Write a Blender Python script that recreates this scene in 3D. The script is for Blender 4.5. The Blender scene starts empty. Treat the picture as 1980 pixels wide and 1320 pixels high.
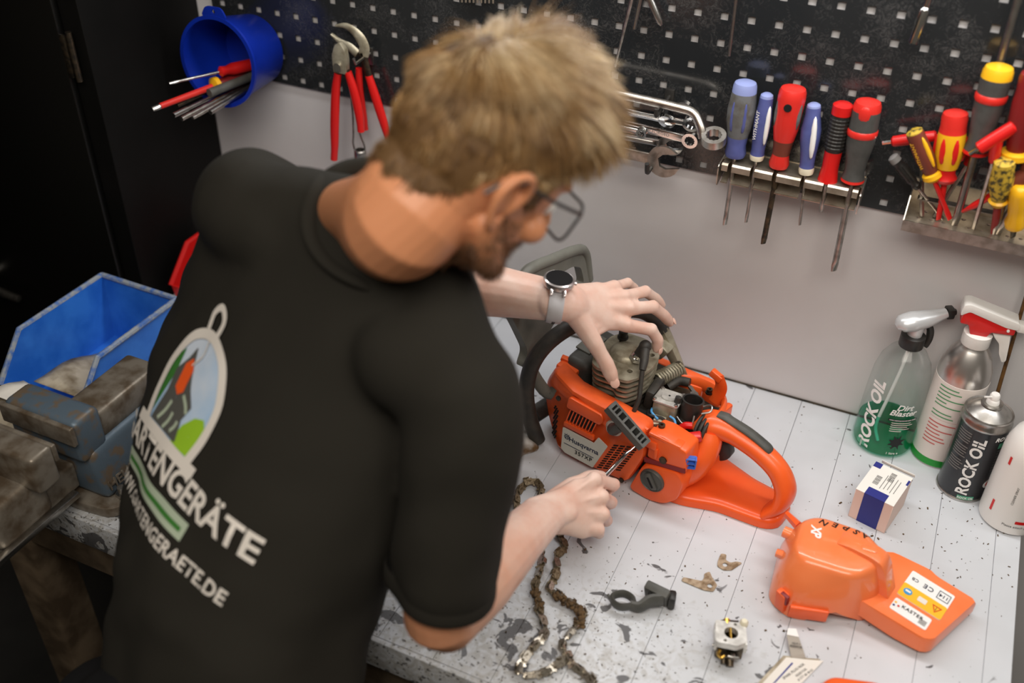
import bpy, bmesh, math, random
from mathutils import Vector, Matrix, Euler, noise
from mathutils.bvhtree import BVHTree

scene = bpy.context.scene
COL = scene.collection
random.seed(7)
PI = math.pi

# ------------------------------------------------------------------ camera
cam_data = bpy.data.cameras.new('camera')
cam_data.sensor_width = 36.0
cam_data.lens = 1960.47 / 1980.0 * 36.0
cam_data.clip_start = 0.02
camera = bpy.data.objects.new('camera', cam_data)
COL.objects.link(camera)
RX = Vector((0.90914, 0.41609, 0.01826)); RY = Vector((0.26000, -0.53274, -0.80535)); RZ = Vector((-0.32537, 0.73693, -0.59252))
camera.matrix_world = Matrix(((RX.x, -RY.x, -RZ.x, 0.0), (RX.y, -RY.y, -RZ.y, -1.405), (RX.z, -RY.z, -RZ.z, 1.9836), (0, 0, 0, 1)))
cam_data.dof.use_dof = True
cam_data.dof.focus_distance = 1.50
cam_data.dof.aperture_fstop = 2.0
scene.camera = camera

# ------------------------------------------------------------------ view, world, lamps
vs = scene.view_settings
vs.view_transform = 'Standard'; vs.look = 'None'; vs.gamma = 1.0; vs.use_curve_mapping = False
vs.exposure = 0.0
world = bpy.data.worlds.new('workshop_air'); scene.world = world
world.use_nodes = True
world.node_tree.nodes['Background'].inputs[0].default_value = (1.0, 0.86, 0.68, 1)
world.node_tree.nodes['Background'].inputs[1].default_value = 0.085

def area_light(name, loc, target, sx, sy, watts, color):
    d = bpy.data.lights.new(name, 'AREA'); d.shape = 'RECTANGLE'; d.size = sx; d.size_y = sy
    d.energy = watts; d.color = color
    o = bpy.data.objects.new(name, d); COL.objects.link(o); o.location = loc
    o.rotation_euler = (Vector(target) - Vector(loc)).to_track_quat('-Z', 'Y').to_euler()
    return o
# long work lamp above the pegboard and a ceiling panel out in the room
area_light('bench_lamp_light', (-0.15, -0.16, 1.80), (-0.15, -0.55, 0.9), 1.6, 0.08, 6.9, (1.0, 0.985, 0.975))
area_light('ceiling_lamp_light', (0.10, -1.45, 2.65), (-0.2, -0.1, 1.2), 1.8, 0.7, 30.0, (1.0, 0.92, 0.82))

# ------------------------------------------------------------------ helpers
def lin(c):
    c = c / 255.0
    return c / 12.92 if c <= 0.04045 else ((c + 0.055) / 1.055) ** 2.4
def rgb(r, g, b): return (lin(r), lin(g), lin(b), 1.0)

M = {}
def mat(key, col, rough=0.5, metal=0.0, col2=None, nscale=20.0, mix=(0.4, 0.65), bump=0.0, bscale=None, coat=0.0, trans=0.0, ior=1.45, sss=0.0, sheen=0.0, rough2=None, detail=5.0, spec=None):
    m = bpy.data.materials.new(key); m.use_nodes = True
    nt = m.node_tree; p = nt.nodes['Principled BSDF']
    p.inputs['Base Color'].default_value = col; p.inputs['Roughness'].default_value = rough; p.inputs['Metallic'].default_value = metal
    p.inputs['IOR'].default_value = ior
    if coat: p.inputs['Coat Weight'].default_value = coat; p.inputs['Coat Roughness'].default_value = 0.08
    if trans: p.inputs['Transmission Weight'].default_value = trans
    if sss:
        p.inputs['Subsurface Weight'].default_value = sss; p.inputs['Subsurface Radius'].default_value = (0.012, 0.005, 0.003); p.inputs['Subsurface Scale'].default_value = 0.6
    if sheen: p.inputs['Sheen Weight'].default_value = sheen
    if spec is not None: p.inputs['Specular IOR Level'].default_value = spec
    if col2 is not None or bump:
        tc = nt.nodes.new('ShaderNodeTexCoord')
        n = nt.nodes.new('ShaderNodeTexNoise'); n.inputs['Scale'].default_value = nscale; n.inputs['Detail'].default_value = detail
        nt.links.new(tc.outputs['Object'], n.inputs['Vector'])
        if col2 is not None:
            r = nt.nodes.new('ShaderNodeValToRGB'); r.color_ramp.elements[0].position = mix[0]; r.color_ramp.elements[1].position = mix[1]
            r.color_ramp.elements[0].color = col; r.color_ramp.elements[1].color = col2
            nt.links.new(n.outputs['Fac'], r.inputs['Fac']); nt.links.new(r.outputs['Color'], p.inputs['Base Color'])
        if rough2 is not None:
            q = nt.nodes.new('ShaderNodeMapRange'); q.inputs['From Min'].default_value = mix[0]; q.inputs['From Max'].default_value = mix[1]
            q.inputs['To Min'].default_value = rough; q.inputs['To Max'].default_value = rough2
            nt.links.new(n.outputs['Fac'], q.inputs['Value']); nt.links.new(q.outputs['Result'], p.inputs['Roughness'])
        if bump:
            n2 = n
            if bscale:
                n2 = nt.nodes.new('ShaderNodeTexNoise'); n2.inputs['Scale'].default_value = bscale; n2.inputs['Detail'].default_value = 4
                nt.links.new(tc.outputs['Object'], n2.inputs['Vector'])
            b = nt.nodes.new('ShaderNodeBump'); b.inputs['Strength'].default_value = bump; b.inputs['Distance'].default_value = 0.002
            nt.links.new(n2.outputs['Fac'], b.inputs['Height']); nt.links.new(b.outputs['Normal'], p.inputs['Normal'])
    M[key] = m
    return m

class MB:
    """collects shapes, build() links them as one mesh object"""
    def __init__(s): s.bm = bmesh.new()
    def merge(s, b2, mx=None):
        if mx is not None: b2.transform(mx)
        me = bpy.data.meshes.new('t'); b2.to_mesh(me); b2.free(); s.bm.from_mesh(me); bpy.data.meshes.remove(me)
        return s
    def box(s, c, size, rot=None, bev=0.0, seg=2, mx=None):
        b = bmesh.new(); bmesh.ops.create_cube(b, size=1.0)
        bmesh.ops.scale(b, vec=Vector(size), verts=b.verts)
        if bev: bmesh.ops.bevel(b, geom=b.edges[:], offset=bev, segments=seg, profile=0.5, affect='EDGES')
        m = Matrix.Translation(Vector(c))
        if rot is not None: m = m @ (rot.to_matrix().to_4x4() if hasattr(rot, 'to_matrix') else Euler(rot).to_matrix().to_4x4())
        if mx is not None: m = mx @ m
        return s.merge(b, m)
    def rings(s, rings, cap0=True, cap1=True, closed=False):
        bm = s.bm; vr = [[bm.verts.new(Vector(p)) for p in r] for r in rings]
        n = len(vr[0]); k = len(vr)
        for i in range(k if closed else k - 1):
            a, b = vr[i], vr[(i + 1) % k]
            for j in range(n):
                try: bm.faces.new((a[j], a[(j + 1) % n], b[(j + 1) % n], b[j]))
                except ValueError: pass
        if not closed:
            if cap0: bm.faces.new(list(reversed(vr[0])))
            if cap1: bm.faces.new(vr[-1])
        return s
    def tube(s, pts, r, n=10, closed=False, caps=True, up=None, flat=1.0):
        pts = [Vector(p) for p in pts]; k = len(pts)
        rs = r if isinstance(r, (list, tuple)) else [r] * k
        tang = []
        for i in range(k):
            if closed: d = pts[(i + 1) % k] - pts[i - 1]
            else: d = pts[min(i + 1, k - 1)] - pts[max(i - 1, 0)]
            tang.append(d.normalized() if d.length > 1e-9 else Vector((0, 0, 1)))
        u = Vector(up) if up is not None else tang[0].orthogonal()
        rings = []
        for i in range(k):
            t = tang[i]; u = (u - t * u.dot(t))
            if u.length < 1e-6: u = t.orthogonal()
            u.normalize(); v = t.cross(u)
            a, b = rs[i] if isinstance(rs[i], (list, tuple)) else (rs[i], rs[i] * flat)
            rings.append([pts[i] + u * (a * math.cos(2 * PI * j / n)) + v * (b * math.sin(2 * PI * j / n)) for j in range(n)])
        return s.rings(rings, caps, caps, closed)
    def cyl(s, p0, p1, r0, r1=None, n=16):
        return s.tube([p0, p1], [r0, r0 if r1 is None else r1], n)
    def lathe(s, prof, n=24, mx=None, flat=1.0):
        b = MB(); b.rings([[(max(r, 1e-5) * math.cos(2 * PI * j / n), max(r, 1e-5) * flat * math.sin(2 * PI * j / n), z) for j in range(n)] for r, z in prof])
        return s.merge(b.bm, mx)
    def ball(s, c, r, n=16, mx=None):
        b = bmesh.new(); bmesh.ops.create_uvsphere(b, u_segments=n, v_segments=max(6, n // 2), radius=1.0)
        rr = r if isinstance(r, (list, tuple)) else (r, r, r)
        m = Matrix.Translation(Vector(c)) @ Matrix.Diagonal((rr[0], rr[1], rr[2], 1))
        return s.merge(b, (mx @ m) if mx is not None else m)
    def prism(s, outer, z0, z1, holes=(), mx=None, bev=0.0):
        b = bmesh.new(); loops = []
        for lp in [outer] + list(holes):
            vsx = [b.verts.new((p[0], p[1], z0)) for p in lp]
            loops.append([b.edges.new((vsx[i], vsx[(i + 1) % len(vsx)])) for i in range(len(vsx))])
        if holes:
            bmesh.ops.triangle_fill(b, use_beauty=True, use_dissolve=False, edges=[e for l in loops for e in l])
        else:
            b.faces.new([v for v in b.verts])
        res = bmesh.ops.extrude_face_region(b, geom=b.faces[:])
        bmesh.ops.translate(b, vec=(0, 0, z1 - z0), verts=[g for g in res['geom'] if isinstance(g, bmesh.types.BMVert)])
        bmesh.ops.recalc_face_normals(b, faces=b.faces)
        if bev:
            ed = [e for e in b.edges if len(e.link_faces) == 2 and e.calc_face_angle(0) > 0.5]
            bmesh.ops.bevel(b, geom=ed, offset=bev, segments=2, profile=0.5, affect='EDGES', clamp_overlap=True)
        return s.merge(b, mx)
    def mesh(s, name='m', smooth=40):
        bmesh.ops.recalc_face_normals(s.bm, faces=s.bm.faces)
        me = bpy.data.meshes.new(name); s.bm.to_mesh(me); s.bm.free()
        if smooth:
            me.shade_smooth() if hasattr(me, 'shade_smooth') else None
            me.set_sharp_from_angle(angle=math.radians(smooth))
        return me
    def build(s, name, material, parent=None, smooth=40):
        return link(name, s.mesh(name, smooth), material, parent)

def link(name, me, material, parent=None):
    if material is not None:
        me.materials.clear(); me.materials.append(M[material] if isinstance(material, str) else material)
    o = bpy.data.objects.new(name, me); COL.objects.link(o)
    if parent is not None: o.parent = parent
    return o
def tag(o, label=None, cat=None, group=None, kind=None):
    if label: o['label'] = label
    if cat: o['category'] = cat
    if group: o['group'] = group
    if kind: o['kind'] = kind
    return o
def thing(name, label, cat, loc=(0, 0, 0), rot=None, group=None):
    o = bpy.data.objects.new(name, None); COL.objects.link(o); o.empty_display_size = 0.05
    o.location = loc
    if rot is not None: o.rotation_euler = rot.to_euler() if hasattr(rot, 'to_euler') else rot
    return tag(o, label, cat, group)
def aim(p0, p1):
    """rotation that turns local -Z from p0 towards p1"""
    z = (Vector(p0) - Vector(p1)).normalized(); x = Vector((1, 0, 0)) - z * z.x; x.normalize(); y = z.cross(x)      # local -Y faces the room
    return Matrix(((x.x, y.x, z.x), (x.y, y.y, z.y), (x.z, y.z, z.z))).to_quaternion()
def rpoly(pts, r, seg=4):
    out = []; n = len(pts)
    for i in range(n):
        p = Vector(pts[i]); a = Vector(pts[i - 1]); b = Vector(pts[(i + 1) % n])
        rr = r[i] if isinstance(r, (list, tuple)) else r
        if rr <= 0: out.append((p.x, p.y)); continue
        da = (a - p); db = (b - p); rr = min(rr, da.length * 0.45, db.length * 0.45)
        q0 = p + da.normalized() * rr; q1 = p + db.normalized() * rr
        for k in range(seg + 1):
            t = k / seg; v = q0 * (1 - t) ** 2 + p * 2 * t * (1 - t) + q1 * t * t
            out.append((v.x, v.y))
    return out
def circ(cx, cy, r, n=16, ry=None): return [(cx + r * math.cos(2 * PI * i / n), cy + (ry or r) * math.sin(2 * PI * i / n)) for i in range(n)]
def spline(pts, sub=4, closed=False):
    P = [Vector(p) for p in pts]; n = len(P); out = []
    for i in range(n if closed else n - 1):
        p0 = P[i - 1] if (closed or i > 0) else P[0] * 2 - P[1]
        p1 = P[i]; p2 = P[(i + 1) % n]; p3 = P[(i + 2) % n] if (closed or i + 2 < n) else P[-1] * 2 - P[-2]
        for k in range(sub):
            t = k / sub
            out.append(0.5 * ((2 * p1) + (p2 - p0) * t + (2 * p0 - 5 * p1 + 4 * p2 - p3) * t * t + (3 * p1 - p0 - 3 * p2 + p3) * t ** 3))
    if not closed: out.append(P[-1])
    return out
def lerp_list(vals, k, sub):
    """per-point values resampled like spline()"""
    out = []
    for i in range(len(vals) - 1):
        for j in range(sub):
            t = j / sub; a, b = vals[i], vals[i + 1]
            out.append(tuple(x + (y - x) * t for x, y in zip(a, b)) if isinstance(a, (tuple, list)) else a + (b - a) * t)
    out.append(vals[-1]); return out
# plane frames: XZ puts a 2D outline upright facing -y (2D x -> x, 2D y -> z, depth z -> -y)
XZ = Matrix(((1, 0, 0, 0), (0, 0, -1, 0), (0, 1, 0, 0), (0, 0, 0, 1)))

def text_mesh(txt, size, bold=0.0, shear=0.0, align='CENTER', spacing=1.0, depth=0.0001, linesp=1.0):
    c = bpy.data.curves.new('lettering', 'FONT'); c.body = txt; c.size = size; c.offset = bold * size; c.shear = shear
    c.align_x = align; c.align_y = 'CENTER'; c.extrude = depth; c.resolution_u = 3; c.space_character = spacing; c.space_line = linesp
    o = bpy.data.objects.new('lettering', c); me = bpy.data.meshes.new_from_object(o)
    bpy.data.objects.remove(o); bpy.data.curves.remove(c)
    return me
def lettering(txt, size, material, parent, mx, name='lettering', wrap=None, fn=None, **kw):
    me = text_mesh(txt, size, **kw)
    if wrap:                      # bend round a cylinder of this radius: x -> angle, y -> z
        for v in me.vertices:
            a = v.co.x / wrap; r = wrap + 0.0003 + v.co.z
            v.co = Vector((r * math.sin(a), -r * math.cos(a), v.co.y))
    if mx is not None: me.transform(mx)
    return link(name, me, material, parent)
def patch(u0, u1, v0, v1, r, n=10, off=0.0003):
    """a printed patch on a cylinder of radius r, u along the girth in metres, facing -y at u=0"""
    b = MB(); R = r + off; g = []
    for j in (v0, v1): g.append([b.bm.verts.new((R * math.sin((u0 + (u1 - u0) * i / n) / r), -R * math.cos((u0 + (u1 - u0) * i / n) / r), j)) for i in range(n + 1)])
    for i in range(n): b.bm.faces.new((g[0][i], g[0][i + 1], g[1][i + 1], g[1][i]))
    return b

# ------------------------------------------------------------------ materials
mat('wall', rgb(205, 203, 204), 0.5, col2=rgb(190, 188, 189), nscale=3.0, mix=(0.35, 0.75), bump=0.05, bscale=60)
mat('floor', rgb(45, 44, 42), 0.7, col2=rgb(30, 30, 30), nscale=4)
mat('black_panel', rgb(6, 6, 5), 0.55, spec=0.2, col2=rgb(10, 9, 8), nscale=9, rough2=0.6)
mat('black_edge', rgb(5, 5, 4), 0.35)
mat('steel', rgb(190, 188, 184), 0.28, 1.0, col2=rgb(150, 146, 140), nscale=60, rough2=0.4)
mat('chrome', rgb(225, 225, 225), 0.14, 1.0)
mat('satin_steel', rgb(205, 200, 192), 0.33, 1.0, col2=rgb(175, 168, 158), nscale=90)
mat('dark_steel', rgb(70, 66, 60), 0.4, 0.9, col2=rgb(105, 92, 75), nscale=120)
mat('galvanised', rgb(196, 186, 170), 0.38, 0.85, col2=rgb(166, 154, 136), nscale=50)
mat('alu_cast', rgb(180, 174, 154), 0.45, 0.5, col2=rgb(120, 110, 88), nscale=45, mix=(0.4, 0.7), bump=0.15, bscale=300)
mat('alu_clean', rgb(222, 220, 214), 0.35, 0.45, col2=rgb(185, 182, 176), nscale=80)
mat('brass', rgb(214, 172, 84), 0.3, 1.0)
mat('orange', rgb(244, 102, 42), 0.34, col2=rgb(236, 88, 32), nscale=14, coat=0.15, mix=(0.3, 0.75))
mat('orange_worn', rgb(242, 100, 44), 0.4, col2=rgb(206, 78, 34), nscale=26, mix=(0.5, 0.8))
mat('orange_light', rgb(246, 134, 80), 0.3, coat=0.6, col2=rgb(243, 120, 62), nscale=10)
mat('black_plastic', rgb(33, 32, 31), 0.42, col2=rgb(48, 46, 43), nscale=60)
mat('grey_plastic', rgb(84, 84, 80), 0.5, col2=rgb(66, 66, 62), nscale=30)
mat('guard_plastic', rgb(112, 112, 104), 0.5, col2=rgb(92, 91, 84), nscale=18)
mat('rubber', rgb(48, 46, 43), 0.55, col2=rgb(62, 58, 52), nscale=70, bump=0.1, bscale=200)
mat('black_hole', rgb(8, 8, 8), 0.8)
mat('sooty', rgb(30, 27, 22), 0.7, col2=rgb(66, 56, 40), nscale=40, bump=0.3, bscale=150)
mat('rust_dirt', rgb(96, 74, 46), 0.85, col2=rgb(60, 46, 30), nscale=120, bump=0.6, bscale=400)
mat('label_silver', rgb(205, 203, 192), 0.4)
mat('ink_navy', rgb(26, 38, 66), 0.5)
mat('ink_black', rgb(18, 18, 18), 0.5)
mat('ink_grey', rgb(120, 118, 116), 0.6)
mat('silver_plastic', rgb(206, 208, 210), 0.3, 0.35)
mat('white_print', rgb(238, 238, 236), 0.45)
mat('white_plastic', rgb(232, 230, 226), 0.35, coat=0.1)
mat('red_plastic', rgb(206, 28, 26), 0.34, coat=0.2)
mat('red_grip', rgb(214, 46, 38), 0.38, coat=0.15)
mat('dark_red', rgb(128, 30, 30), 0.4)
mat('yellow_plastic', rgb(236, 178, 30), 0.36, coat=0.1)
mat('dirty_yellow', rgb(196, 164, 52), 0.6, col2=rgb(64, 58, 34), nscale=160, mix=(0.45, 0.6), bump=0.4, bscale=300)
mat('brown_grip', rgb(112, 54, 40), 0.45)
mat('grip_grey', rgb(76, 76, 74), 0.5, col2=rgb(66, 66, 64), nscale=60)
mat('blue_grip', rgb(86, 94, 152), 0.4, col2=rgb(76, 84, 140), nscale=50)
mat('pale_blue_grip', rgb(138, 150, 200), 0.4)
mat('worn_grip', rgb(104, 106, 108), 0.55, col2=rgb(78, 72, 62), nscale=50)
mat('bucket_blue', rgb(8, 42, 158), 0.38, col2=rgb(6, 34, 134), nscale=12)
mat('bin_blue', rgb(52, 124, 222), 0.42, col2=rgb(36, 104, 204), nscale=20)
mat('bin_rim', rgb(150, 158, 166), 0.6, col2=rgb(70, 110, 180), nscale=90)
mat('paper', rgb(226, 222, 214), 0.75)
mat('dirty_paper', rgb(190, 180, 160), 0.75, col2=rgb(104, 88, 62), nscale=22)
mat('rag', rgb(196, 194, 190), 0.85, col2=rgb(116, 88, 54), nscale=24, mix=(0.48, 0.66))
mat('vise_iron', rgb(146, 138, 126), 0.4, 0.45, col2=rgb(104, 90, 74), nscale=40, bump=0.15, bscale=120)
mat('vise_paint', rgb(92, 108, 122), 0.42, 0.25, col2=rgb(116, 102, 86), nscale=46, mix=(0.5, 0.62), bump=0.2, bscale=100)
def skin_mat():
    """pale hands, tanned neck and arms (the tan is an attribute of the body), with faint blotches"""
    m = mat('skin', rgb(228, 198, 183), 0.42, col2=rgb(214, 164, 144), nscale=30, mix=(0.38, 0.85), sss=0.10, bump=0.08, bscale=260)
    nt = m.node_tree; p = nt.nodes['Principled BSDF']; src = p.inputs['Base Color'].links[0].from_socket
    a = nt.nodes.new('ShaderNodeAttribute'); a.attribute_name = 'tan'; x = nt.nodes.new('ShaderNodeMix'); x.data_type = 'RGBA'
    nt.links.new(a.outputs['Fac'], x.inputs[0]); nt.links.new(src, x.inputs[6]); x.inputs[7].default_value = rgb(206, 140, 100); nt.links.new(x.outputs[2], p.inputs['Base Color'])
skin_mat()
mat('nail', rgb(232, 190, 172), 0.3)
mat('shirt', rgb(38, 36, 31), 0.9,  bump=0.06, bscale=700, spec=0.25)
mat('trousers', rgb(24, 24, 26), 0.9, bump=0.1, bscale=500, spec=0.2)
mat('shoe', rgb(22, 22, 22), 0.6)
mat('silver_watch', rgb(214, 206, 204), 0.28, 0.9)
mat('strap', rgb(190, 188, 190), 0.55)
mat('watch_glass', rgb(14, 14, 17), 0.3)
mat('frame_black', rgb(16, 16, 17), 0.3)
mat('box_white', rgb(234, 232, 226), 0.6)
mat('box_pink', rgb(224, 200, 188), 0.6)
mat('box_blue', rgb(42, 48, 128), 0.5)
mat('sticker_yellow', rgb(244, 186, 44), 0.4)
mat('sticker_blue', rgb(64, 150, 206), 0.4)
mat('green_print', rgb(34, 148, 52), 0.4)
mat('teal_print', rgb(80, 160, 128), 0.5)
mat('can_black', rgb(34, 36, 40), 0.3, coat=0.3)
mat('bottle_alu', rgb(214, 210, 206), 0.3, 0.95)
mat('label_white', rgb(226, 218, 212), 0.5)
mat('ink_green', rgb(86, 150, 104), 0.6)
mat('ink_red', rgb(200, 96, 92), 0.6)
mat('sky_print', rgb(150, 190, 228), 0.7, col2=rgb(206, 218, 234), nscale=9)
mat('logo_white', rgb(226, 220, 212), 0.7)
mat('logo_green', rgb(150, 196, 40), 0.7)
mat('logo_dark_green', rgb(58, 120, 48), 0.7)
mat('logo_sage', rgb(176, 190, 168), 0.7)
mat('logo_orange', rgb(240, 92, 30), 0.7)
mat('logo_grey', rgb(84, 84, 80), 0.7)
mat('pale_plastic', rgb(226, 220, 196), 0.4)
mat('wire_blue', rgb(84, 158, 214), 0.45)
mat('clip_blue', rgb(56, 96, 190), 0.4)
mat('hose_white', rgb(220, 224, 222), 0.4)
mat('stick_brown', rgb(110, 76, 36), 0.6, col2=rgb(52, 36, 20), nscale=60)
mat('wood_worn', rgb(120, 104, 84), 0.8, col2=rgb(76, 62, 46), nscale=18)

def glass_mat(key, col, rough, ior=1.45):
    m = bpy.data.materials.new(key); m.use_nodes = True; p = m.node_tree.nodes['Principled BSDF']
    p.inputs['Base Color'].default_value = col; p.inputs['Transmission Weight'].default_value = 1.0
    p.inputs['Roughness'].default_value = rough; p.inputs['IOR'].default_value = ior; M[key] = m
def film_mat(key, col):
    m = bpy.data.materials.new(key); m.use_nodes = True; nt = m.node_tree; nt.nodes.remove(nt.nodes['Principled BSDF'])
    t = nt.nodes.new('ShaderNodeBsdfTransparent'); t.inputs[0].default_value = col; g = nt.nodes.new('ShaderNodeBsdfGlossy'); g.inputs['Roughness'].default_value = 0.12
    f = nt.nodes.new('ShaderNodeLayerWeight'); f.inputs[0].default_value = 0.5; x = nt.nodes.new('ShaderNodeMixShader')
    pw = nt.nodes.new('ShaderNodeMath'); pw.operation = 'POWER'; pw.inputs[1].default_value = 4.0; nt.links.new(f.outputs['Facing'], pw.inputs[0])
    ad = nt.nodes.new('ShaderNodeMath'); ad.operation = 'MULTIPLY_ADD'; ad.inputs[1].default_value = 0.5; ad.inputs[2].default_value = 0.03; nt.links.new(pw.outputs[0], ad.inputs[0])
    nt.links.new(ad.outputs[0], x.inputs[0]); nt.links.new(t.outputs[0], x.inputs[1]); nt.links.new(g.outputs[0], x.inputs[2]); nt.links.new(x.outputs[0], nt.nodes['Material Output'].inputs[0]); M[key] = m
film_mat('clear_bottle', (0.95, 0.975, 0.97, 1))
film_mat('green_liquid', (0.20, 0.74, 0.56, 1))
film_mat('lens', (0.97, 0.98, 0.98, 1))

def panel_mat():
    """dark lacquered steel with fine scuffs"""
    m = bpy.data.materials.new('pegboard_steel'); m.use_nodes = True; nt = m.node_tree; p = nt.nodes['Principled BSDF']
    tc = nt.nodes.new('ShaderNodeTexCoord')
    n1 = nt.nodes.new('ShaderNodeTexNoise'); n1.inputs['Scale'].default_value = 9; n1.inputs['Detail'].default_value = 8; n1.inputs['Distortion'].default_value = 1.2
    n2 = nt.nodes.new('ShaderNodeTexNoise'); n2.inputs['Scale'].default_value = 90; n2.inputs['Detail'].default_value = 4; n2.inputs['Distortion'].default_value = 3
    mx = nt.nodes.new('ShaderNodeMath'); mx.operation = 'MULTIPLY'
    nt.links.new(tc.outputs['Object'], n1.inputs['Vector']); nt.links.new(tc.outputs['Object'], n2.inputs['Vector'])
    nt.links.new(n1.outputs['Fac'], mx.inputs[0]); nt.links.new(n2.outputs['Fac'], mx.inputs[1])
    r = nt.nodes.new('ShaderNodeValToRGB'); r.color_ramp.elements[0].position = 0.24; r.color_ramp.elements[1].position = 0.5
    r.color_ramp.elements[0].color = rgb(34, 36, 38); r.color_ramp.elements[1].color = rgb(66, 66, 66)
    q = nt.nodes.new('ShaderNodeMapRange'); q.inputs['From Min'].default_value = 0.2; q.inputs['From Max'].default_value = 0.5; q.inputs['To Min'].default_value = 0.13; q.inputs['To Max'].default_value = 0.42
    nt.links.new(mx.outputs[0], r.inputs['Fac']); nt.links.new(mx.outputs[0], q.inputs['Value'])
    nt.links.new(r.outputs['Color'], p.inputs['Base Color']); nt.links.new(q.outputs['Result'], p.inputs['Roughness'])
    p.inputs['Specular IOR Level'].default_value = 0.8
    M['pegboard_steel'] = m
panel_mat()

def bench_mat():
    """pale blue-grey paint, scratched, worn through to dark wood towards the front where the work is done"""
    m = bpy.data.materials.new('bench_paint'); m.use_nodes = True; nt = m.node_tree; p = nt.nodes['Principled BSDF']
    N = nt.nodes.new; L = nt.links.new
    g = N('ShaderNodeNewGeometry'); sp = N('ShaderNodeSeparateXYZ'); L(g.outputs['Position'], sp.inputs[0])
    def noise_n(sc, det, dist=0.0):
        n = N('ShaderNodeTexNoise'); n.inputs['Scale'].default_value = sc; n.inputs['Detail'].default_value = det; n.inputs['Distortion'].default_value = dist
        L(g.outputs['Position'], n.inputs['Vector']); return n
    def mth(op, a, b):
        x = N('ShaderNodeMath'); x.operation = op
        for i, v in enumerate((a, b)):
            if isinstance(v, (int, float)): x.inputs[i].default_value = v
            else: L(v, x.inputs[i])
        return x.outputs[0]
    def rng(v, a, b, c, d):
        x = N('ShaderNodeMapRange'); L(v, x.inputs['Value']); x.inputs['From Min'].default_value = a; x.inputs['From Max'].default_value = b
        x.inputs['To Min'].default_value = c; x.inputs['To Max'].default_value = d; return x.outputs['Result']
    base = N('ShaderNodeValToRGB'); base.color_ramp.elements[0].color = rgb(206, 210, 216); base.color_ramp.elements[1].color = rgb(190, 193, 197)
    base.color_ramp.elements[0].position = 0.35; base.color_ramp.elements[1].position = 0.7
    L(noise_n(5, 4).outputs['Fac'], base.inputs['Fac'])
    # amount of wear: heavier near the front edge and left of the middle
    wy = rng(sp.outputs['Y'], -0.40, -0.66, 0.0, 1.0); wx = rng(sp.outputs['X'], 0.10, -0.20, 0.25, 1.0)
    w = mth('MULTIPLY', wy, wx)
    worn = noise_n(30, 9, 0.9)
    thr = mth('ADD', mth('MULTIPLY', w, 0.125), worn.outputs['Fac'])
    wm = rng(thr, 0.690, 0.715, 0.0, 1.0)
    specks = noise_n(190, 2)
    sm = rng(mth('ADD', specks.outputs['Fac'], mth('MULTIPLY', w, 0.10)), 0.725, 0.75, 0.0, 0.8)
    grime = rng(mth('MULTIPLY', noise_n(60, 6, 1.5).outputs['Fac'], rng(w, 0.0, 1.0, 0.55, 1.15)), 0.42, 0.75, 0.0, 0.65)
    def mixc(f, a, col):
        x = N('ShaderNodeMix'); x.data_type = 'RGBA'; L(f, x.inputs[0]); L(a, x.inputs[6]); x.inputs[7].default_value = col; return x.outputs[2]
    c = mixc(grime, base.outputs['Color'], rgb(150, 145, 134))
    c = mixc(wm, c, rgb(92, 92, 94))
    c = mixc(sm, c, rgb(60, 54, 46))
    L(c, p.inputs['Base Color'])
    p.inputs['Roughness'].default_value = 0.42
    b = N('ShaderNodeBump'); b.inputs['Strength'].default_value = 0.12; b.inputs['Distance'].default_value = 0.001; b.invert = True
    L(wm, b.inputs['Height']); L(b.outputs['Normal'], p.inputs['Normal'])
    M['bench_paint'] = m
bench_mat()
# ================================================================== the setting
WY = 0.0062
tag(MB().box((-0.3, WY + 0.05, 1.4), (5.0, 0.10, 2.8)).build('wall_back', 'wall'), kind='structure')
tag(MB().box((-0.3, -1.2, -0.025), (5.0, 2.6, 0.05)).build('floor', 'floor'), kind='structure')
tag(MB().box((-2.75, -1.2, 1.4), (0.10, 2.6, 2.8)).build('wall_left', 'black_panel'), kind='structure')

# ------------------------------------------------------------------ workbench: planks painted pale grey
bench = thing('workbench', 'pale grey painted plank workbench along the wall, worn dark at its front edge', 'workbench')
BX0, BX1, BY0, BY1, BZ = -1.238, 0.266, -0.7165, WY - 0.001, 0.9
sx = 0.1497
seams = []
x = -0.165
while x > BX0 + 0.03: seams.append(x); x -= 0.0795
x = -0.165 + 0.0795
while x < BX1 - 0.03: seams.append(x); x += 0.0795
edges = [BX0] + sorted(seams) + [BX1]
for i in range(len(edges) - 1):
    a, b = edges[i] + 0.0002, edges[i + 1] - 0.0002
    dz = random.uniform(-0.0004, 0.0)
    MB().box(((a + b) / 2, (BY0 + BY1) / 2, BZ - 0.02 + dz), (b - a, BY1 - BY0, 0.04), bev=0.0004, seg=1).build('plank', 'bench_paint', bench)
MB().box(((BX0 + BX1) / 2, -0.7205, BZ - 0.028), (BX1 - BX0, 0.0078, 0.055), bev=0.0015).build('edge_strip', 'bench_paint', bench)
MB().box(((BX0 + BX1) / 2, -0.685, 0.80), (BX1 - BX0 - 0.06, 0.03, 0.1), bev=0.002).build('apron', 'wood_worn', bench)
for lx in (BX0 + 0.06, BX1 - 0.06):
    for ly in (-0.67, -0.04):
        MB().box((lx, ly, 0.43), (0.07, 0.07, 0.86), bev=0.004).build('leg', 'wood_worn', bench)
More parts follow.
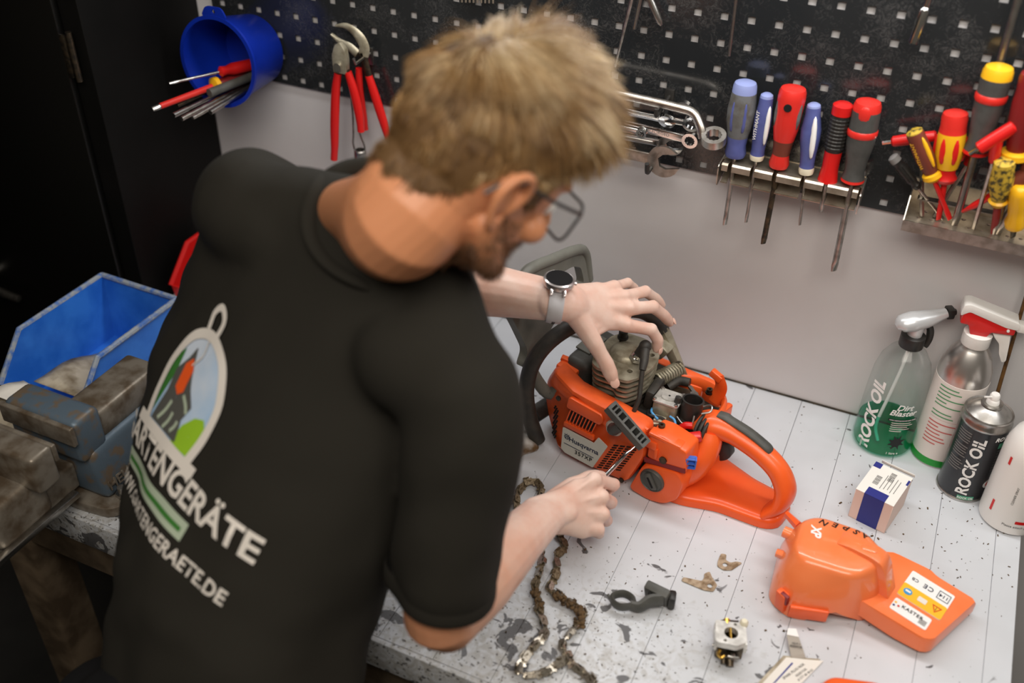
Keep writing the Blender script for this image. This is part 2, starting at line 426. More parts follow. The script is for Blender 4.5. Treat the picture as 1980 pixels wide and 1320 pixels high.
# crumbs and sawdust scattered on the bench
cr = MB(); rr = random.Random(3)
for k in range(420):
    if k < 130: px, py = rr.uniform(0.0, 0.26), rr.uniform(-0.36, -0.10)
    elif k < 330: px, py = rr.uniform(-0.48, 0.0), rr.uniform(-0.71, -0.42)
    else: px, py = rr.uniform(-0.3, 0.2), rr.uniform(-0.6, -0.01)
    s = rr.uniform(0.0004, 0.0013) * (1.6 if rr.random() < 0.1 else 1)
    cr.box((px, py, BZ + s * 0.4), (s * rr.uniform(1, 3), s, s * 0.8), rot=(0, 0, rr.uniform(0, 3)))
tag(cr.build('debris', 'rust_dirt', None, 0), 'dark crumbs of dirt scattered over the pale bench top', 'debris', kind='stuff')

tag(MB().box(((BX0 + BX1) / 2, WY - 0.0016, BZ + 0.0014), (BX1 - BX0, 0.0030, 0.0028), bev=0.0008).build('trim_1', 'sooty'), kind='structure')

# ------------------------------------------------------------------ black cabinet at the left
cab = thing('tool_cabinet', 'tall black steel cabinet at the left end of the workbench', 'cabinet', (-1.72, -0.1300, 0))
MB().box((0, 0, 1.0), (0.95, 0.268, 2.0), bev=0.003).build('body', 'black_panel', cab)
dr = MB().box((-0.012, -0.1425, 1.01), (0.90, 0.014, 1.90), bev=0.003).build('door', 'black_edge', cab)
MB().tube([(0.10, -0.152, 0.885), (0.10, -0.172, 0.885)], 0.009, 12).tube([(0.03, -0.174, 0.861), (0.10, -0.175, 0.867), (0.185, -0.176, 0.864)], [0.006, 0.009, 0.007], 10, flat=0.7).build('handle', 'steel', dr)
MB().box((0.444, -0.148, 1.385), (0.012, 0.006, 0.07), bev=0.002).cyl((0.456, -0.146, 1.345), (0.456, -0.146, 1.425), 0.005).build('hinge', 'dark_steel', dr)
MB().box((0.444, -0.148, 0.45), (0.012, 0.006, 0.07), bev=0.002).cyl((0.456, -0.146, 0.41), (0.456, -0.146, 0.49), 0.005).build('hinge', 'dark_steel', dr)

# ------------------------------------------------------------------ pegboard, every square hole cut
def pegboard():
    x0, x1, z0, z1 = -1.209, 0.55, 1.277, 2.12
    P, H = 0.0382, 0.0054
    cx = [-0.499 + P * k for k in range(-19, 28)]; cx = [c for c in cx if x0 + 0.012 < c < x1 - 0.012]
    cz = [1.479 + 0.0379 * k for k in range(-6, 18)]; cz = [c for c in cz if z0 + 0.008 < c < z1 - 0.012]
    xs = [x0] + [v for c in cx for v in (c - H, c + H)] + [x1]; zs = [z0] + [v for c in cz for v in (c - H, c + H)] + [z1]
    b = bmesh.new(); yf, yb = 0.0, 0.0016
    V = [[[b.verts.new((x, y, z)) for z in zs] for x in xs] for y in (yf, yb)]
    hole = lambda i, j: i % 2 == 1 and j % 2 == 1
    nx, nz = len(xs) - 1, len(zs) - 1
    for i in range(nx):
        for j in range(nz):
            if hole(i, j):
                c = [(i, j), (i + 1, j), (i + 1, j + 1), (i, j + 1)]
                for k in range(4):
                    p, q = c[k], c[(k + 1) % 4]
                    b.faces.new((V[0][p[0]][p[1]], V[0][q[0]][q[1]], V[1][q[0]][q[1]], V[1][p[0]][p[1]]))
            else:
                b.faces.new((V[0][i][j], V[0][i + 1][j], V[0][i + 1][j + 1], V[0][i][j + 1]))
                b.faces.new((V[1][i][j + 1], V[1][i + 1][j + 1], V[1][i + 1][j], V[1][i][j]))
    m = MB(); m.merge(b)
    m.box(((x0 + x1) / 2, 0.0035, z0 + 0.0008), (x1 - x0, 0.0038, 0.0016))
    m.box(((x0 + x1) / 2, 0.0035, z1 - 0.0008), (x1 - x0, 0.0038, 0.0016))
    m.box((x0 + 0.0008, 0.0035, (z0 + z1) / 2), (0.0016, 0.0038, z1 - z0))
    return tag(m.build('pegboard', 'pegboard_steel', None, 0), 'dark glossy steel pegboard with rows of square holes on the wall', 'pegboard')
pegboard()

# ================================================================== hand tools
def driver(name, label, cat, top, tip, L, parts, blade_r, blade_mat='steel', tipkind='flat', group=None, blade_from=None, roll=0.0):
    """screwdriver: local origin at the butt of the handle, blade along -z. parts = [(name, mat, profile[(r, d)], flat)] with d the distance from the butt"""
    top, tip = Vector(top), Vector(tip)
    q = aim(top, tip)
    t = thing(name, label, cat, top, q.to_matrix().to_4x4() @ Matrix.Rotation(roll, 4, 'Z'), group)
    T = (tip - top).length
    for pn, pm, prof, flat in parts:
        MB().lathe([(r, -d) for r, d in prof], 20, flat=flat).build(pn, pm, t)
    b = MB(); s = (blade_from if blade_from is not None else L) - 0.006
    if tipkind == 'flat':
        b.tube([(0, 0, -s), (0, 0, -T + 0.018), (0, 0, -T + 0.010), (0, 0, -T)], [(blade_r, blade_r), (blade_r, blade_r), (blade_r * 1.25, blade_r * 0.6), (blade_r * 1.05, blade_r * 0.28)], 12)
    elif tipkind == 'cross':
        b.tube([(0, 0, -s), (0, 0, -T + 0.008), (0, 0, -T)], [blade_r, blade_r, blade_r * 0.3], 12)
        for a in (0, PI / 2): b.box((0, 0, -T + 0.007), (blade_r * 1.6, blade_r * 0.5, 0.012), rot=(0, 0, a))
    else:
        b.tube([(0, 0, -s), (0, 0, -T)], blade_r, 12)
    b.build('blade', blade_mat, t)
    return t
def bulge(L, r0, rm, rw, rb):
    """a classic handle profile: butt radius r0, belly rm, waist rw, foot rb"""
    return [(r0 * 0.55, 0.0), (r0 * 0.9, 0.0025), (r0, 0.007), (r0 * 1.04, 0.016), (rm, L * 0.36), (rm * 0.98, L * 0.5), (rw * 1.1, L * 0.72), (rw, L * 0.85), (rb, L * 0.95), (rb * 0.9, L)]
def seg(prof, a, b):
    """the stretch of a profile between distances a and b"""
    def at(d):
        for (r0, d0), (r1, d1) in zip(prof, prof[1:]):
            if d0 <= d <= d1: return r0 + (r1 - r0) * ((d - d0) / max(d1 - d0, 1e-9))
        return prof[-1][0]
    return [(at(a), a)] + [p for p in prof if a < p[1] < b] + [(at(b), b)]

G1 = 'screwdrivers in the wall rail'
yw = -0.038
# six drivers in the clip rail under the pegboard
p = bulge(0.113, 0.0165, 0.0200, 0.0135, 0.0155)
t = driver('screwdriver', 'large blue screwdriver with worn grey grip, leftmost in the clip rail', 'screwdriver', (-0.257, yw, 1.446), (-0.254, yw, 1.218), 0.113,
       [('butt_cap', 'pale_blue_grip', seg(p, 0, 0.016), 1), ('grip', 'worn_grip', seg(p, 0.016, 0.082), 1), ('collar', 'blue_grip', seg(p, 0.082, 0.113), 1)], 0.0035, group=G1)
for a in (0.5, -0.5, 2.2, -2.2):
    MB().ball((0.0165 * math.sin(a), -0.0165 * math.cos(a), -0.048), (0.004, 0.004, 0.024), 10).build('grip_inlay', 'blue_grip', t)
p = bulge(0.100, 0.0095, 0.0125, 0.0095, 0.0105)
t = driver('screwdriver', 'slim blue screwdriver with white printed oval, second in the clip rail', 'screwdriver', (-0.225, yw, 1.434), (-0.223, yw, 1.23), 0.100,
       [('butt_cap', 'pale_blue_grip', seg(p, 0, 0.006), 1), ('grip', 'blue_grip', seg(p, 0.006, 0.092), 1), ('collar', 'pale_plastic', seg(p, 0.092, 0.100), 1)], 0.0026, group=G1)
MB().ball((0.0085, -0.0088, -0.044), (0.0036, 0.0036, 0.030), 12).build('oval_label', 'white_print', t)
lettering('WITHMANT', 0.008, 'white_print', t, Matrix.Translation((0, 0, -0.045)) @ Matrix.Rotation(-0.5, 4, 'Z') @ Matrix.Translation((0, -0.0127, 0)) @ Matrix.Rotation(PI / 2, 4, 'X') @ Matrix.Rotation(PI / 2, 4, 'Z'), bold=0.01)
p = bulge(0.120, 0.0185, 0.0180, 0.0120, 0.0145)
t = driver('screwdriver', 'red bulbous screwdriver with hanging hole and long blackened blade', 'screwdriver', (-0.191, yw, 1.450), (-0.192, yw, 1.201), 0.120,
       [('grip', 'red_grip', seg(p, 0, 0.078), 1), ('waist', 'brown_grip', seg(p, 0.078, 0.1), 1), ('collar', 'red_grip', seg(p, 0.1, 0.12), 1)], 0.0042, 'dark_steel', group=G1)
MB().cyl((0, -0.0186, -0.024), (0, -0.0200, -0.024), 0.0055, n=16).build('hanging_hole', 'black_hole', t)
for a in (1.1, -1.1): MB().ball((0.0158 * math.sin(a), -0.0158 * math.cos(a), -0.036), (0.0045, 0.0045, 0.024), 10).build('grip_inlay', 'worn_grip', t)
p = bulge(0.104, 0.0100, 0.0140, 0.0100, 0.0110)
t = driver('screwdriver', 'slim blue screwdriver with long white oval, fourth in the clip rail', 'screwdriver', (-0.160, yw, 1.432), (-0.145, yw, 1.245), 0.104,
       [('butt_cap', 'pale_blue_grip', seg(p, 0, 0.005), 1), ('grip', 'blue_grip', seg(p, 0.005, 0.094), 1), ('collar', 'pale_plastic', seg(p, 0.094, 0.104), 1)], 0.0022, group=G1)
MB().ball((0.0058, -0.0112, -0.046), (0.0042, 0.0040, 0.032), 12).build('oval_label', 'white_print', t)
# ratchet bit driver with knurled black grip
pr = [(0.009, 0.0), (0.0135, 0.003), (0.0135, 0.016)]
t = driver('screwdriver', 'red bit driver with ribbed black barrel, fifth in the clip rail', 'screwdriver', (-0.122, yw, 1.440), (-0.120, yw, 1.272), 0.118,
       [('butt_cap', 'red_plastic', pr, 1), ('barrel', 'black_plastic', [(0.0125, 0.016), (0.0135, 0.02), (0.0130, 0.066), (0.012, 0.070)], 1), ('foot', 'red_plastic', [(0.0120, 0.070), (0.0115, 0.095), (0.0135, 0.112), (0.0140, 0.116), (0.008, 0.118)], 1)], 0.0032, tipkind='cross', group=G1)
for k in range(9):
    MB().lathe([(0.0132, -0.020 - k * 0.0052), (0.0142, -0.0215 - k * 0.0052), (0.0142, -0.0230 - k * 0.0052), (0.0132, -0.0245 - k * 0.0052)], 14).build('rib', 'black_plastic', t, 0)
p = bulge(0.121, 0.0180, 0.0195, 0.0135, 0.0160)
t = driver('screwdriver', 'large grey screwdriver with red butt and long blade, rightmost in the clip rail', 'screwdriver', (-0.091, yw, 1.450), (-0.083, yw, 1.183), 0.121,
       [('butt_cap', 'red_grip', seg(p, 0, 0.014), 1), ('grip', 'grip_grey', seg(p, 0.014, 0.040), 1), ('ring', 'red_grip', [(0.0190, 0.040), (0.0206, 0.042), (0.0206, 0.048), (0.0195, 0.050)], 1), ('grip', 'grip_grey', seg(p, 0.05, 0.114), 1), ('collar', 'red_grip', [(0.0155, 0.114), (0.0162, 0.118), (0.012, 0.121)], 1)], 0.0048, group=G1)
MB().ball((0, -0.0168, -0.015), (0.008, 0.003, 0.012), 10).build('grip_inlay', 'red_grip', t)

# clip rail: bent sheet steel with sprung lips
rail = thing('tool_rail', 'bent sheet steel clip rail holding six screwdrivers', 'tool rail', (-0.172, 0, 1.31))
MB().box((0, -0.0018, 0), (0.20, 0.003, 0.030)).build('back_plate', 'galvanised', rail)
MB().box((0, -0.018, 0.013), (0.20, 0.034, 0.0016)).build('shelf', 'galvanised', rail)
cut = [-0.100, -0.085, -0.052, -0.020, 0.020, 0.052, 0.0865, 0.100]
for i in range(len(cut) - 1):
    a, b = cut[i] + 0.003, cut[i + 1] - 0.003
    if b - a < 0.006: a, b = cut[i], cut[i + 1] - 0.002
    MB().prism([(-0.034, 0.0138), (-0.053, 0.0155), (-0.056, 0.013), (-0.056, 0.004), (-0.0545, 0.004), (-0.0545, 0.0125), (-0.052, 0.0140), (-0.034, 0.0122)], a, b, mx=Matrix(((0, 0, 1, 0), (1, 0, 0, 0), (0, 1, 0, 0), (0, 0, 0, 1)))).build('lip', 'galvanised', rail)
    MB().prism([(-0.003, -0.008), (-0.030, -0.013), (-0.046, -0.020), (-0.050, -0.018), (-0.0505, -0.0165), (-0.0455, -0.0182), (-0.030, -0.0115), (-0.003, -0.0062)], a, b, mx=Matrix(((0, 0, 1, 0), (1, 0, 0, 0), (0, 1, 0, 0), (0, 0, 0, 1)))).build('tongue', 'galvanised', rail)
for s in (-1, 1):
    MB().prism(rpoly([(-0.002, -0.012), (-0.054, -0.024), (-0.058, 0.012), (-0.002, 0.016)], 0.006), -0.0008, 0.0008, mx=Matrix.Translation((s * 0.101, 0, 0)) @ Matrix(((0, 0, 1, 0), (1, 0, 0, 0), (0, 1, 0, 0), (0, 0, 0, 1)))).build('end_plate', 'satin_steel', rail)
for bx_ in (-0.012, 0.045): MB().cyl((bx_, -0.003, 0.0), (bx_, -0.006, 0.0), 0.0035).build('rivet', 'steel', rail)

# ------------------------------------------------------------------ perforated rail at the right
rail2 = thing('tool_rail', 'perforated two-tier steel rail crowded with red and yellow drivers', 'tool rail', (0.14, 0, 1.300))
holes = [circ(-0.130 + 0.0165 * i, -0.046, 0.0028, 10) for i in range(17)] + [circ(-0.122 + 0.0165 * i, -0.024, 0.0034, 10) for i in range(16)]
MB().prism([(-0.148, 0.0), (0.148, 0.0), (0.148, -0.062), (-0.148, -0.062)], -0.001, 0.001, holes=holes).build('perforated_shelf', 'galvanised', rail2)
MB().box((0, -0.0625, -0.007), (0.296, 0.0016, 0.016)).build('front_lip', 'satin_steel', rail2)
MB().box((0, -0.0015, 0.018), (0.296, 0.003, 0.040)).build('back_plate', 'galvanised', rail2)
MB().box((0.005, -0.040, 0.0275), (0.286, 0.013, 0.0014)).build('guide_strip', 'satin_steel', rail2)
for s in (-1, 1):
    MB().prism([(0, 0.037), (-0.044, 0.030), (-0.062, 0.0), (0, 0)], -0.0008, 0.0008, mx=Matrix.Translation((s * 0.1475, 0, 0)) @ Matrix(((0, 0, 1, 0), (1, 0, 0, 0), (0, 1, 0, 0), (0, 0, 0, 1)))).build('end_plate', 'satin_steel', rail2)
MB().tube(spline([(-0.028, -0.004, 0.03), (-0.028, -0.03, 0.055), (0.01, -0.035, 0.055), (0.05, -0.03, 0.045), (0.05, -0.004, 0.03)], 4), 0.0016, 8).build('wire_clip', 'steel', rail2)

G2 = 'drivers in the perforated rail'
yr = -0.044
pv = lambda L, r: [(r * 0.6, 0), (r * 0.92, 0.0025), (r, 0.008), (r * 0.98, L * 0.2), (r * 1.08, L * 0.34), (r * 1.08, L * 0.6), (r * 0.8, L * 0.82), (r * 0.72, L * 0.9), (r * 0.98, L * 0.96), (r * 0.75, L)]
p = [(0.004, 0), (0.0072, 0.002), (0.0076, 0.010), (0.0066, 0.014), (0.0072, 0.018), (0.0072, 0.044), (0.0052, 0.050), (0.0066, 0.054), (0.0040, 0.060)]
t = driver('screwdriver', 'small fluted black screwdriver leaning left out of the perforated rail', 'screwdriver', (-0.044, yr - 0.004, 1.383), (0.042, yr + 0.006, 1.302), 0.060, [('butt_cap', 'ink_grey', seg(p, 0, 0.010), 1), ('grip', 'black_plastic', seg(p, 0.010, 0.060), 1)], 0.0022, 'satin_steel', group=G2)
for k in range(7): MB().box((0.0072 * math.cos(k * 0.9), 0.0072 * math.sin(k * 0.9), -0.031), (0.0022, 0.0022, 0.026), rot=(0, 0, k * 0.9)).build('flute', 'black_plastic', t)
p = pv(0.078, 0.0115)
t = driver('screwdriver', 'brown and yellow screwdriver leaning right with a red insulated blade', 'screwdriver', (-0.026, yr - 0.012, 1.428), (0.050, yr - 0.002, 1.308), 0.078, [('butt_cap', 'dirty_yellow', seg(p, 0, 0.004), 1), ('grip', 'brown_grip', seg(p, 0.004, 0.066), 1), ('collar', 'yellow_plastic', [(0.008, 0.066), (0.0125, 0.068), (0.0130, 0.074), (0.008, 0.079)], 1)], 0.0034, 'red_plastic', group=G2)
MB().ball((0.0085, -0.0075, -0.034), (0.0035, 0.0035, 0.024), 10).build('grip_inlay', 'yellow_plastic', t)
lettering('WITHMANT', 0.0075, 'sticker_yellow', t, Matrix.Translation((0, 0, -0.034)) @ Matrix.Rotation(-0.5, 4, 'Z') @ Matrix.Translation((0, -0.0123, 0)) @ Matrix.Rotation(PI / 2, 4, 'X') @ Matrix.Rotation(PI / 2, 4, 'Z'), bold=0.01)
p = pv(0.098, 0.0165)
t = driver('screwdriver', 'thick yellow screwdriver with red butt and red panels, standing upright', 'screwdriver', (0.018, yr, 1.458), (0.036, yr, 1.303), 0.098, [('butt_cap', 'red_grip', seg(p, 0, 0.028), 1), ('grip', 'yellow_plastic', seg(p, 0.028, 0.078), 1), ('collar', 'red_plastic', [(0.0120, 0.078), (0.0115, 0.086), (0.0150, 0.093), (0.0130, 0.098), (0.006, 0.102)], 1)], 0.0040, 'red_plastic', group=G2)
for a in (0.45, -0.45, 1.6, -1.6): MB().ball((0.0164 * math.sin(a), -0.0164 * math.cos(a), -0.050), (0.0048, 0.0030, 0.019), 10).build('grip_panel', 'red_plastic', t)
p = bulge(0.120, 0.0180, 0.0180, 0.0135, 0.0160)
t = driver('screwdriver', 'tall grey screwdriver with yellow butt and red ring', 'screwdriver', (0.052, yr - 0.004, 1.527), (0.058, yr - 0.002, 1.3015), 0.120, [('butt_cap', 'yellow_plastic', seg(p, 0, 0.016), 1), ('grip', 'grip_grey', seg(p, 0.016, 0.036), 1), ('ring', 'red_grip', [(0.0182, 0.036), (0.0196, 0.038), (0.0196, 0.044), (0.0185, 0.046)], 1), ('grip', 'grip_grey', seg(p, 0.046, 0.114), 1), ('collar', 'red_plastic', [(0.0160, 0.113), (0.0170, 0.117), (0.010, 0.121)], 1)], 0.0052, group=G2)
p = pv(0.118, 0.0165)
driver('screwdriver', 'dark red screwdriver with yellow collar at the right end of the rail', 'screwdriver', (0.092, yr - 0.016, 1.53), (0.110, yr - 0.004, 1.302), 0.118, [('grip', 'dark_red', seg(p, 0, 0.104), 1), ('collar', 'yellow_plastic', [(0.0125, 0.104), (0.0180, 0.107), (0.0185, 0.114), (0.010, 0.120)], 1)], 0.0045, group=G2)
p = pv(0.072, 0.0135)
driver('screwdriver', 'grimy yellow screwdriver with greasy flaking handle', 'screwdriver', (0.090, yr - 0.030, 1.418), (0.108, yr - 0.002, 1.302), 0.072, [('grip', 'dirty_yellow', seg(p, 0, 0.062), 1), ('collar', 'yellow_plastic', [(0.0100, 0.062), (0.0130, 0.065), (0.008, 0.073)], 1)], 0.0050, 'dark_red', group=G2)
p = pv(0.062, 0.0110)
driver('screwdriver', 'yellow-collared screwdriver lying aslant behind the grimy one', 'screwdriver', (0.132, yr - 0.016, 1.408), (0.062, yr - 0.002, 1.322), 0.062, [('grip', 'brown_grip', seg(p, 0, 0.052), 1), ('collar', 'yellow_plastic', [(0.0090, 0.052), (0.0130, 0.055), (0.0125, 0.061), (0.006, 0.066)], 1)], 0.0048, 'red_plastic', group=G2)
p = pv(0.070, 0.0130)
driver('screwdriver', 'reddish brown screwdriver with bare steel blade beside the grimy one', 'screwdriver', (0.128, yr - 0.014, 1.452), (0.114, yr - 0.002, 1.302), 0.078, [('grip', 'brown_grip', seg(p, 0, 0.07), 1)], 0.0044, 'satin_steel', group=G2)
p = [(0.006, 0), (0.010, 0.003), (0.0125, 0.012), (0.0115, 0.035), (0.0105, 0.050), (0.0135, 0.060), (0.012, 0.068), (0.006, 0.072)]
driver('screwdriver', 'plain yellow screwdriver low at the right edge of the rail', 'screwdriver', (0.118, yr - 0.026, 1.386), (0.132, yr - 0.004, 1.302), 0.070, [('grip', 'yellow_plastic', p, 1)], 0.0040, 'dark_steel', group=G2)
# T-handled hex keys
def tkey(label, a, b, hub, tip, r=0.0075, grp=G2):
    a, b, hub, tip = map(Vector, (a, b, hub, tip))
    t = thing('hex_driver', label, 'hex driver', hub, None, grp)
    d = (b - a).normalized(); c = (a + b) / 2
    pts = [a - hub + d * ((b - a).length * f) for f in (0, 0.04, 0.3, 0.7, 0.96, 1)]
    m = MB().tube(pts, [r * 0.7, r, r * 1.05, r * 1.05, r, r * 0.7], 12)
    m.tube([c - hub, Vector((0, 0, 0)), (tip - hub).normalized() * 0.006], [r, r * 0.85, r * 0.7], 12)
    m.build('handle', 'red_plastic', t)
    MB().tube([a - hub - d * 0.012, a - hub + d * 0.004], 0.0028, 6).build('hex_stub', 'chrome', t)
    MB().tube([(tip - hub).normalized() * 0.002, tip - hub], 0.0032, 6).build('shaft', 'satin_steel', t)
tkey('red T-handled hex driver behind the brown screwdriver', (-0.050, -0.030, 1.395), (0.004, -0.030, 1.415), (-0.006, -0.032, 1.378), (0.014, -0.042, 1.302))
tkey('red T-handled hex driver in front of the tall grey screwdriver', (0.056, -0.072, 1.425), (0.090, -0.066, 1.462), (0.078, -0.066, 1.415), (0.082, -0.046, 1.302), 0.0085)
tkey('red T-handled hex driver mostly hidden behind the tall grey screwdriver', (0.030, -0.020, 1.408), (0.072, -0.020, 1.402), (0.052, -0.022, 1.385), (0.030, -0.036, 1.302))

# ------------------------------------------------------------------ tools hanging from above the frame
G3 = 'long tools hanging from the upper pegboard'
def hung(name, label, cat, p_tip, p_up, r_tip, r_up, kind, hmat, m_='steel'):
    p_tip, p_up = Vector(p_tip), Vector(p_up); d = (p_up - p_tip).normalized(); butt = p_up + d * 0.19
    t = thing(name, label, cat, butt, aim(butt, p_tip), G3); T = (p_tip - butt).length
    MB().lathe([(0.006, 0), (0.011, -0.004), (0.013, -0.03), (0.012, -0.06), (0.009, -0.085), (0.0105, -0.098), (0.006, -0.104)], 18).build('grip', hmat, t)
    b = MB()
    if kind == 'round': b.tube([(0, 0, -0.1), (0, 0, -T)], [r_up, r_tip], 12)
    if kind == 'socket': b.tube([(0, 0, -0.1), (0, 0, -T + 0.04)], r_up, 12); b.lathe([(0.004, -T + 0.046), (r_tip, -T + 0.042), (r_tip, -T), (r_tip * 0.75, -T), (r_tip * 0.75, -T + 0.01)], 16)
    if kind == 'chisel': b.tube([(0, 0, -0.1), (0, 0, -T + 0.03), (0, 0, -T + 0.006), (0, 0, -T)], [(r_up, r_up), (r_up, r_up), (r_tip, r_tip * 0.7), (r_tip * 0.5, r_tip * 0.2)], 12)
    b.build('shaft', m_, t)
    return t
hung('scriber', 'long tapering steel scriber hanging point down, left of the group', 'scriber', (-0.456, -0.016, 1.424), (-0.429, -0.054, 1.53), 0.0018, 0.0040, 'round', 'red_plastic')
hung('screwdriver', 'short round steel blade hanging between the scriber and the chisel', 'screwdriver', (-0.426, -0.036, 1.491), (-0.4225, -0.032, 1.531), 0.0030, 0.0036, 'round', 'black_plastic')
hung('punch', 'steel punch with chisel point hanging to the right of the scriber', 'punch', (-0.391, -0.020, 1.497), (-0.412, -0.021, 1.532), 0.0050, 0.0052, 'chisel', 'yellow_plastic')
hung('steel_rod', 'thin straight steel rod hanging alone above the blue screwdriver', 'rod', (-0.289, -0.022, 1.471), (-0.291, -0.022, 1.551), 0.0022, 0.0025, 'round', 'black_plastic')
hung('nut_driver', 'chrome nut driver with round socket tip hanging on the upper board', 'nut driver', (-0.055, -0.03, 1.532), (-0.050, -0.03, 1.587), 0.0066, 0.0040, 'socket', 'red_plastic', 'chrome')
hung('screwdriver', 'thick bare steel blade hanging above the yellow-capped screwdriver', 'screwdriver', (0.052, -0.022, 1.512), (0.050, -0.022, 1.602), 0.0050, 0.0052, 'round', 'yellow_plastic')
for k in range(9):
    x0 = -0.712 + k * 0.0066
    t = thing('hex_key', 'small pale hex key hanging in the row above the man\'s head', 'hex key', (x0, -0.012, 1.479 + k * 0.0008), None, 'hex keys above the head')
    MB().tube(spline([(0, 0, 0), (0, 0, 0.03), (0, 0, 0.062), (0, -0.004, 0.068), (0, -0.018, 0.068)], 3), 0.0017, 6).build('rod', 'galvanised', t)
hk = thing('key_holder', 'narrow black holder for the row of small hex keys', 'holder', (-0.686, -0.012, 1.530))
MB().box((0, 0.004, 0), (0.066, 0.014, 0.012), bev=0.002).build('bar', 'black_plastic', hk)

# ------------------------------------------------------------------ spanners lying in a hook
G4 = 'spanners stacked on the pegboard hook'
def spanner_plane(loc, ang, tilt=0.0, pitch=0.0):
    return Matrix.Translation(loc) @ XZ @ Matrix.Rotation(ang, 4, 'Z') @ Matrix.Rotation(tilt, 4, 'X')
def spanner(label, loc, ang, L, w, kind_r, kind_l, r, tilt=0.0, m_='chrome', stamp=None):
    """flat combination spanner, right end at local 0, shaft towards -x"""
    mx = spanner_plane(loc, ang, tilt)
    t = thing('spanner', label, 'spanner', mx.translation, mx.to_3x3().to_4x4(), G4)
    th = 0.0042
    b = MB()
    b.prism(rpoly([(-r * 0.8, -w * 0.5), (-r * 0.8, w * 0.5), (-L + r, w * 0.5), (-L + r, -w * 0.5)], 0.001), -th / 2, th / 2, bev=0.0008)
    b.build('shank', m_, t)
    for kind, cx, s in ((kind_r, 0.0, 1), (kind_l, -L, -1)):
        e = MB()
        if kind == 'ring':
            n = 24; ins = [(cx + r * (0.66 if i % 2 else 0.58) * math.cos(2 * PI * i / n), r * (0.66 if i % 2 else 0.58) * math.sin(2 * PI * i / n)) for i in range(n)]
            e.prism(circ(cx, 0, r, 28), -th * 0.8, th * 0.8, holes=[ins], bev=0.0)
            e.build('ring_end', m_, t)
        else:
            a0 = 0.26
            pts = []
            R = r * 1.15
            for i in range(17):
                a = 0.62 + (2 * PI - 1.24) * i / 16
                pts.append((R * math.cos(a), R * math.sin(a) * 1.02))
            g = R * 0.48
            pts += [(R * 0.92, -g), (R * 0.05, -g), (-R * 0.28, -g * 0.55), (-R * 0.28, g * 0.55), (R * 0.05, g), (R * 0.92, g)]
            c_, s_ = math.cos(a0), math.sin(a0)
            pts = [(cx + s * (x * c_ - y * s_), (x * s_ + y * c_)) for x, y in pts]
            if s < 0: pts = pts[::-1]
            e.prism(pts, -th * 0.62, th * 0.62)
            e.build('jaw', m_, t)
    if stamp: lettering(stamp, 0.007, 'ink_grey', t, Matrix.Translation((-0.055, 0, th / 2 + 0.0002)))
    return t
spanner('slim ring spanner at the back of the stack, just under the cranked spanner', (-0.342, -0.030, 1.386), 0.00, 0.19, 0.010, 'ring', 'open', 0.0125, 0.25)
spanner('ring spanner second from the top of the stack', (-0.326, -0.038, 1.368), 0.02, 0.20, 0.010, 'ring', 'open', 0.0125, 0.35)
spanner('short ring spanner with small bright ring in the middle of the stack', (-0.392, -0.062, 1.350), -0.02, 0.15, 0.008, 'ring', 'open', 0.0080, 0.2)
spanner('bright ring spanner with a stamped shank pointing right, foremost ring of the stack', (-0.320, -0.056, 1.351), -0.05, 0.20, 0.0115, 'ring', 'open', 0.0120, 0.12, stamp='DROP FORGED')
spanner('open-ended spanner lying above the big one in the stack', (-0.350, -0.048, 1.334), 0.03, 0.21, 0.011, 'open', 'ring', 0.0160, 0.3)
spanner('small open-ended spanner half hidden between the rings', (-0.362, -0.040, 1.366), -0.04, 0.18, 0.009, 'open', 'ring', 0.0110, 0.5)
spanner('big open-ended spanner stamped 19 at the bottom of the stack', (-0.354, -0.062, 1.312), -0.01, 0.24, 0.017, 'open', 'ring', 0.0215, 0.05, m_='satin_steel', stamp='19')
t = thing('ring_spanner', 'large cranked ring spanner lying across the top of the stack', 'spanner', (-0.318, -0.050, 1.394), None, G4)
MB().tube(spline([(-0.25, 0, 0.006), (-0.12, 0, 0.003), (-0.03, 0, 0.0), (-0.004, 0, -0.004), (0.010, -0.006, -0.018), (0.017, -0.010, -0.034)], 5), [(0.0068, 0.0075)] * 26, 12).build('shank', 'satin_steel', t)
n = 24; ins = [(0.0118 * (1.0 if i % 2 else 0.9) * math.cos(2 * PI * i / n), 0.0118 * (1.0 if i % 2 else 0.9) * math.sin(2 * PI * i / n)) for i in range(n)]
MB().prism(circ(0, 0, 0.0178, 28), -0.0065, 0.0065, holes=[ins]).build('ring_end', 'satin_steel', t).matrix_local = Matrix.Translation((0.033, -0.012, -0.030)) @ Matrix.Rotation(0.35, 4, 'X')
hook = thing('pegboard_hook', 'black double hook carrying the stack of spanners', 'hook', (-0.372, 0, 1.385))
MB().box((0, -0.003, 0), (0.014, 0.006, 0.03), bev=0.001).build('plate', 'black_plastic', hook)
MB().tube(spline([(0, -0.004, -0.006), (0, -0.045, -0.075), (0, -0.078, -0.088), (0, -0.086, -0.070)], 4), 0.0035, 8).build('arm', 'black_plastic', hook)
MB().tube(spline([(0.0, -0.004, 0.004), (0, -0.045, -0.003), (0, -0.066, -0.003), (0, -0.068, 0.008)], 4), 0.003, 8).build('arm', 'black_plastic', hook)

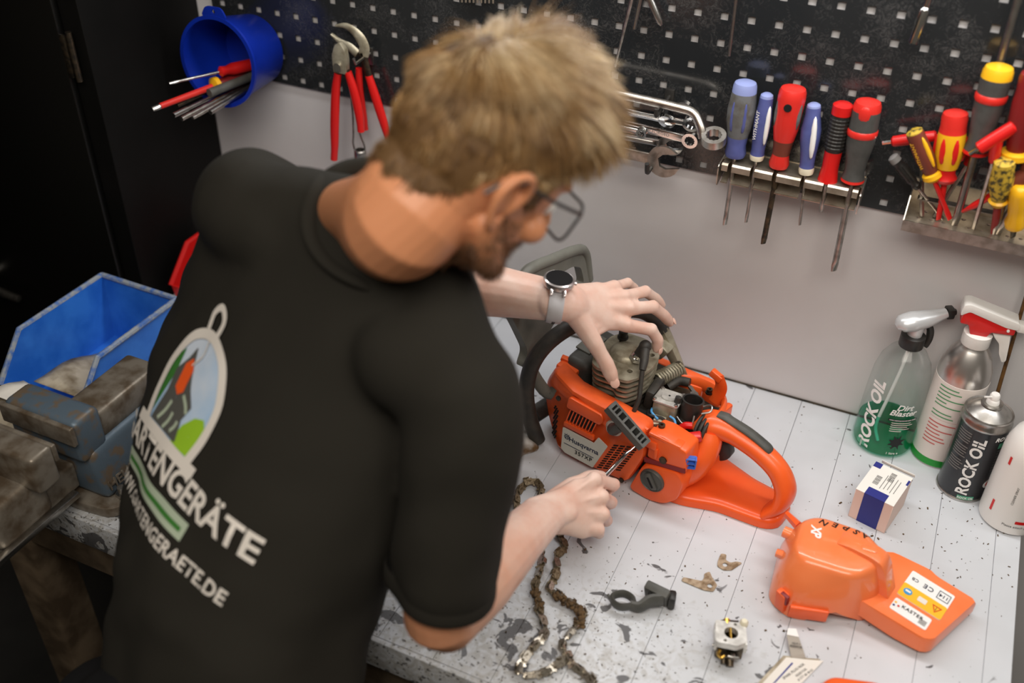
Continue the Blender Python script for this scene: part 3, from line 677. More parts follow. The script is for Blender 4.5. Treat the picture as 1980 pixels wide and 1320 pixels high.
# ------------------------------------------------------------------ pliers
def plier_handle(t, pts, r, m_='red_plastic', name='handle'):
    s = spline(pts, 5); n = len(s)
    MB().tube(s, [(r * (0.75 + 0.25 * math.sin(PI * min(1, i / n * 1.25))), r * 0.72) for i in range(n)], 12, up=(1, 0, 0)).build(name, m_, t)
cp = thing('cutting_pliers', 'diagonal cutting pliers with red handles hanging on the pegboard', 'pliers', (-0.924, -0.042, 1.351))
MB().prism(rpoly([(-0.012, -0.012), (-0.012, 0.018), (-0.006, 0.034), (0.003, 0.041), (0.006, 0.041), (0.014, 0.030), (0.016, 0.014), (0.014, -0.012)], 0.004), -0.006, 0.006, mx=XZ, bev=0.002).build('head', 'alu_cast', cp)
MB().cyl((0, -0.006, 0), (0, -0.0105, 0), 0.0072, n=18).build('pivot', 'chrome', cp)
MB().box((-0.006, 0.0, -0.012), (0.009, 0.008, 0.016), bev=0.002).box((0.012, 0.0, -0.012), (0.009, 0.008, 0.016), bev=0.002).build('shank', 'dark_steel', cp)
plier_handle(cp, [(-0.006, 0, -0.014), (-0.014, 0, -0.05), (-0.022, 0, -0.11), (-0.026, 0, -0.150), (-0.030, 0, -0.177)], 0.0085)
plier_handle(cp, [(0.014, 0, -0.008), (0.024, 0, -0.045), (0.030, 0, -0.085), (0.031, 0, -0.111)], 0.0085)
wp = thing('water_pump_pliers', 'water pump pliers with hooked jaws and red handles behind the cutters', 'pliers', (-0.895, -0.020, 1.371))
j = spline([(-0.045, 0, 0.038), (-0.025, 0, 0.040), (-0.006, 0, 0.030), (0.006, 0, 0.012), (0.003, 0, -0.004)], 5)
MB().tube(j, [(0.002 + 0.008 * min(1, i / 12), 0.004) for i in range(len(j))], 10, up=(0, 0, 1)).build('upper_jaw', 'alu_cast', wp)
j = spline([(-0.056, 0, 0.022), (-0.045, 0, 0.014), (-0.032, 0, 0.008), (-0.02, 0, 0.004), (-0.008, 0, -0.004)], 5)
MB().tube(j, [(0.002 + 0.006 * min(1, i / 12), 0.004) for i in range(len(j))], 10, up=(0, 0, 1)).build('lower_jaw', 'alu_cast', wp)
MB().tube([(0.001, 0, 0.0), (0.006, 0, -0.02), (0.012, 0, -0.042)], [(0.009, 0.004), (0.008, 0.004), (0.006, 0.004)], 10, up=(1, 0, 0)).build('shank', 'dark_steel', wp)
plier_handle(wp, [(0.011, 0, -0.038), (0.022, 0, -0.075), (0.037, 0, -0.125), (0.044, 0, -0.150)], 0.0085)
plier_handle(wp, [(-0.010, 0.004, -0.030), (-0.012, 0.004, -0.07), (-0.008, 0.004, -0.115), (-0.006, 0.004, -0.14)], 0.0075)
ph = thing('pegboard_hook', 'small steel hook behind the red pliers', 'hook', (-0.890, 0, 1.36))
MB().box((0, -0.002, 0), (0.012, 0.004, 0.03), bev=0.001).tube([(0, -0.003, 0.005), (0, -0.048, 0.002), (0, -0.052, 0.012)], 0.0025, 8).build('arm', 'steel', ph)
# spark plug socket on a forked wire
sk = thing('plug_socket', 'steel plug socket hanging from a forked wire below the pliers', 'socket', (-0.906, -0.030, 1.194))
MB().lathe([(0.0085, -0.085), (0.0105, -0.084), (0.0105, -0.030), (0.0115, -0.028), (0.0115, -0.016), (0.0100, -0.014), (0.0108, -0.012), (0.0108, 0.002), (0.009, 0.004), (0.0075, 0.004), (0.0075, -0.01)], 20).build('barrel', 'steel', sk)
MB().tube(spline([(-0.010, 0, -0.002), (-0.013, 0, 0.014), (-0.011, 0, 0.030), (-0.009, 0, 0.07), (-0.010, 0, 0.115)], 4), 0.0018, 8).tube(spline([(0.010, 0, -0.002), (0.010, 0, 0.014), (0.003, 0, 0.034), (0.000, 0, 0.07), (-0.002, 0, 0.115)], 4), 0.0018, 8).tube([(-0.010, 0, 0.115), (-0.006, 0.0, 0.120), (-0.002, 0, 0.115)], 0.0018, 8).build('wire', 'steel', sk)

# ------------------------------------------------------------------ blue bucket bracketed to the board, mouth towards the room
bk = thing('storage_bucket', 'blue plastic bucket mounted sideways at the left of the pegboard', 'bucket', (-1.122, -0.004, 1.334), (math.radians(90 - 6), 0, 0))
# local +z runs out from the wall, local +y is up
MB().lathe([(0.0005, 0.002), (0.056, 0.002), (0.060, 0.006), (0.072, 0.102), (0.0765, 0.103), (0.0765, 0.108), (0.0700, 0.108), (0.0575, 0.010), (0.0005, 0.008)], 44).build('shell', 'bucket_blue', bk)
MB().prism(rpoly([(-0.026, 0.0), (0.026, 0.0), (0.016, 0.018), (-0.016, 0.018)], 0.008), -0.0015, 0.0015, holes=[circ(0, 0.010, 0.0035, 12)]).build('hanging_tab', 'bucket_blue', bk).matrix_local = Matrix.Translation((0, 0.0725, 0.1055))
bk.rotation_euler = (math.radians(90 - 6), 0, 0)
GB = 'tools in the blue bucket'
def rodtool(name, label, cat, p0, p1, r, m_, tipr=None, group=GB):
    p0, p1 = Vector(p0), Vector(p1)
    t = thing(name, label, cat, p0, aim(p0, p1), group); T = (p1 - p0).length
    MB().tube([(0, 0, 0), (0, 0, -T)], r, 12).build('shaft', m_, t)
    if tipr: MB().tube([(0, 0, -T + 0.03), (0, 0, -T)], tipr, 12).build('tip', 'steel', t)
    return t
t = driver('screwdriver', 'red insulated screwdriver with yellow collar sticking out of the bucket', 'screwdriver', (-1.112, -0.030, 1.304), (-1.170, -0.228, 1.298), 0.085, [('grip', 'dark_red', [(0.006, 0), (0.010, 0.004), (0.0105, 0.06), (0.008, 0.075)], 1), ('collar', 'yellow_plastic', [(0.008, 0.075), (0.0145, 0.078), (0.0145, 0.086), (0.007, 0.090)], 1), ('insulation', 'red_grip', [(0.0055, 0.088), (0.0050, 0.192)], 1)], 0.0040, group=GB)
t = driver('screwdriver', 'thin screwdriver with red handle lying across the bucket mouth', 'screwdriver', (-1.098, -0.035, 1.322), (-1.162, -0.188, 1.329), 0.075, [('grip', 'red_plastic', [(0.005, 0), (0.010, 0.004), (0.0105, 0.05), (0.0075, 0.062), (0.009, 0.072), (0.004, 0.076)], 1)], 0.0024, group=GB)
rodtool('chisel', 'broad grey flat chisel lying in the blue bucket', 'chisel', (-1.090, -0.020, 1.306), (-1.120, -0.145, 1.304), 0.0075, 'grey_plastic')
rodtool('drill_bit', 'thick steel bit with a ring, lowest out of the bucket', 'drill bit', (-1.124, -0.03, 1.288), (-1.150, -0.205, 1.282), 0.0035, 'steel', 0.0046)
rodtool('drill_bit', 'long pale steel bit lying left in the bucket', 'drill bit', (-1.108, -0.025, 1.290), (-1.134, -0.205, 1.279), 0.0040, 'satin_steel')
rodtool('drill_bit', 'long pale steel bit lying right in the bucket', 'drill bit', (-1.098, -0.025, 1.292), (-1.122, -0.192, 1.278), 0.0034, 'satin_steel')
rodtool('drill_bit', 'short steel bit at the right rim of the bucket', 'drill bit', (-1.088, -0.025, 1.296), (-1.104, -0.168, 1.282), 0.0034, 'steel', 0.0045)
rodtool('drill_bit', 'short dark bit under the red screwdriver in the bucket', 'drill bit', (-1.138, -0.03, 1.294), (-1.160, -0.182, 1.288), 0.0032, 'dark_steel')
# ================================================================== things on the bench
def wb(mb, name, material, root, smooth=40):
    """build a part whose shape is given in room coordinates"""
    me = mb.mesh(name, smooth); me.transform(root.matrix_basis.inverted() if root.rotation_euler != Euler((0, 0, 0)) else Matrix.Translation(-root.location))
    return link(name, me, material, root)
def resample(poly, n):
    P = [Vector(p) for p in poly]; L = [0.0]
    for i in range(len(P)): L.append(L[-1] + (P[(i + 1) % len(P)] - P[i]).length)
    out = []
    for k in range(n):
        d = L[-1] * k / n; i = max(j for j in range(len(P)) if L[j] <= d + 1e-12)
        t = (d - L[i]) / max(L[i + 1] - L[i], 1e-9); out.append(P[i].lerp(P[(i + 1) % len(P)], t))
    return out
ROT = lambda a: Matrix.Rotation(a, 4, 'Z')
T_ = Matrix.Translation
FL = lambda a, face: Matrix.Rotation(a, 4, face)

# ------------------------------------------------------------------ clear spray bottle with green liquid
def shell_of_revolution(outer, th, n=40):
    inner = [(max(r - th, 0.0006), z + (th if i == 0 else 0)) for i, (r, z) in enumerate(outer)]
    return MB().lathe([(0.0006, outer[0][1])] + outer + inner[::-1] + [(0.0006, inner[0][1])], n)
b1 = thing('spray_bottle', 'clear spray bottle half full of green cleaner with silver trigger head', 'spray bottle', (0.05, -0.040, 0.9), (0, 0, 0.12))
prof = [(0.040, 0.0), (0.0455, 0.004), (0.0465, 0.012), (0.0455, 0.06), (0.0440, 0.11), (0.0420, 0.14), (0.0370, 0.162), (0.0280, 0.178), (0.0180, 0.188), (0.0150, 0.192), (0.0150, 0.206)]
MB().lathe([(0.0006, 0.0)] + prof + [(0.0006, 0.206)], 44).build('bottle', 'clear_bottle', b1)
MB().lathe([(0.0006, 0.0022), (0.0395, 0.0022), (0.0440, 0.006), (0.0449, 0.013), (0.0442, 0.046), (0.0006, 0.046)], 40).build('liquid', 'green_liquid', b1)
MB().lathe([(0.0175, 0.190), (0.0180, 0.191), (0.0180, 0.209), (0.0150, 0.211), (0.0006, 0.211)], 28).build('screw_collar', 'black_plastic', b1)
hd = MB().tube(spline([(-0.036, 0, 0.226), (-0.028, 0, 0.231), (-0.010, 0, 0.234), (0.014, 0, 0.237), (0.036, 0, 0.243), (0.046, 0, 0.246)], 4), lerp_list([(0.004, 0.006), (0.012, 0.015), (0.0150, 0.017), (0.0135, 0.014), (0.0085, 0.010), (0.0070, 0.0085)], 0, 4), 16, up=(0, 0, 1))
hd.tube([(0, 0, 0.209), (0, 0, 0.232)], [0.0120, 0.0135], 16).build('trigger_head', 'silver_plastic', b1)
MB().box((0.052, 0, 0.2465), (0.013, 0.016, 0.016), bev=0.002).cyl((0.058, 0, 0.2465), (0.062, 0, 0.2465), 0.005).build('nozzle', 'black_plastic', b1)
MB().tube(spline([(0.020, 0, 0.228), (0.028, 0, 0.215), (0.030, 0, 0.200), (0.026, 0, 0.186)], 4), [(0.005, 0.006)] * 12 + [(0.002, 0.005)], 10).build('trigger', 'black_plastic', b1)
MB().tube(spline([(0, 0, 0.206), (-0.002, 0, 0.15), (-0.008, 0, 0.09), (-0.014, 0, 0.03), (-0.006, -0.01, 0.006)], 5), 0.0026, 10).build('dip_tube', 'hose_white', b1)
for o_ in b1.children:
    if o_.name.split('.')[0] in ('trigger_head', 'nozzle', 'trigger'): o_.matrix_local = ROT(0.44) @ Matrix.Scale(0.88, 4, (1, 0, 0))
UPR = ROT(0) @ Matrix.Rotation(PI / 2, 4, 'Z')
def side_text(txt, size, m_, root, r, ang, z, **kw):
    """lettering running up the side of a cylinder"""
    me = text_mesh(txt, size, **kw)
    for v in me.vertices:
        x, y, zz = -v.co.y, v.co.x, v.co.z
        a = ang + x / r; R = r + 0.0004 + zz
        v.co = Vector((R * math.sin(a), -R * math.cos(a), z + y))
    return link('lettering', me, m_, root)
def ring_text(txt, size, m_, root, r, ang, z, **kw):
    me = text_mesh(txt, size, **kw)
    for v in me.vertices:
        a = ang + v.co.x / r; R = r + 0.0004 + v.co.z
        v.co = Vector((R * math.sin(a), -R * math.cos(a), z + v.co.y))
    return link('lettering', me, m_, root)
side_text('ROCK OIL', 0.028, 'white_print', b1, 0.0458, -0.72, 0.075, bold=0.035, shear=0.15)
ring_text('Dirt\nBlaster', 0.0145, 'white_print', b1, 0.0449, 0.30, 0.098, bold=0.02, shear=0.3, linesp=0.75)
patch(-0.006, 0.040, 0.0775, 0.0815, 0.0455).build('print_bar', 'ink_black', b1, 0)
ring_text('HIGH PERFORMANCE BIKE WASH', 0.0028, 'white_print', b1, 0.0457, 0.37, 0.0795)
for k, w in enumerate((0.030, 0.034, 0.026, 0.03, 0.018)):
    patch(0.000, w, 0.0735 - k * 0.0040, 0.0748 - k * 0.0040, 0.0455).build('print_line', 'logo_white', b1, 0)
sp = []
for i in range(48):
    a = 2 * PI * i / 48; q = i % 6
    rr_ = 0.0085 * (1.0 + (0.95 if q == 3 else 0.35 if q in (2, 4) else 0.0) * (0.75 + 0.25 * math.sin(i * 2.3))); sp.append((rr_ * math.cos(a), rr_ * math.sin(a)))
me = MB().prism(sp, 0, 0.0002).mesh('splash', 0)
for v in me.vertices:
    a = 0.34 + v.co.x / 0.046; v.co = Vector(((0.0466 + v.co.z) * math.sin(a), -(0.0466 + v.co.z) * math.cos(a), 0.036 + v.co.y))
link('splash_print', me, 'ink_black', b1)
ring_text('1 litre e', 0.006, 'white_print', b1, 0.0468, 0.30, 0.014)
side_text('ROCK OIL', 0.004, 'white_print', b1, 0.0466, -0.78, 0.018)
patch(-0.046, -0.030, 0.012, 0.020, 0.0463).build('print_patch', 'teal_print', b1, 0)

# ------------------------------------------------------------------ aluminium bottle with red and white trigger
b2 = thing('spray_bottle', 'aluminium spray bottle with printed label and red and white trigger', 'spray bottle', (0.133, -0.034, 0.9), (0, 0, 0.10))
MB().lathe([(0.0006, 0.0), (0.036, 0.0), (0.038, 0.003), (0.038, 0.165), (0.0365, 0.178), (0.0300, 0.198), (0.0220, 0.212), (0.0175, 0.218), (0.0175, 0.224), (0.0006, 0.224)], 40).build('bottle', 'bottle_alu', b2)
MB().lathe([(0.0382, 0.016), (0.0384, 0.0162), (0.0384, 0.158), (0.0382, 0.1582)], 40).build('label', 'label_white', b2)
MB().lathe([(0.0382, 0.003), (0.03845, 0.0032), (0.03845, 0.0158), (0.0382, 0.016)], 40).build('green_band', 'green_print', b2)
MB().lathe([(0.0195, 0.217), (0.0200, 0.218), (0.0200, 0.236), (0.0150, 0.238), (0.0006, 0.238)], 28).build('screw_collar', 'white_plastic', b2)
for k in range(17):
    w = 0.030 + 0.012 * math.sin(k * 2.7)
    m_ = 'ink_green' if k < 9 else 'ink_red'
    if k in (6, 9): continue
    patch(-0.034, -0.034 + w, 0.150 - k * 0.0066, 0.1520 - k * 0.0066, 0.0384).build('print_line', m_, b2, 0)
patch(-0.034, 0.02, 0.0925, 0.0928, 0.0384).build('print_rule', 'ink_red', b2, 0)
patch(0.020, 0.034, 0.012, 0.040, 0.0385).build('barcode_panel', 'white_print', b2, 0)
for k in range(10): patch(0.0215, 0.0325, 0.0145 + k * 0.0024, 0.0145 + k * 0.0024 + (0.0014 if k % 3 else 0.0008), 0.0387).build('barcode_bar', 'ink_black', b2, 0)
YZp = Matrix(((1, 0, 0, 0), (0, 0, -1, 0), (0, 1, 0, 0), (0, 0, 0, 1)))
MB().prism(rpoly([(-0.030, 0.252), (-0.030, 0.268), (-0.022, 0.276), (0.030, 0.262), (0.044, 0.262), (0.044, 0.248), (0.014, 0.246), (0.010, 0.236), (-0.012, 0.236), (-0.018, 0.252)], 0.003), -0.012, 0.012, mx=YZp, bev=0.0025).build('trigger_head', 'red_plastic', b2)
MB().prism(rpoly([(-0.033, 0.266), (-0.032, 0.284), (-0.024, 0.287), (0.046, 0.270), (0.046, 0.259), (0.030, 0.260), (-0.022, 0.275)], 0.003), -0.0135, 0.0135, mx=YZp, bev=0.003).build('head_cover', 'white_plastic', b2)
MB().box((0.053, 0, 0.259), (0.016, 0.016, 0.014), bev=0.003).cyl((0.060, 0, 0.259), (0.068, 0, 0.258), 0.0065).build('nozzle', 'white_plastic', b2)
MB().prism(rpoly([(0.014, 0.248), (0.040, 0.250), (0.044, 0.225), (0.047, 0.200), (0.042, 0.197), (0.035, 0.210), (0.030, 0.228), (0.022, 0.236)], 0.003), -0.007, 0.007, mx=YZp, bev=0.002).build('trigger', 'white_plastic', b2)
MB().cyl((0.034, -0.0125, 0.256), (0.034, -0.0145, 0.256), 0.002).build('pin', 'white_plastic', b2)

# ------------------------------------------------------------------ black aerosol can
cn = thing('aerosol_can', 'black aerosol can with silver dome and white nozzle', 'aerosol can', (0.176, -0.096, 0.9), (0, 0, 0.22))
MB().lathe([(0.0006, 0.002), (0.031, 0.0), (0.0345, 0.002), (0.0345, 0.136), (0.0006, 0.136)], 40).build('body', 'can_black', cn)
MB().lathe([(0.0348, 0.0), (0.0356, 0.001), (0.0356, 0.004), (0.0348, 0.005)], 40).build('bottom_seam', 'steel', cn)
MB().lathe([(0.0346, 0.134), (0.0358, 0.136), (0.0358, 0.139), (0.0340, 0.142), (0.0335, 0.1480), (0.0345, 0.1500), (0.0335, 0.1520), (0.0310, 0.1510), (0.0260, 0.1550), (0.0180, 0.1605), (0.0150, 0.1620), (0.0158, 0.1650), (0.0145, 0.1670), (0.0110, 0.1660), (0.0006, 0.1660)], 40).build('dome', 'steel', cn)
MB().lathe([(0.0090, 0.165), (0.0092, 0.168), (0.0080, 0.172), (0.0070, 0.173), (0.0068, 0.180), (0.0055, 0.182), (0.0006, 0.182)], 20).build('valve_button', 'white_plastic', cn)
MB().tube([(-0.004, -0.003, 0.178), (-0.016, -0.008, 0.180)], 0.0014, 8).build('spray_tube', 'white_plastic', cn)
side_text('ROCK OIL', 0.0235, 'white_print', cn, 0.0350, -0.22, 0.068, bold=0.03, shear=0.1)
for k in range(15): patch(-0.044, -0.044 + 0.022 + 0.004 * math.sin(k * 3.1), 0.124 - k * 0.0044 - (0.004 if k > 4 else 0) - (0.004 if k > 9 else 0), 0.1258 - k * 0.0044 - (0.004 if k > 4 else 0) - (0.004 if k > 9 else 0), 0.0345).build('print_line', 'ink_grey', cn, 0)
patch(-0.012, 0.012, 0.004, 0.012, 0.0345).build('print_patch', 'teal_print', cn, 0)
ring_text('ROCK OIL', 0.005, 'white_print', cn, 0.0348, 0.0, 0.008, bold=0.02)
ring_text('ROCK OIL', 0.010, 'white_print', cn, 0.0348, 0.98, 0.124, bold=0.03, shear=0.2)
patch(0.020, 0.048, 0.106, 0.116, 0.0345).build('print_patch', 'teal_print', cn, 0)
for k in range(8): patch(0.022, 0.046, 0.100 - k * 0.0055, 0.1020 - k * 0.0055, 0.0345).build('print_line', 'ink_grey', cn, 0)
me = MB().prism(circ(0, 0, 0.010, 20, 0.008), 0, 0.0002).mesh('logo', 0)
for nm, mm, sc, dx in (('logo_patch', 'white_print', 1.0, 0.0), ('logo_patch', 'red_plastic', 0.7, 0.002)):
    m2 = me.copy()
    for v in m2.vertices:
        a = 0.86 + (v.co.x * sc + dx) / 0.0345; R = 0.0349 + v.co.z + (0.0002 if sc < 1 else 0); v.co = Vector((R * math.sin(a), -R * math.cos(a), 0.034 + v.co.y * sc))
    link(nm, m2, mm, cn)
bpy.data.meshes.remove(me)

# ------------------------------------------------------------------ white bottle cut by the frame
b4 = thing('cleaner_bottle', 'white plastic bottle with red print at the right edge of the bench', 'bottle', (0.245, -0.134, 0.9), (0, 0, 0.35))
MB().lathe([(0.0006, 0.002), (0.036, 0.0), (0.0405, 0.004), (0.0415, 0.012), (0.0415, 0.128), (0.0400, 0.142), (0.0340, 0.160), (0.0240, 0.173), (0.0160, 0.179), (0.0006, 0.179)], 40).build('bottle', 'white_plastic', b4)
MB().lathe([(0.0150, 0.178), (0.0155, 0.180), (0.0155, 0.198), (0.0120, 0.202), (0.0006, 0.202)], 24).build('cap', 'white_plastic', b4)
patch(-0.010, 0.044, 0.0260, 0.0315, 0.0415).build('print_bar', 'red_plastic', b4, 0)
patch(0.006, 0.030, 0.102, 0.122, 0.0415).build('logo_panel', 'red_plastic', b4, 0)
ring_text('C', 0.018, 'white_print', b4, 0.0417, 0.36, 0.111, bold=0.02)
patch(-0.050, -0.046, 0.030, 0.050, 0.0415).build('print_bar', 'red_plastic', b4, 0)
patch(-0.050, -0.046, 0.118, 0.132, 0.0415).build('print_bar', 'red_plastic', b4, 0)
ring_text('pro-AIRBR', 0.0065, 'ink_grey', b4, 0.0415, 0.18, 0.072, bold=0.005)
ring_text('Please attach product label', 0.0055, 'ink_grey', b4, 0.0415, 0.10, 0.0200)
ring_text('multi purpose cleaner\nfor workshop use', 0.0035, 'ink_grey', b4, 0.0415, 0.25, 0.052)
side_text('CLEANER SPRAY', 0.0045, 'ink_grey', b4, 0.0415, -0.55, 0.075)

# ------------------------------------------------------------------ thin stick leaning in the corner behind the bottles
st = thing('thin_stick', 'thin brown stick leaning against the wall behind the bottles', 'stick', (0.196, -0.028, 0.90))
MB().tube([(0, 0, 0.004), (-0.010, 0.012, 0.16), (-0.018, 0.020, 0.30), (-0.024, 0.024, 0.37)], [0.0030, 0.0028, 0.0026, 0.0022], 8).build('stick', 'stick_brown', st)
st2 = thing('dark_clamp', 'small black clamp at the foot of the thin stick', 'clamp', (0.165, -0.014, 0.90))
MB().box((0, 0, 0.014), (0.05, 0.024, 0.026), rot=(0, 0, 0.2), bev=0.006).box((0.028, -0.01, 0.008), (0.04, 0.012, 0.012), rot=(0, 0, -0.4), bev=0.004).build('body', 'black_plastic', st2)

# ------------------------------------------------------------------ small carton
bx = thing('parts_box', 'small white carton with blue bands and barcode labels', 'box', (0.0665, -0.205, 0.9), (0, 0, math.radians(-14)))
MB().box((0, 0, 0.0275), (0.056, 0.074, 0.055), bev=0.0008, seg=1).build('carton', 'box_pink', bx)
MB().box((0, 0, 0.0552), (0.0562, 0.0742, 0.0006)).build('top_label', 'box_white', bx)
MB().box((0.0, -0.0372, 0.0275), (0.030, 0.0006, 0.0552)).build('blue_band', 'box_blue', bx)
MB().box((0.0, -0.0290, 0.0556), (0.030, 0.017, 0.0004)).build('blue_band', 'box_blue', bx)
MB().box((-0.0225, 0.031, 0.0557), (0.011, 0.012, 0.0005)).build('corner_print', 'box_blue', bx)
MB().box((0.0265, 0.022, 0.0557), (0.003, 0.012, 0.0005)).build('corner_print', 'box_blue', bx)
for (cx_, cy_, n_) in ((0.004, 0.018, 9), (-0.011, 0.0, 9)):
    for k in range(n_): MB().box((cx_ , cy_ + k * 0.0024 - 0.010, 0.0558), (0.008, 0.0012 if k % 3 else 0.0007, 0.0004)).build('barcode_bar', 'ink_grey', bx)
for k in range(5): MB().box((-0.002 + k * 0.005, 0.002, 0.0558), (0.0008, 0.034 - 0.004 * (k % 3), 0.0004)).build('print_line', 'ink_grey', bx)
MB().box((0.004, 0.040, 0.058), (0.050, 0.0006, 0.010), rot=(0.5, 0, 0)).build('flap', 'box_white', bx)

# ------------------------------------------------------------------ orange top cover taken off the saw
cv = thing('cylinder_cover', 'orange plastic saw cover with marker lettering and warning stickers', 'saw cover', (0.06, -0.385, 0.9))
base = rpoly([(-0.047, -0.352), (-0.020, -0.326), (0.062, -0.326), (0.104, -0.356), (0.092, -0.410), (0.060, -0.440), (-0.012, -0.460), (-0.042, -0.440)], 0.016)
topp = rpoly([(-0.028, -0.360), (-0.008, -0.341), (0.056, -0.343), (0.086, -0.372), (0.078, -0.402), (0.054, -0.431), (-0.014, -0.432), (-0.028, -0.410)], 0.014)
N_ = 64
bs, tp = resample(base, N_), resample(topp, N_)
cc = Vector((0.022, -0.386))
def bz_(p):   # lower rim: arched up on the front side
    a = max(0.0, 1 - abs(p.x - 0.045) / 0.032) if p.y < -0.40 else 0.0
    return 0.901 + 0.024 * (a ** 0.7 if a > 0 else 0)
rings = [[(p.x, p.y, bz_(p)) for p in bs]]
for f, z in ((0.06, 0.930), (0.28, 0.948), (0.62, 0.966), (0.88, 0.9765)):
    rings.append([(a.lerp(b, f).x, a.lerp(b, f).y, z) for a, b in zip(bs, tp)])
rings.append([(p.x, p.y, 0.9815) for p in tp])
for f, z in ((0.93, 0.9845), (0.80, 0.9862), (0.4, 0.9875)):
    rings.append([(cc.x + (p.x - cc.x) * f, cc.y + (p.y - cc.y) * f, z) for p in tp])
dome = wb(MB().rings(rings), 'dome', 'orange_light', cv, 60)
dome_bvh = BVHTree.FromPolygons([v.co.copy() for v in dome.data.vertices], [p_.vertices[:] for p_ in dome.data.polygons])
deck = rpoly([(0.066, -0.332), (0.098, -0.316), (0.150, -0.322), (0.158, -0.329), (0.213, -0.345), (0.166, -0.441), (0.155, -0.446), (0.060, -0.424)], 0.004)
dz = lambda x: 0.942 - 0.10 * (x - 0.06)
b = MB(); dk = resample(deck, 60)
dcx = Vector((0.13, -0.385))
b.rings([[(p.x, p.y, 0.9075 + 0.010 * max(0, (0.12 - p.x) / 0.06 if p.x < 0.12 else 0)) for p in dk], [(p.x, p.y, dz(p.x) - 0.004) for p in dk], [(dcx.x + (p.x - dcx.x) * 0.975, dcx.y + (p.y - dcx.y) * 0.975, dz(p.x)) for p in dk]])
wb(b, 'deck', 'orange_light', cv)
rdg = Matrix.Translation((0.016, -0.371, 0)) @ ROT(math.radians(-13)) @ XZ
wb(MB().prism(rpoly([(0.0, 0.978), (0.010, 0.9885), (0.028, 0.9925), (0.058, 0.9925), (0.072, 0.9885), (0.079, 0.976), (0.094, 0.934), (0.064, 0.934), (0.058, 0.972)], 0.006), -0.0125, 0.0135, mx=rdg, bev=0.0050), 'ridge', 'orange_light', cv, 60)
wb(MB().ball((0.064, -0.382, 0.9925), (0.011, 0.0065, 0.0016), 14), 'ridge_boss', 'orange_light', cv)
wb(MB().tube([(-0.030, -0.343, 0.955), (-0.050, -0.329, 0.957)], [(0.008, 0.006), (0.006, 0.004)], 6, up=(0, 0, 1)), 'front_hook', 'orange', cv)
wb(MB().tube([(-0.030, -0.366, 0.956), (-0.046, -0.363, 0.956)], [0.0085, 0.0080], 16), 'front_nub', 'orange_light', cv)
wb(MB().tube([(-0.034, -0.395, 0.944), (-0.047, -0.394, 0.944)], [(0.007, 0.013), (0.006, 0.011)], 14), 'front_nub', 'orange_light', cv)
wb(MB().box((-0.023, -0.4535, 0.9235), (0.016, 0.010, 0.034), rot=(0.12, 0, math.radians(-32)), bev=0.002), 'side_catch', 'orange_worn', cv)
wb(MB().box((-0.020, -0.4575, 0.933), (0.012, 0.006, 0.016), rot=(0.12, 0, math.radians(-32)), bev=0.001), 'catch_recess', 'dark_red', cv)
wb(MB().box((0.013, -0.4545, 0.917), (0.050, 0.006, 0.022), rot=(0.1, 0, math.radians(-0 + 15)), bev=0.002), 'side_plate', 'orange', cv)
wb(MB().tube([(0.046, -0.398, 0.9855), (0.041, -0.428, 0.9825)], 0.0009, 6), 'seam', 'orange_light', cv)
DR = math.radians(-16); slope = Matrix.Rotation(math.atan(0.10), 4, 'Y')
def ondeck(x, y, a, lift=0.0006): return T_((x, y, dz(x) + lift)) @ slope @ ROT(a)
def dlabel(x, y, a, w, h, m_, lift, name):
    wb(MB().prism(rpoly([(-w / 2, -h / 2), (w / 2, -h / 2), (w / 2, h / 2), (-w / 2, h / 2)], 0.003), 0, 0.0003, mx=ondeck(x, y, a, lift)), name, m_, cv)
def dtext(txt, x, y, a, size, m_, lift=0.0013, **kw):
    me = text_mesh(txt, size, **kw); me.transform(T_(-cv.location) @ ondeck(x, y, a, lift)); return link('lettering', me, m_, cv)
UD = DR + PI
dlabel(0.1480, -0.3720, DR, 0.060, 0.054, 'white_print', 0.0004, 'warning_sticker')
dlabel(0.1443, -0.3850, DR, 0.060, 0.026, 'sticker_yellow', 0.0009, 'yellow_panel')
dlabel(0.1330, -0.4140, DR, 0.050, 0.023, 'white_print', 0.0004, 'dealer_sticker')
dtext('KASTER', 0.1350, -0.4120, DR, 0.0078, 'ink_black', bold=0.01, spacing=1.1)
dtext('114', 0.1702, -0.3640, UD, 0.0085, 'ink_navy', bold=0.012)
fr = [(-0.008, -0.0075), (0.008, -0.0075), (0.008, 0.0075), (-0.008, 0.0075)]
wb(MB().prism(fr, 0, 0.0003, holes=[[(x * 0.9, y * 0.9) for x, y in fr]], mx=ondeck(0.1700, -0.3643, DR, 0.0011)), 'rating_frame', 'ink_navy', cv)
dtext('CE', 0.1500, -0.3588, UD, 0.0110, 'ink_navy', spacing=1.15, bold=0.008)
dtext('CB', 0.1320, -0.3535, UD, 0.0075, 'ink_navy')
wb(MB().prism(circ(0, 0, 0.0058, 20), 0, 0.0003, mx=ondeck(0.1251, -0.3795, 0, 0.0014)), 'blue_symbol', 'sticker_blue', cv)
wb(MB().prism([(-0.0035, -0.0012), (0.0035, -0.0012), (0.0035, 0.002), (-0.0035, 0.002)], 0, 0.0003, mx=ondeck(0.1251, -0.3795, DR, 0.0018)), 'goggles_symbol', 'white_print', cv)
wb(MB().prism(rpoly([(-0.006, -0.0045), (0.006, -0.0045), (0.006, 0.0045), (-0.006, 0.0045)], 0.0015), 0, 0.0003, mx=ondeck(0.1443, -0.3850, DR, 0.0014)), 'manual_symbol', 'logo_white', cv)
tri = [(-0.0066, 0.005), (0.0066, 0.005), (0, -0.0072)]
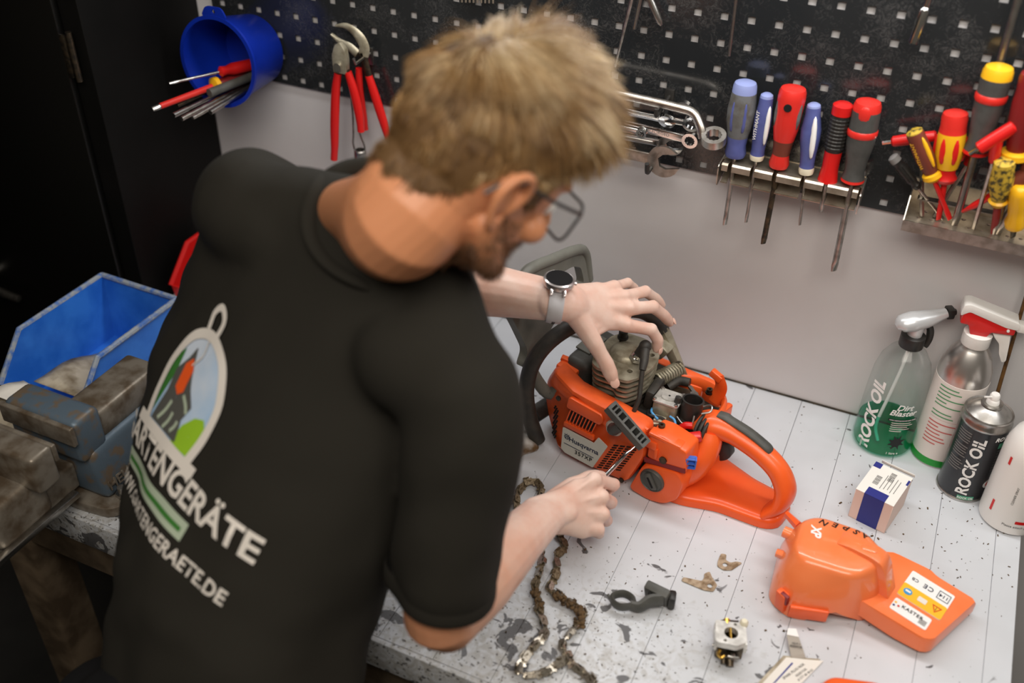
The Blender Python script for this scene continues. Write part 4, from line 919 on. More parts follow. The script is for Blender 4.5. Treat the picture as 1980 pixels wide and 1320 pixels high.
wb(MB().prism(tri, 0, 0.0003, holes=[[(x * 0.72, y * 0.72 + 0.0002) for x, y in tri]], mx=ondeck(0.1626, -0.3902, DR, 0.0014)), 'warning_triangle', 'red_plastic', cv)
dtext('!', 0.1626, -0.3896, UD, 0.008, 'ink_black', bold=0.01)
for k, (mm, dx_, dy_) in enumerate((('sticker_yellow', -0.020, 0.002), ('box_blue', -0.022, -0.004), ('red_plastic', -0.016, -0.003))): dlabel(0.1330 + dx_, -0.4070 + dy_, DR, 0.0030, 0.0030, mm, 0.0012, 'square_print')
for k in range(5): dlabel(0.1500 - 0.0006 * k, -0.4175 - 0.0018 * k, DR, 0.010 - 0.001 * (k % 2), 0.0006, 'ink_grey', 0.0012, 'print_line')
def toptext(txt, x, y, a, size, m_, z=0.9878, **kw):
    me = text_mesh(txt, size, depth=0.0, **kw); me.transform(T_(Vector((x, y, z)) - cv.location) @ ROT(a))
    for v in me.vertices:                          # laid on to the curved shell
        h_, n_, _, _ = dome_bvh.ray_cast(Vector((v.co.x, v.co.y, 0.3)), Vector((0, 0, -1)))
        if h_ is not None: v.co = h_ + n_ * 0.0006
    return link('lettering', me, m_, cv)
for ch, x_, y_, a_ in (('A', 0.0560, -0.3540, 2.9), ('S', 0.0440, -0.3525, 2.6), ('P', 0.0305, -0.3510, 2.75), ('E', 0.0160, -0.3520, 2.9), ('N', 0.0010, -0.3545, 2.7)): toptext(ch, x_, y_, a_, 0.0145, 'ink_black', 0.9868, bold=0.022)
toptext('XP', -0.0060, -0.3760, -PI / 2 + 0.15, 0.0180, 'white_print', 0.9874, bold=0.035, shear=0.2, spacing=0.85)

# ------------------------------------------------------------------ second orange part at the lower frame edge
op = thing('orange_housing', 'orange plastic housing with a grey sticker cut by the lower frame edge', 'saw housing', (0.106, -0.578, 0.9))
sh = rpoly([(-0.062, 0.005), (-0.052, 0.034), (0.010, 0.052), (0.050, 0.038), (0.064, -0.02), (0.03, -0.055), (-0.04, -0.045)], 0.012)
r_ = [[(p[0], p[1], 0.001) for p in sh], [(p[0], p[1], 0.018) for p in sh], [(p[0] * 0.95, p[1] * 0.95, 0.024) for p in sh], [(p[0] * 0.86, p[1] * 0.86, 0.027) for p in sh]]
MB().rings(r_).build('shell', 'orange', op)
MB().box((-0.010, 0.022, 0.0277), (0.034, 0.010, 0.0006), rot=(0, 0, 0.18)).build('sticker', 'label_silver', op)
MB().tube([(-0.058, 0.012, 0.012), (-0.068, 0.006, 0.012)], 0.005, 12).build('nub', 'orange', op)

# ------------------------------------------------------------------ carburettor
ca = thing('carburettor', 'small metal carburettor with brass throttle plate standing on the bench', 'carburettor', (-0.069, -0.547, 0.9), (0, 0, math.radians(18)))
bore = circ(0, 0, 0.0088, 24)
MB().prism(rpoly([(-0.019, -0.016), (0.006, -0.019), (0.019, -0.012), (0.019, 0.016), (-0.019, 0.018)], 0.003), 0.030, 0.040, holes=[bore, circ(-0.008, -0.0125, 0.0022, 10), circ(0.006, 0.0135, 0.0022, 10)]).build('flange', 'alu_clean', ca)
MB().prism(rpoly([(-0.017, -0.013), (0.017, -0.013), (0.017, 0.014), (-0.017, 0.014)], 0.002), 0.006, 0.030, holes=[bore]).build('body', 'dark_steel', ca)
for s in (-1, 1): MB().box((s * 0.0180, 0.0, 0.0285), (0.004, 0.028, 0.018), bev=0.001).build('side_plate', 'alu_clean', ca)
MB().cyl((0, 0, 0.001), (0, 0, 0.012), 0.0130, 0.0150, 20).build('base', 'dark_steel', ca)
MB().box((0, 0, 0.033), (0.0165, 0.0012, 0.0125), rot=(0, 0, PI / 2)).cyl((0, -0.0086, 0.035), (0, 0.0086, 0.035), 0.0016).build('throttle_plate', 'brass', ca)
MB().cyl((-0.004, 0.015, 0.036), (-0.004, 0.022, 0.037), 0.0042, n=14).build('inlet', 'brass', ca)
MB().tube([(-0.012, 0.019, 0.037), (-0.006, 0.021, 0.037), (0.008, 0.021, 0.037), (0.010, 0.019, 0.040)], 0.0012, 8).build('wire_lever', 'dark_steel', ca)
MB().tube(spline([(-0.012, -0.014, 0.022), (-0.014, -0.018, 0.019), (-0.010, -0.019, 0.014), (-0.006, -0.017, 0.016)], 4), 0.0022, 8).build('brass_fitting', 'brass', ca)
MB().box((0.004, -0.0175, 0.013), (0.016, 0.003, 0.014), rot=(0.4, 0.2, 0), bev=0.001).cyl((0.004, -0.016, 0.020), (0.004, -0.020, 0.014), 0.003).build('throttle_lever', 'steel', ca)
MB().cyl((0.002, -0.016, 0.008), (0.002, -0.024, 0.004), 0.005, n=12).cyl((-0.006, -0.016, 0.008), (-0.006, -0.022, 0.005), 0.0035, n=10).build('screws', 'dark_steel', ca)
MB().lathe([(0.0045, 0.0), (0.0055, 0.003), (0.0055, 0.008), (0.0035, 0.011), (0.0006, 0.011)], 14, mx=T_((0.017, 0.017, 0.034))).build('plastic_cap', 'pale_plastic', ca)
for s in (-1, 1): MB().cyl((s * 0.0195, -0.008, 0.022), (s * 0.0215, -0.008, 0.022), 0.0028, n=10).build('side_screw', 'steel', ca)

# ------------------------------------------------------------------ two gaskets, bracket, cartons
def gasket(label, pts, hole, hr):
    c = Vector((sum(p[0] for p in pts) / len(pts), sum(p[1] for p in pts) / len(pts), 0.9))
    o = MB().prism(rpoly([(x - c.x, y - c.y) for x, y in pts], 0.0025, 3), 0.0004, 0.0016, holes=[circ(hole[0] - c.x, hole[1] - c.y, hr, 12)]).build('gasket', 'rust_gasket')
    o.location = c; tag(o, label, 'gasket', 'loose metal gaskets')
mat('rust_gasket', rgb(176, 158, 134), 0.6, 0.3, col2=rgb(126, 104, 78), nscale=120)
gasket('flat rusty gasket with one long straight arm', [(-0.1555, -0.4525), (-0.1300, -0.4480), (-0.1290, -0.4400), (-0.1310, -0.4340), (-0.1250, -0.4270), (-0.1190, -0.4360), (-0.1090, -0.4460), (-0.1110, -0.4590), (-0.1230, -0.4620), (-0.1560, -0.4595)], (-0.118, -0.4515), 0.0036)
gasket('flat rusty gasket with two short horns, nearer the saw', [(-0.1195, -0.3880), (-0.1120, -0.3865), (-0.1105, -0.3970), (-0.1030, -0.3990), (-0.0960, -0.3930), (-0.0880, -0.3920), (-0.0980, -0.4110), (-0.1080, -0.4160), (-0.1180, -0.4130), (-0.1200, -0.4040)], (-0.1090, -0.4060), 0.0036)
br = thing('intake_bracket', 'small dark grey cast bracket with a ring and screw block', 'bracket', (-0.195, -0.522, 0.9))
wb(MB().tube(spline([(-0.229, -0.536, 0.914), (-0.218, -0.526, 0.9145), (-0.204, -0.528, 0.914), (-0.201, -0.538, 0.913), (-0.213, -0.547, 0.913), (-0.224, -0.545, 0.913)], 5, True), [(0.0032, 0.008)] * 30, 8, closed=True, up=(1, 0, 0)), 'ring', 'grey_plastic', br)
wb(MB().tube(spline([(-0.203, -0.538, 0.912), (-0.191, -0.536, 0.913), (-0.181, -0.524, 0.917), (-0.166, -0.516, 0.918)], 4), lerp_list([(0.006, 0.009), (0.006, 0.010), (0.007, 0.012), (0.006, 0.012)], 0, 4), 10, up=(0, 1, 0.2)), 'arm', 'grey_plastic', br)
wb(MB().box((-0.176, -0.508, 0.917), (0.034, 0.014, 0.030), rot=(0.3, 0, math.radians(-8)), bev=0.003), 'screw_block', 'grey_plastic', br)
wb(MB().box((-0.156, -0.507, 0.913), (0.010, 0.018, 0.022), rot=(0, 0, 0.2), bev=0.003), 'end_block', 'black_plastic', br)
for dx_, dz_ in ((-0.008, 0.008), (0.009, 0.008), (0.009, -0.004)):
    wb(MB().cyl((-0.176 + dx_, -0.5135 - 0.0033 + 0.0, 0.917 + dz_ - 0.001), (-0.176 + dx_, -0.5195, 0.917 + dz_ - 0.002), 0.0024, n=10), 'screw_hole', 'black_hole', br)
wb(MB().tube([(-0.230, -0.540, 0.912), (-0.236, -0.536, 0.915)], 0.0020, 8), 'pin', 'grey_plastic', br)
tg = thing('plug_carton', 'unfolded white spark plug carton with blue stripe and printed lines', 'carton', (0.015, -0.545, 0.9))
q4 = [(0.002, -0.523), (0.024, -0.516), (0.046, -0.508), (0.028, -0.552), (0.004, -0.592), (-0.024, -0.594)]
wb(MB().rings([[(x_, y_, 0.9015) for x_, y_ in q4], [(x_, y_, 0.9022) for x_, y_ in q4]]), 'sheet', 'paper', tg, 0)
wb(MB().rings([[(x_ - 0.004, y_ + 0.002, 0.9004) for x_, y_ in q4], [(x_ - 0.004, y_ + 0.002, 0.9011) for x_, y_ in q4]]), 'sheet', 'dirty_paper', tg, 0)
def ttext(txt, x, y, a, s_, m_, z=0.9026, root=tg, **kw):
    me = text_mesh(txt, s_, **kw); me.transform(T_(Vector((x, y, z)) - root.location) @ ROT(a)); return link('lettering', me, m_, root)
AT = math.atan2(0.062, 0.028) 
ttext('SPARK PLUG NGK', 0.0150, -0.540, AT - 0.1, 0.0048, 'ink_grey', bold=0.01)
ttext('RESISTOR', 0.0240, -0.538, AT - 0.1, 0.0045, 'ink_grey')
ttext('# 577 68 40-01', 0.0295, -0.539, AT - 0.1, 0.0045, 'ink_grey')
wb(MB().rings([[(x_, y_, z_) for x_, y_ in ((0.010, -0.528), (0.012, -0.5285), (-0.002, -0.566), (-0.006, -0.572))] for z_ in (0.9023, 0.9026)]), 'blue_stripe', 'box_blue', tg, 0)
t2 = thing('carton_flap', 'small grey folded carton flap with white end', 'carton', (0.008, -0.503, 0.9))
fl_ = lambda pts, z0, z1: MB().rings([[(x_, y_, z_) for x_, y_, z_ in pts], [(x_, y_, z_ + 0.0006) for x_, y_, z_ in pts]])
wb(fl_([(-0.005, -0.497, 0.910), (0.010, -0.494, 0.910), (0.022, -0.510, 0.903), (0.007, -0.520, 0.902)], 0, 0), 'flap', 'flap_grey' if 'flap_grey' in M else 'bin_rim', t2, 0) if False else None
mat('flap_grey', rgb(168, 160, 150), 0.8)
wb(fl_([(-0.005, -0.497, 0.912), (0.010, -0.494, 0.912), (0.022, -0.510, 0.904), (0.007, -0.520, 0.903)], 0, 0), 'flap', 'flap_grey', t2, 0)
wb(fl_([(-0.005, -0.497, 0.9128), (-0.006, -0.486, 0.9120), (0.004, -0.482, 0.9120), (0.010, -0.494, 0.9128)], 0, 0), 'white_end', 'white_print', t2, 0)
wb(fl_([(0.007, -0.520, 0.903), (0.022, -0.510, 0.904), (0.025, -0.513, 0.9012), (0.010, -0.522, 0.9006)], 0, 0), 'fold', 'flap_grey', t2, 0)
me = text_mesh('HOT-1\nRESISTOR', 0.0036, bold=0.012); me.transform(T_(Vector((0.0095, -0.5055, 0.9098)) - t2.location) @ ROT(0.25) @ Matrix.Rotation(0.5, 4, 'X')); link('lettering', me, 'ink_black', t2)

# ------------------------------------------------------------------ saw chain lying in loops
chain = thing('saw_chain', 'oily steel saw chain lying in a loop on the bench', 'saw chain', (-0.30, -0.55, 0.9))
path = [(-0.206, -0.668), (-0.222, -0.659), (-0.239, -0.654), (-0.252, -0.644), (-0.263, -0.631), (-0.260, -0.614), (-0.258, -0.601), (-0.252, -0.583), (-0.263, -0.569), (-0.280, -0.565), (-0.299, -0.561), (-0.314, -0.554), (-0.312, -0.536), (-0.316, -0.517), (-0.325, -0.501), (-0.320, -0.481), (-0.330, -0.466), (-0.348, -0.445), (-0.372, -0.425), (-0.390, -0.405), (-0.396, -0.388), (-0.405, -0.375), (-0.416, -0.377), (-0.424, -0.390), (-0.424, -0.412), (-0.416, -0.432), (-0.398, -0.452), (-0.372, -0.478), (-0.348, -0.500), (-0.339, -0.520), (-0.334, -0.545), (-0.329, -0.566), (-0.317, -0.580), (-0.307, -0.598), (-0.296, -0.611), (-0.287, -0.627), (-0.293, -0.645), (-0.296, -0.662), (-0.297, -0.678), (-0.299, -0.690), (-0.288, -0.694), (-0.275, -0.686), (-0.264, -0.677), (-0.258, -0.664), (-0.250, -0.655)]
pp = spline([(x_, y_, 0) for x_, y_ in path], 8)
pts = []; acc = 0.0; step = 0.0105; last = pp[0]; pts.append(pp[0].copy())
for q in pp[1:]:
    d = (q - last).length
    while acc + d >= step:
        f = (step - acc) / d; last = last.lerp(q, f); pts.append(last.copy()); d = (q - last).length; acc = 0.0
    acc += d; last = q
def link_shape(kind):
    b = MB(); h = 0.0046; L = 0.0150
    oval = rpoly([(-L / 2, -h), (L / 2, -h), (L / 2, h), (-L / 2, h)], 0.0034, 3)
    if kind == 'strap':
        for s in (-1, 1): b.prism(oval, s * 0.0028 - 0.0008, s * 0.0028 + 0.0008)
    elif kind == 'drive':
        b.prism(rpoly([(-L / 2, -h), (-0.002, -h), (0.0, -0.0080), (0.003, -h), (L / 2, -h), (L / 2, h), (-L / 2, h)], 0.0012, 2), -0.0008, 0.0008)
    else:
        for s in (-1, 1): b.prism(oval, s * 0.0028 - 0.0008, s * 0.0028 + 0.0008)
        b.prism(rpoly([(-0.005, 0.002), (0.0055, 0.002), (0.0055, 0.0078), (-0.004, 0.0070)], 0.001, 2), 0.0018, 0.0030)
        b.box((0.0012, 0.0074, 0.0002), (0.0085, 0.0010, 0.0058), rot=(0, 0, 0.07))
        b.prism([(-0.0085, 0.002), (-0.0060, 0.002), (-0.0060, 0.0058), (-0.0075, 0.0064)], 0.0018, 0.0030)
    for x_ in (-0.0042, 0.0042): b.cyl((x_, 0, -0.0032), (x_, 0, 0.0032), 0.0017, n=8)
    me = b.mesh('link_' + kind, 30)
    return me
LM = {}
for k in ('strap', 'drive', 'cutter'):
    LM[k] = link_shape(k)
mat('chain_steel', rgb(188, 180, 166), 0.3, 0.85, col2=rgb(96, 84, 66), nscale=260, mix=(0.48, 0.66))
mat('chain_dirty', rgb(142, 128, 104), 0.5, 0.5, col2=rgb(84, 70, 48), nscale=260, bump=0.4, bscale=500)
for k in LM: LM[k].materials.append(M['chain_steel'])
LMd = {k: v.copy() for k, v in LM.items()}
for k in LMd: LMd[k].materials.clear(); LMd[k].materials.append(M['chain_dirty'])
rc = random.Random(11)
for i in range(len(pts) - 1):
    p, q = pts[i], pts[i + 1]; d = (q - p).normalized(); mid = (p + q) / 2
    kind = 'drive' if i % 2 else ('cutter' if i % 4 == 0 else 'strap')
    dirty = (-0.60 < mid.y < -0.52 and mid.x > -0.345 and rc.random() < 0.8) or mid.y > -0.5
    o = bpy.data.objects.new('chain_link', (LMd if dirty else LM)[kind]); COL.objects.link(o); o.parent = chain
    tip = rc.uniform(-0.5, 0.5) + (0.9 if math.sin(i * 0.21) > -0.3 else -0.9)
    rot = Matrix((( d.x, -d.y, 0), (d.y, d.x, 0), (0, 0, 1))).to_4x4() @ Matrix.Rotation(PI / 2 + tip, 4, 'X') @ ROT(rc.uniform(-0.12, 0.12))
    o.matrix_local = T_(Vector((mid.x, mid.y, 0.9 + 0.0072 + rc.uniform(0, 0.0015))) - chain.location) @ rot
def clod(name, label, pts_, r):
    c0 = Vector(pts_[0]); t = thing(name, label, 'dirt', (c0.x, c0.y, 0.9)); b = MB(); rg = random.Random(len(pts_))
    for p_ in spline(pts_, 4):
        for _ in range(5): b.ball((p_.x - c0.x + rg.gauss(0, r * 0.5), p_.y - c0.y + rg.gauss(0, r * 0.5), 0.006 + rg.uniform(0, 0.007)), (rg.uniform(0.3, 0.7) * r, rg.uniform(0.3, 0.7) * r, rg.uniform(0.25, 0.5) * r), 7)
    b.build('clump', 'rust_dirt', t, 60)
clod('sawdust_clump', 'brown clump of oily sawdust caught in the right strand of the chain', [(-0.262, -0.570, 0), (-0.254, -0.582, 0), (-0.256, -0.596, 0)], 0.006)
clod('sawdust_clump', 'brown clump of oily sawdust along the bend of the chain', [(-0.298, -0.562, 0), (-0.284, -0.566, 0), (-0.272, -0.568, 0)], 0.0055)
clod('sawdust_clump', 'brown clump of oily sawdust in the left strand of the chain', [(-0.326, -0.568, 0), (-0.318, -0.580, 0), (-0.310, -0.592, 0)], 0.0055)

# ------------------------------------------------------------------ stained rag by the front of the saw
rg_ = thing('stained_rag', 'crumpled white rag with brown stains beside the front of the saw', 'rag', (-0.500, -0.312, 0.9))
b = MB(); ringsR = []
for i in range(13):
    f = i / 12.0; rad = 0.052 * math.sqrt(max(0.0001, 1 - (f * 0.98) ** 2)) + 0.002; z_ = 0.001 + 0.034 * f ** 0.8
    ringsR.append([((rad * 1.0 + 0.008 * math.sin(5 * a + f * 5)) * math.cos(a) * 1.05, (rad * 0.75 + 0.006 * math.sin(3 * a + 1 - f * 4)) * math.sin(a), z_ + 0.005 * math.sin(4 * a + 3 * f) * f) for a in [2 * PI * j / 40 for j in range(40)]])
b.rings(ringsR).build('cloth', 'rag', rg_, 60)

# ------------------------------------------------------------------ blue stacking bin with papers, bench vise
def bin_(name, label, loc, rot, Lx, Ly, H, m_, rim):
    t = thing(name, label, 'storage bin', loc, (0, 0, rot)); w = 0.003
    side = [(-Ly / 2, 0.0), (Ly / 2 - 0.01, 0.0), (Ly / 2, H), (-Ly / 2 + 0.055, H), (-Ly / 2 - 0.008, H * 0.45)]
    MS = Matrix(((0, 0, 1, 0), (1, 0, 0, 0), (0, 1, 0, 0), (0, 0, 0, 1)))
    for s in (-1, 1): MB().prism(side, s * Lx / 2 - w / 2, s * Lx / 2 + w / 2, mx=MS).build('side_wall', m_, t)
    MB().box((0, 0, w / 2), (Lx, Ly, w)).build('bottom', m_, t)
    MB().box((0, Ly / 2 - 0.004, H / 2), (Lx, w, H), rot=(-0.08, 0, 0)).build('back_wall', m_, t)
    MB().box((0, -Ly / 2 - 0.004, H * 0.225), (Lx, w, H * 0.45), rot=(0.1, 0, 0)).build('front_wall', m_, t)
    for s in (-1, 1): MB().tube([(s * (Lx / 2 + 0.003), -Ly / 2 - 0.008, H * 0.45), (s * (Lx / 2 + 0.003), -Ly / 2 + 0.053, H), (s * (Lx / 2 + 0.003), Ly / 2, H)], 0.0048, 8).build('rim', rim, t)
    MB().tube([(-Lx / 2 - 0.003, Ly / 2, H), (Lx / 2 + 0.003, Ly / 2, H)], 0.0048, 8).build('rim', rim, t)
    return t
bin_('storage_bin', 'blue open-fronted plastic bin with greasy rims behind the vise', (-1.165, -0.466, 0.9), math.radians(-1), 0.158, 0.235, 0.125, 'bin_blue', 'bin_rim')
bin_('storage_bin', 'red plastic bin half hidden behind the man\'s left shoulder', (-1.145, -0.150, 0.9), 0.0, 0.12, 0.15, 0.105, 'red_plastic', 'red_plastic')
def sheet(name, label, pts_, m_, zz=0.0):
    c0 = Vector(pts_[0]); t = thing(name, label, 'paper', c0)
    q = [Vector(p_) - c0 for p_ in pts_]; b = MB(); n = 8; g = []
    for i in range(n + 1):
        row = []
        for j_ in range(n + 1):
            u, v = i / n, j_ / n; p_ = q[0] * (1 - u) * (1 - v) + q[1] * u * (1 - v) + q[2] * u * v + q[3] * (1 - u) * v
            p_ = p_ + Vector((0, 0, zz * math.sin(u * 5 + v * 3) * math.sin(v * 4)))
            row.append(b.bm.verts.new(p_))
        g.append(row)
    for i in range(n):
        for j_ in range(n): b.bm.faces.new((g[i][j_], g[i + 1][j_], g[i + 1][j_ + 1], g[i][j_ + 1]))
    o = b.build('sheet', m_, t, 60); md = o.modifiers.new('thickness', 'SOLIDIFY'); md.thickness = 0.0006
sheet('paper_sheet', 'white paper strip lying over the mouth of the blue bin', [(-1.190, -0.590, 0.985), (-1.075, -0.600, 0.975), (-1.075, -0.630, 0.968), (-1.215, -0.640, 0.990)], 'paper', 0.004)
sheet('paper_sheet', 'crumpled greasy paper inside the blue bin', [(-1.21, -0.56, 0.955), (-1.09, -0.56, 0.955), (-1.09, -0.40, 0.915), (-1.21, -0.40, 0.915)], 'dirty_paper', 0.012)
sheet('paper_sheet', 'brown stained paper hanging in front of the blue bin', [(-1.225, -0.605, 0.970), (-1.105, -0.615, 0.965), (-1.105, -0.665, 0.940), (-1.225, -0.665, 0.940)], 'dirty_paper', 0.006)

vi = thing('bench_vise', 'heavy worn steel bench vise bolted to the front of the workbench', 'vise', (-1.02, -0.62, 0.9))
def vb(x0, x1, y0, y1, z0, z1, m_, name, bev=0.004, taper=None):
    b = bmesh.new(); bmesh.ops.create_cube(b, size=1.0)
    for v in b.verts:
        tx = taper if (taper and v.co.z > 0) else 1.0
        v.co = Vector(((x0 + x1) / 2 + v.co.x * (x1 - x0) * tx, (y0 + y1) / 2 + v.co.y * (y1 - y0), (z0 + z1) / 2 + v.co.z * (z1 - z0)))
    bmesh.ops.bevel(b, geom=b.edges[:], offset=bev, segments=3, profile=0.5, affect='EDGES')
    m = MB(); m.merge(b); return wb(m, name, m_, vi)
wb(MB().prism(rpoly([(-1.10, -0.70), (-1.06, -0.53), (-0.97, -0.53), (-0.915, -0.66), (-0.93, -0.705), (-1.0, -0.712)], 0.02), 0.9002, 0.918, bev=0.003), 'base_plate', 'vise_iron', vi)
vb(-1.085, -0.945, -0.690, -0.545, 0.917, 1.005, 'vise_paint', 'fixed_body', 0.012, 0.84)
vb(-1.092, -0.960, -0.700, -0.650, 0.990, 1.064, 'vise_paint', 'fixed_jaw', 0.010)
vb(-1.092, -0.960, -0.707, -0.699, 1.030, 1.062, 'vise_iron', 'jaw_plate', 0.002)
vb(-1.030, -0.966, -0.655, -0.520, 1.000, 1.046, 'vise_iron', 'anvil', 0.008)
vb(-1.098, -0.962, -0.775, -0.738, 0.998, 1.060, 'vise_iron', 'moving_jaw', 0.006)
vb(-1.098, -0.962, -0.739, -0.732, 1.030, 1.058, 'vise_iron', 'jaw_plate', 0.002)
vb(-1.062, -0.985, -0.840, -0.745, 0.938, 1.006, 'vise_iron', 'moving_body', 0.010, 0.85)
vb(-1.052, -0.995, -0.955, -0.690, 0.930, 0.975, 'vise_iron', 'slide', 0.004)
wb(MB().cyl((-1.024, -0.955, 0.952), (-1.024, -1.005, 0.952), 0.013, n=18).cyl((-1.024, -1.0, 0.952), (-1.024, -1.02, 0.952), 0.020, n=18), 'spindle', 'steel', vi)
wb(MB().cyl((-1.115, -1.012, 0.945), (-0.930, -1.012, 0.960), 0.007, n=12).ball((-1.115, -1.012, 0.945), 0.011, 12).ball((-0.930, -1.012, 0.960), 0.011, 12), 'handle', 'steel', vi)
wb(MB().box((-0.982, -0.82, 0.938), (0.012, 0.22, 0.010), bev=0.002), 'guide_rail', 'steel', vi)
for x_, y_, z_ in ((-0.937, -0.672, 0.917), (-0.995, -0.545, 0.917), (-1.075, -0.672, 0.917)):
    wb(MB().cyl((x_, y_, z_), (x_, y_, z_ + 0.008), 0.010, n=6).cyl((x_, y_, z_ + 0.008), (x_, y_, z_ + 0.018), 0.0055, n=12), 'mounting_bolt', 'steel', vi)
wb(MB().cyl((-0.944, -0.600, 0.968), (-0.935, -0.600, 0.970), 0.008, n=6), 'side_bolt', 'steel', vi)
YZ = Matrix(((0, 0, 1, 0), (1, 0, 0, 0), (0, 1, 0, 0), (0, 0, 0, 1)))
for txt, y_, z_ in (('HEUER', -0.650, 0.940), ('FRONT', -0.588, 0.950)):
    me = text_mesh(txt, 0.022, bold=0.01, depth=0.0014); me.transform(T_(Vector((-0.9435 - (z_ - 0.917) * 0.125, y_, z_)) - vi.location) @ YZ @ Matrix.Rotation(math.radians(-7), 4, 'X')); link('lettering', me, 'vise_iron', vi)
# ================================================================== the chainsaw (local: x to the rear, y to the wall, z up)
saw = thing('chainsaw', 'orange chainsaw with its top cover off, engine bare, on the bench', 'chainsaw', (-0.2528, -0.2274, 0.9), (0, 0, math.radians(-12)))
def P(mb, name, m_, parent=None, smooth=40): return mb.build(name, m_, parent or saw, smooth)
# dark engine casting
m = MB().box((-0.070, 0.010, 0.058), (0.170, 0.140, 0.096), bev=0.008).box((-0.03, 0.020, 0.030), (0.18, 0.15, 0.058), bev=0.006)
P(m, 'crankcase', 'sooty')
P(MB().box((-0.06, 0.098, 0.055), (0.20, 0.020, 0.085), bev=0.010), 'clutch_side', 'orange_worn')
P(MB().box((-0.170, 0.045, 0.045), (0.012, 0.10, 0.07), bev=0.003), 'bumper', 'dark_steel')

# starter housing
out = [(-0.163, 0.146), (-0.105, 0.139), (-0.040, 0.134), (0.008, 0.129), (0.013, 0.078), (-0.010, 0.014), (-0.066, 0.010), (-0.128, 0.013), (-0.172, 0.034), (-0.190, 0.060), (-0.188, 0.100)]
vent_slots = []
for k in range(8):
    f = k / 8.0; x0 = -0.1135 + 0.0455 * f; s_ = -0.0068
    vent_slots.append([(x0, 0.104 - 0.003 * f), (x0 + 0.0040, 0.1037 - 0.003 * f), (x0 + 0.0040 + s_, 0.082), (x0 + s_, 0.082)])
grid = []
for r in range(11):
    for c in range(4):
        z_ = 0.0770 - r * 0.0058 + c * 0.0045; x_ = -0.0375 - r * 0.0024 + c * 0.0108
        if z_ < 0.012 or x_ > 0.004: continue
        grid.append([(x_, z_), (x_ + 0.0082, z_ + 0.0034), (x_ + 0.0074, z_ + 0.0006), (x_ - 0.0008, z_ - 0.0028)])
b = bmesh.new()
mm = MB().prism(rpoly(out, 0.010), 0.070, 0.103, holes=[], mx=XZ, bev=0.006)
for v in mm.bm.verts:
    if v.co.x < -0.135: v.co.y += (-0.135 - v.co.x) * 0.75 * (1 if v.co.y < -0.07 else 0)
hs = P(mm, 'starter_housing', 'orange_worn')
def face(poly, m_, name, d=0.0006, y=-0.1030, parent=None): return P(MB().prism(poly, -y, -y + d, mx=XZ), name, m_, parent or hs, 0)
for q in vent_slots: face(q, 'black_hole', 'vent_slot', 0.0004)
for q in grid: face(q, 'black_hole', 'grille_slot', 0.0004)
# raised hood above the vents, label recess and shoulder
P(MB().prism(rpoly([(-0.122, 0.108), (-0.062, 0.104), (-0.056, 0.113), (-0.060, 0.124), (-0.118, 0.130)], 0.005), 0.100, 0.108, mx=XZ, bev=0.003), 'vent_hood', 'orange', hs)
P(MB().prism(rpoly([(-0.125, 0.078), (-0.072, 0.076), (-0.071, 0.066), (-0.126, 0.068)], 0.003), 0.100, 0.1055, mx=XZ, bev=0.0015), 'vent_sill', 'orange', hs)
for k in range(9):
    f = k / 8.0; x0 = -0.1155 + 0.0455 * f
    P(MB().prism([(x0, 0.105 - 0.003 * f), (x0 + 0.0016, 0.105 - 0.003 * f), (x0 - 0.0052, 0.079), (x0 - 0.0068, 0.079)], 0.1025, 0.1055, mx=XZ), 'vent_rib', 'orange', hs, 0)
lab = rpoly([(-0.127, 0.064), (-0.071, 0.062), (-0.064, 0.077), (-0.047, 0.068), (-0.069, 0.013), (-0.121, 0.015), (-0.128, 0.021)], 0.002)
P(MB().prism(lab, 0.1030, 0.1042, mx=XZ, bev=0.0), 'name_plate', 'label_silver', hs, 0)
def ftext(txt, x, z, size, m_, y=-0.1045, **kw):
    me = text_mesh(txt, size, **kw); me.transform(T_((x, y, z)) @ Matrix.Rotation(PI / 2, 4, 'X')); return link('lettering', me, m_, hs)
ftext('Husqvarna', -0.0880, 0.0468, 0.0125, 'ink_navy', bold=0.018)
ftext('357XP', -0.0870, 0.0265, 0.0105, 'ink_black', bold=0.02, spacing=1.15)
P(MB().prism([(-0.123, 0.0348), (-0.069, 0.0335), (-0.069, 0.0325), (-0.123, 0.0338)], 0.1042, 0.1046, mx=XZ), 'plate_rule', 'ink_navy', hs, 0)
lg = MB().prism(circ(-0.1187, 0.0485, 0.0046, 20), 0.1042, 0.1046, holes=[circ(-0.1187, 0.0485, 0.0036, 20)], mx=XZ)
for dx_ in (-0.0016, 0.0016): lg.prism([(-0.1187 + dx_ - 0.0005, 0.0455), (-0.1187 + dx_ + 0.0005, 0.0455), (-0.1187 + dx_ + 0.0005, 0.0515), (-0.1187 + dx_ - 0.0005, 0.0515)], 0.1042, 0.1046, mx=XZ)
lg.prism([(-0.1203, 0.0480), (-0.1171, 0.0480), (-0.1171, 0.0490), (-0.1203, 0.0490)], 0.1042, 0.1046, mx=XZ)
for dx_, h_ in ((-0.0036, 0.0030), (0.0, 0.0042), (0.0036, 0.0030)): lg.prism([(-0.1187 + dx_ - 0.0007, 0.0525), (-0.1187 + dx_ + 0.0007, 0.0525), (-0.1187 + dx_, 0.0520 + h_)], 0.1042, 0.1046, mx=XZ)
P(lg, 'crown_emblem', 'ink_navy', hs, 0)
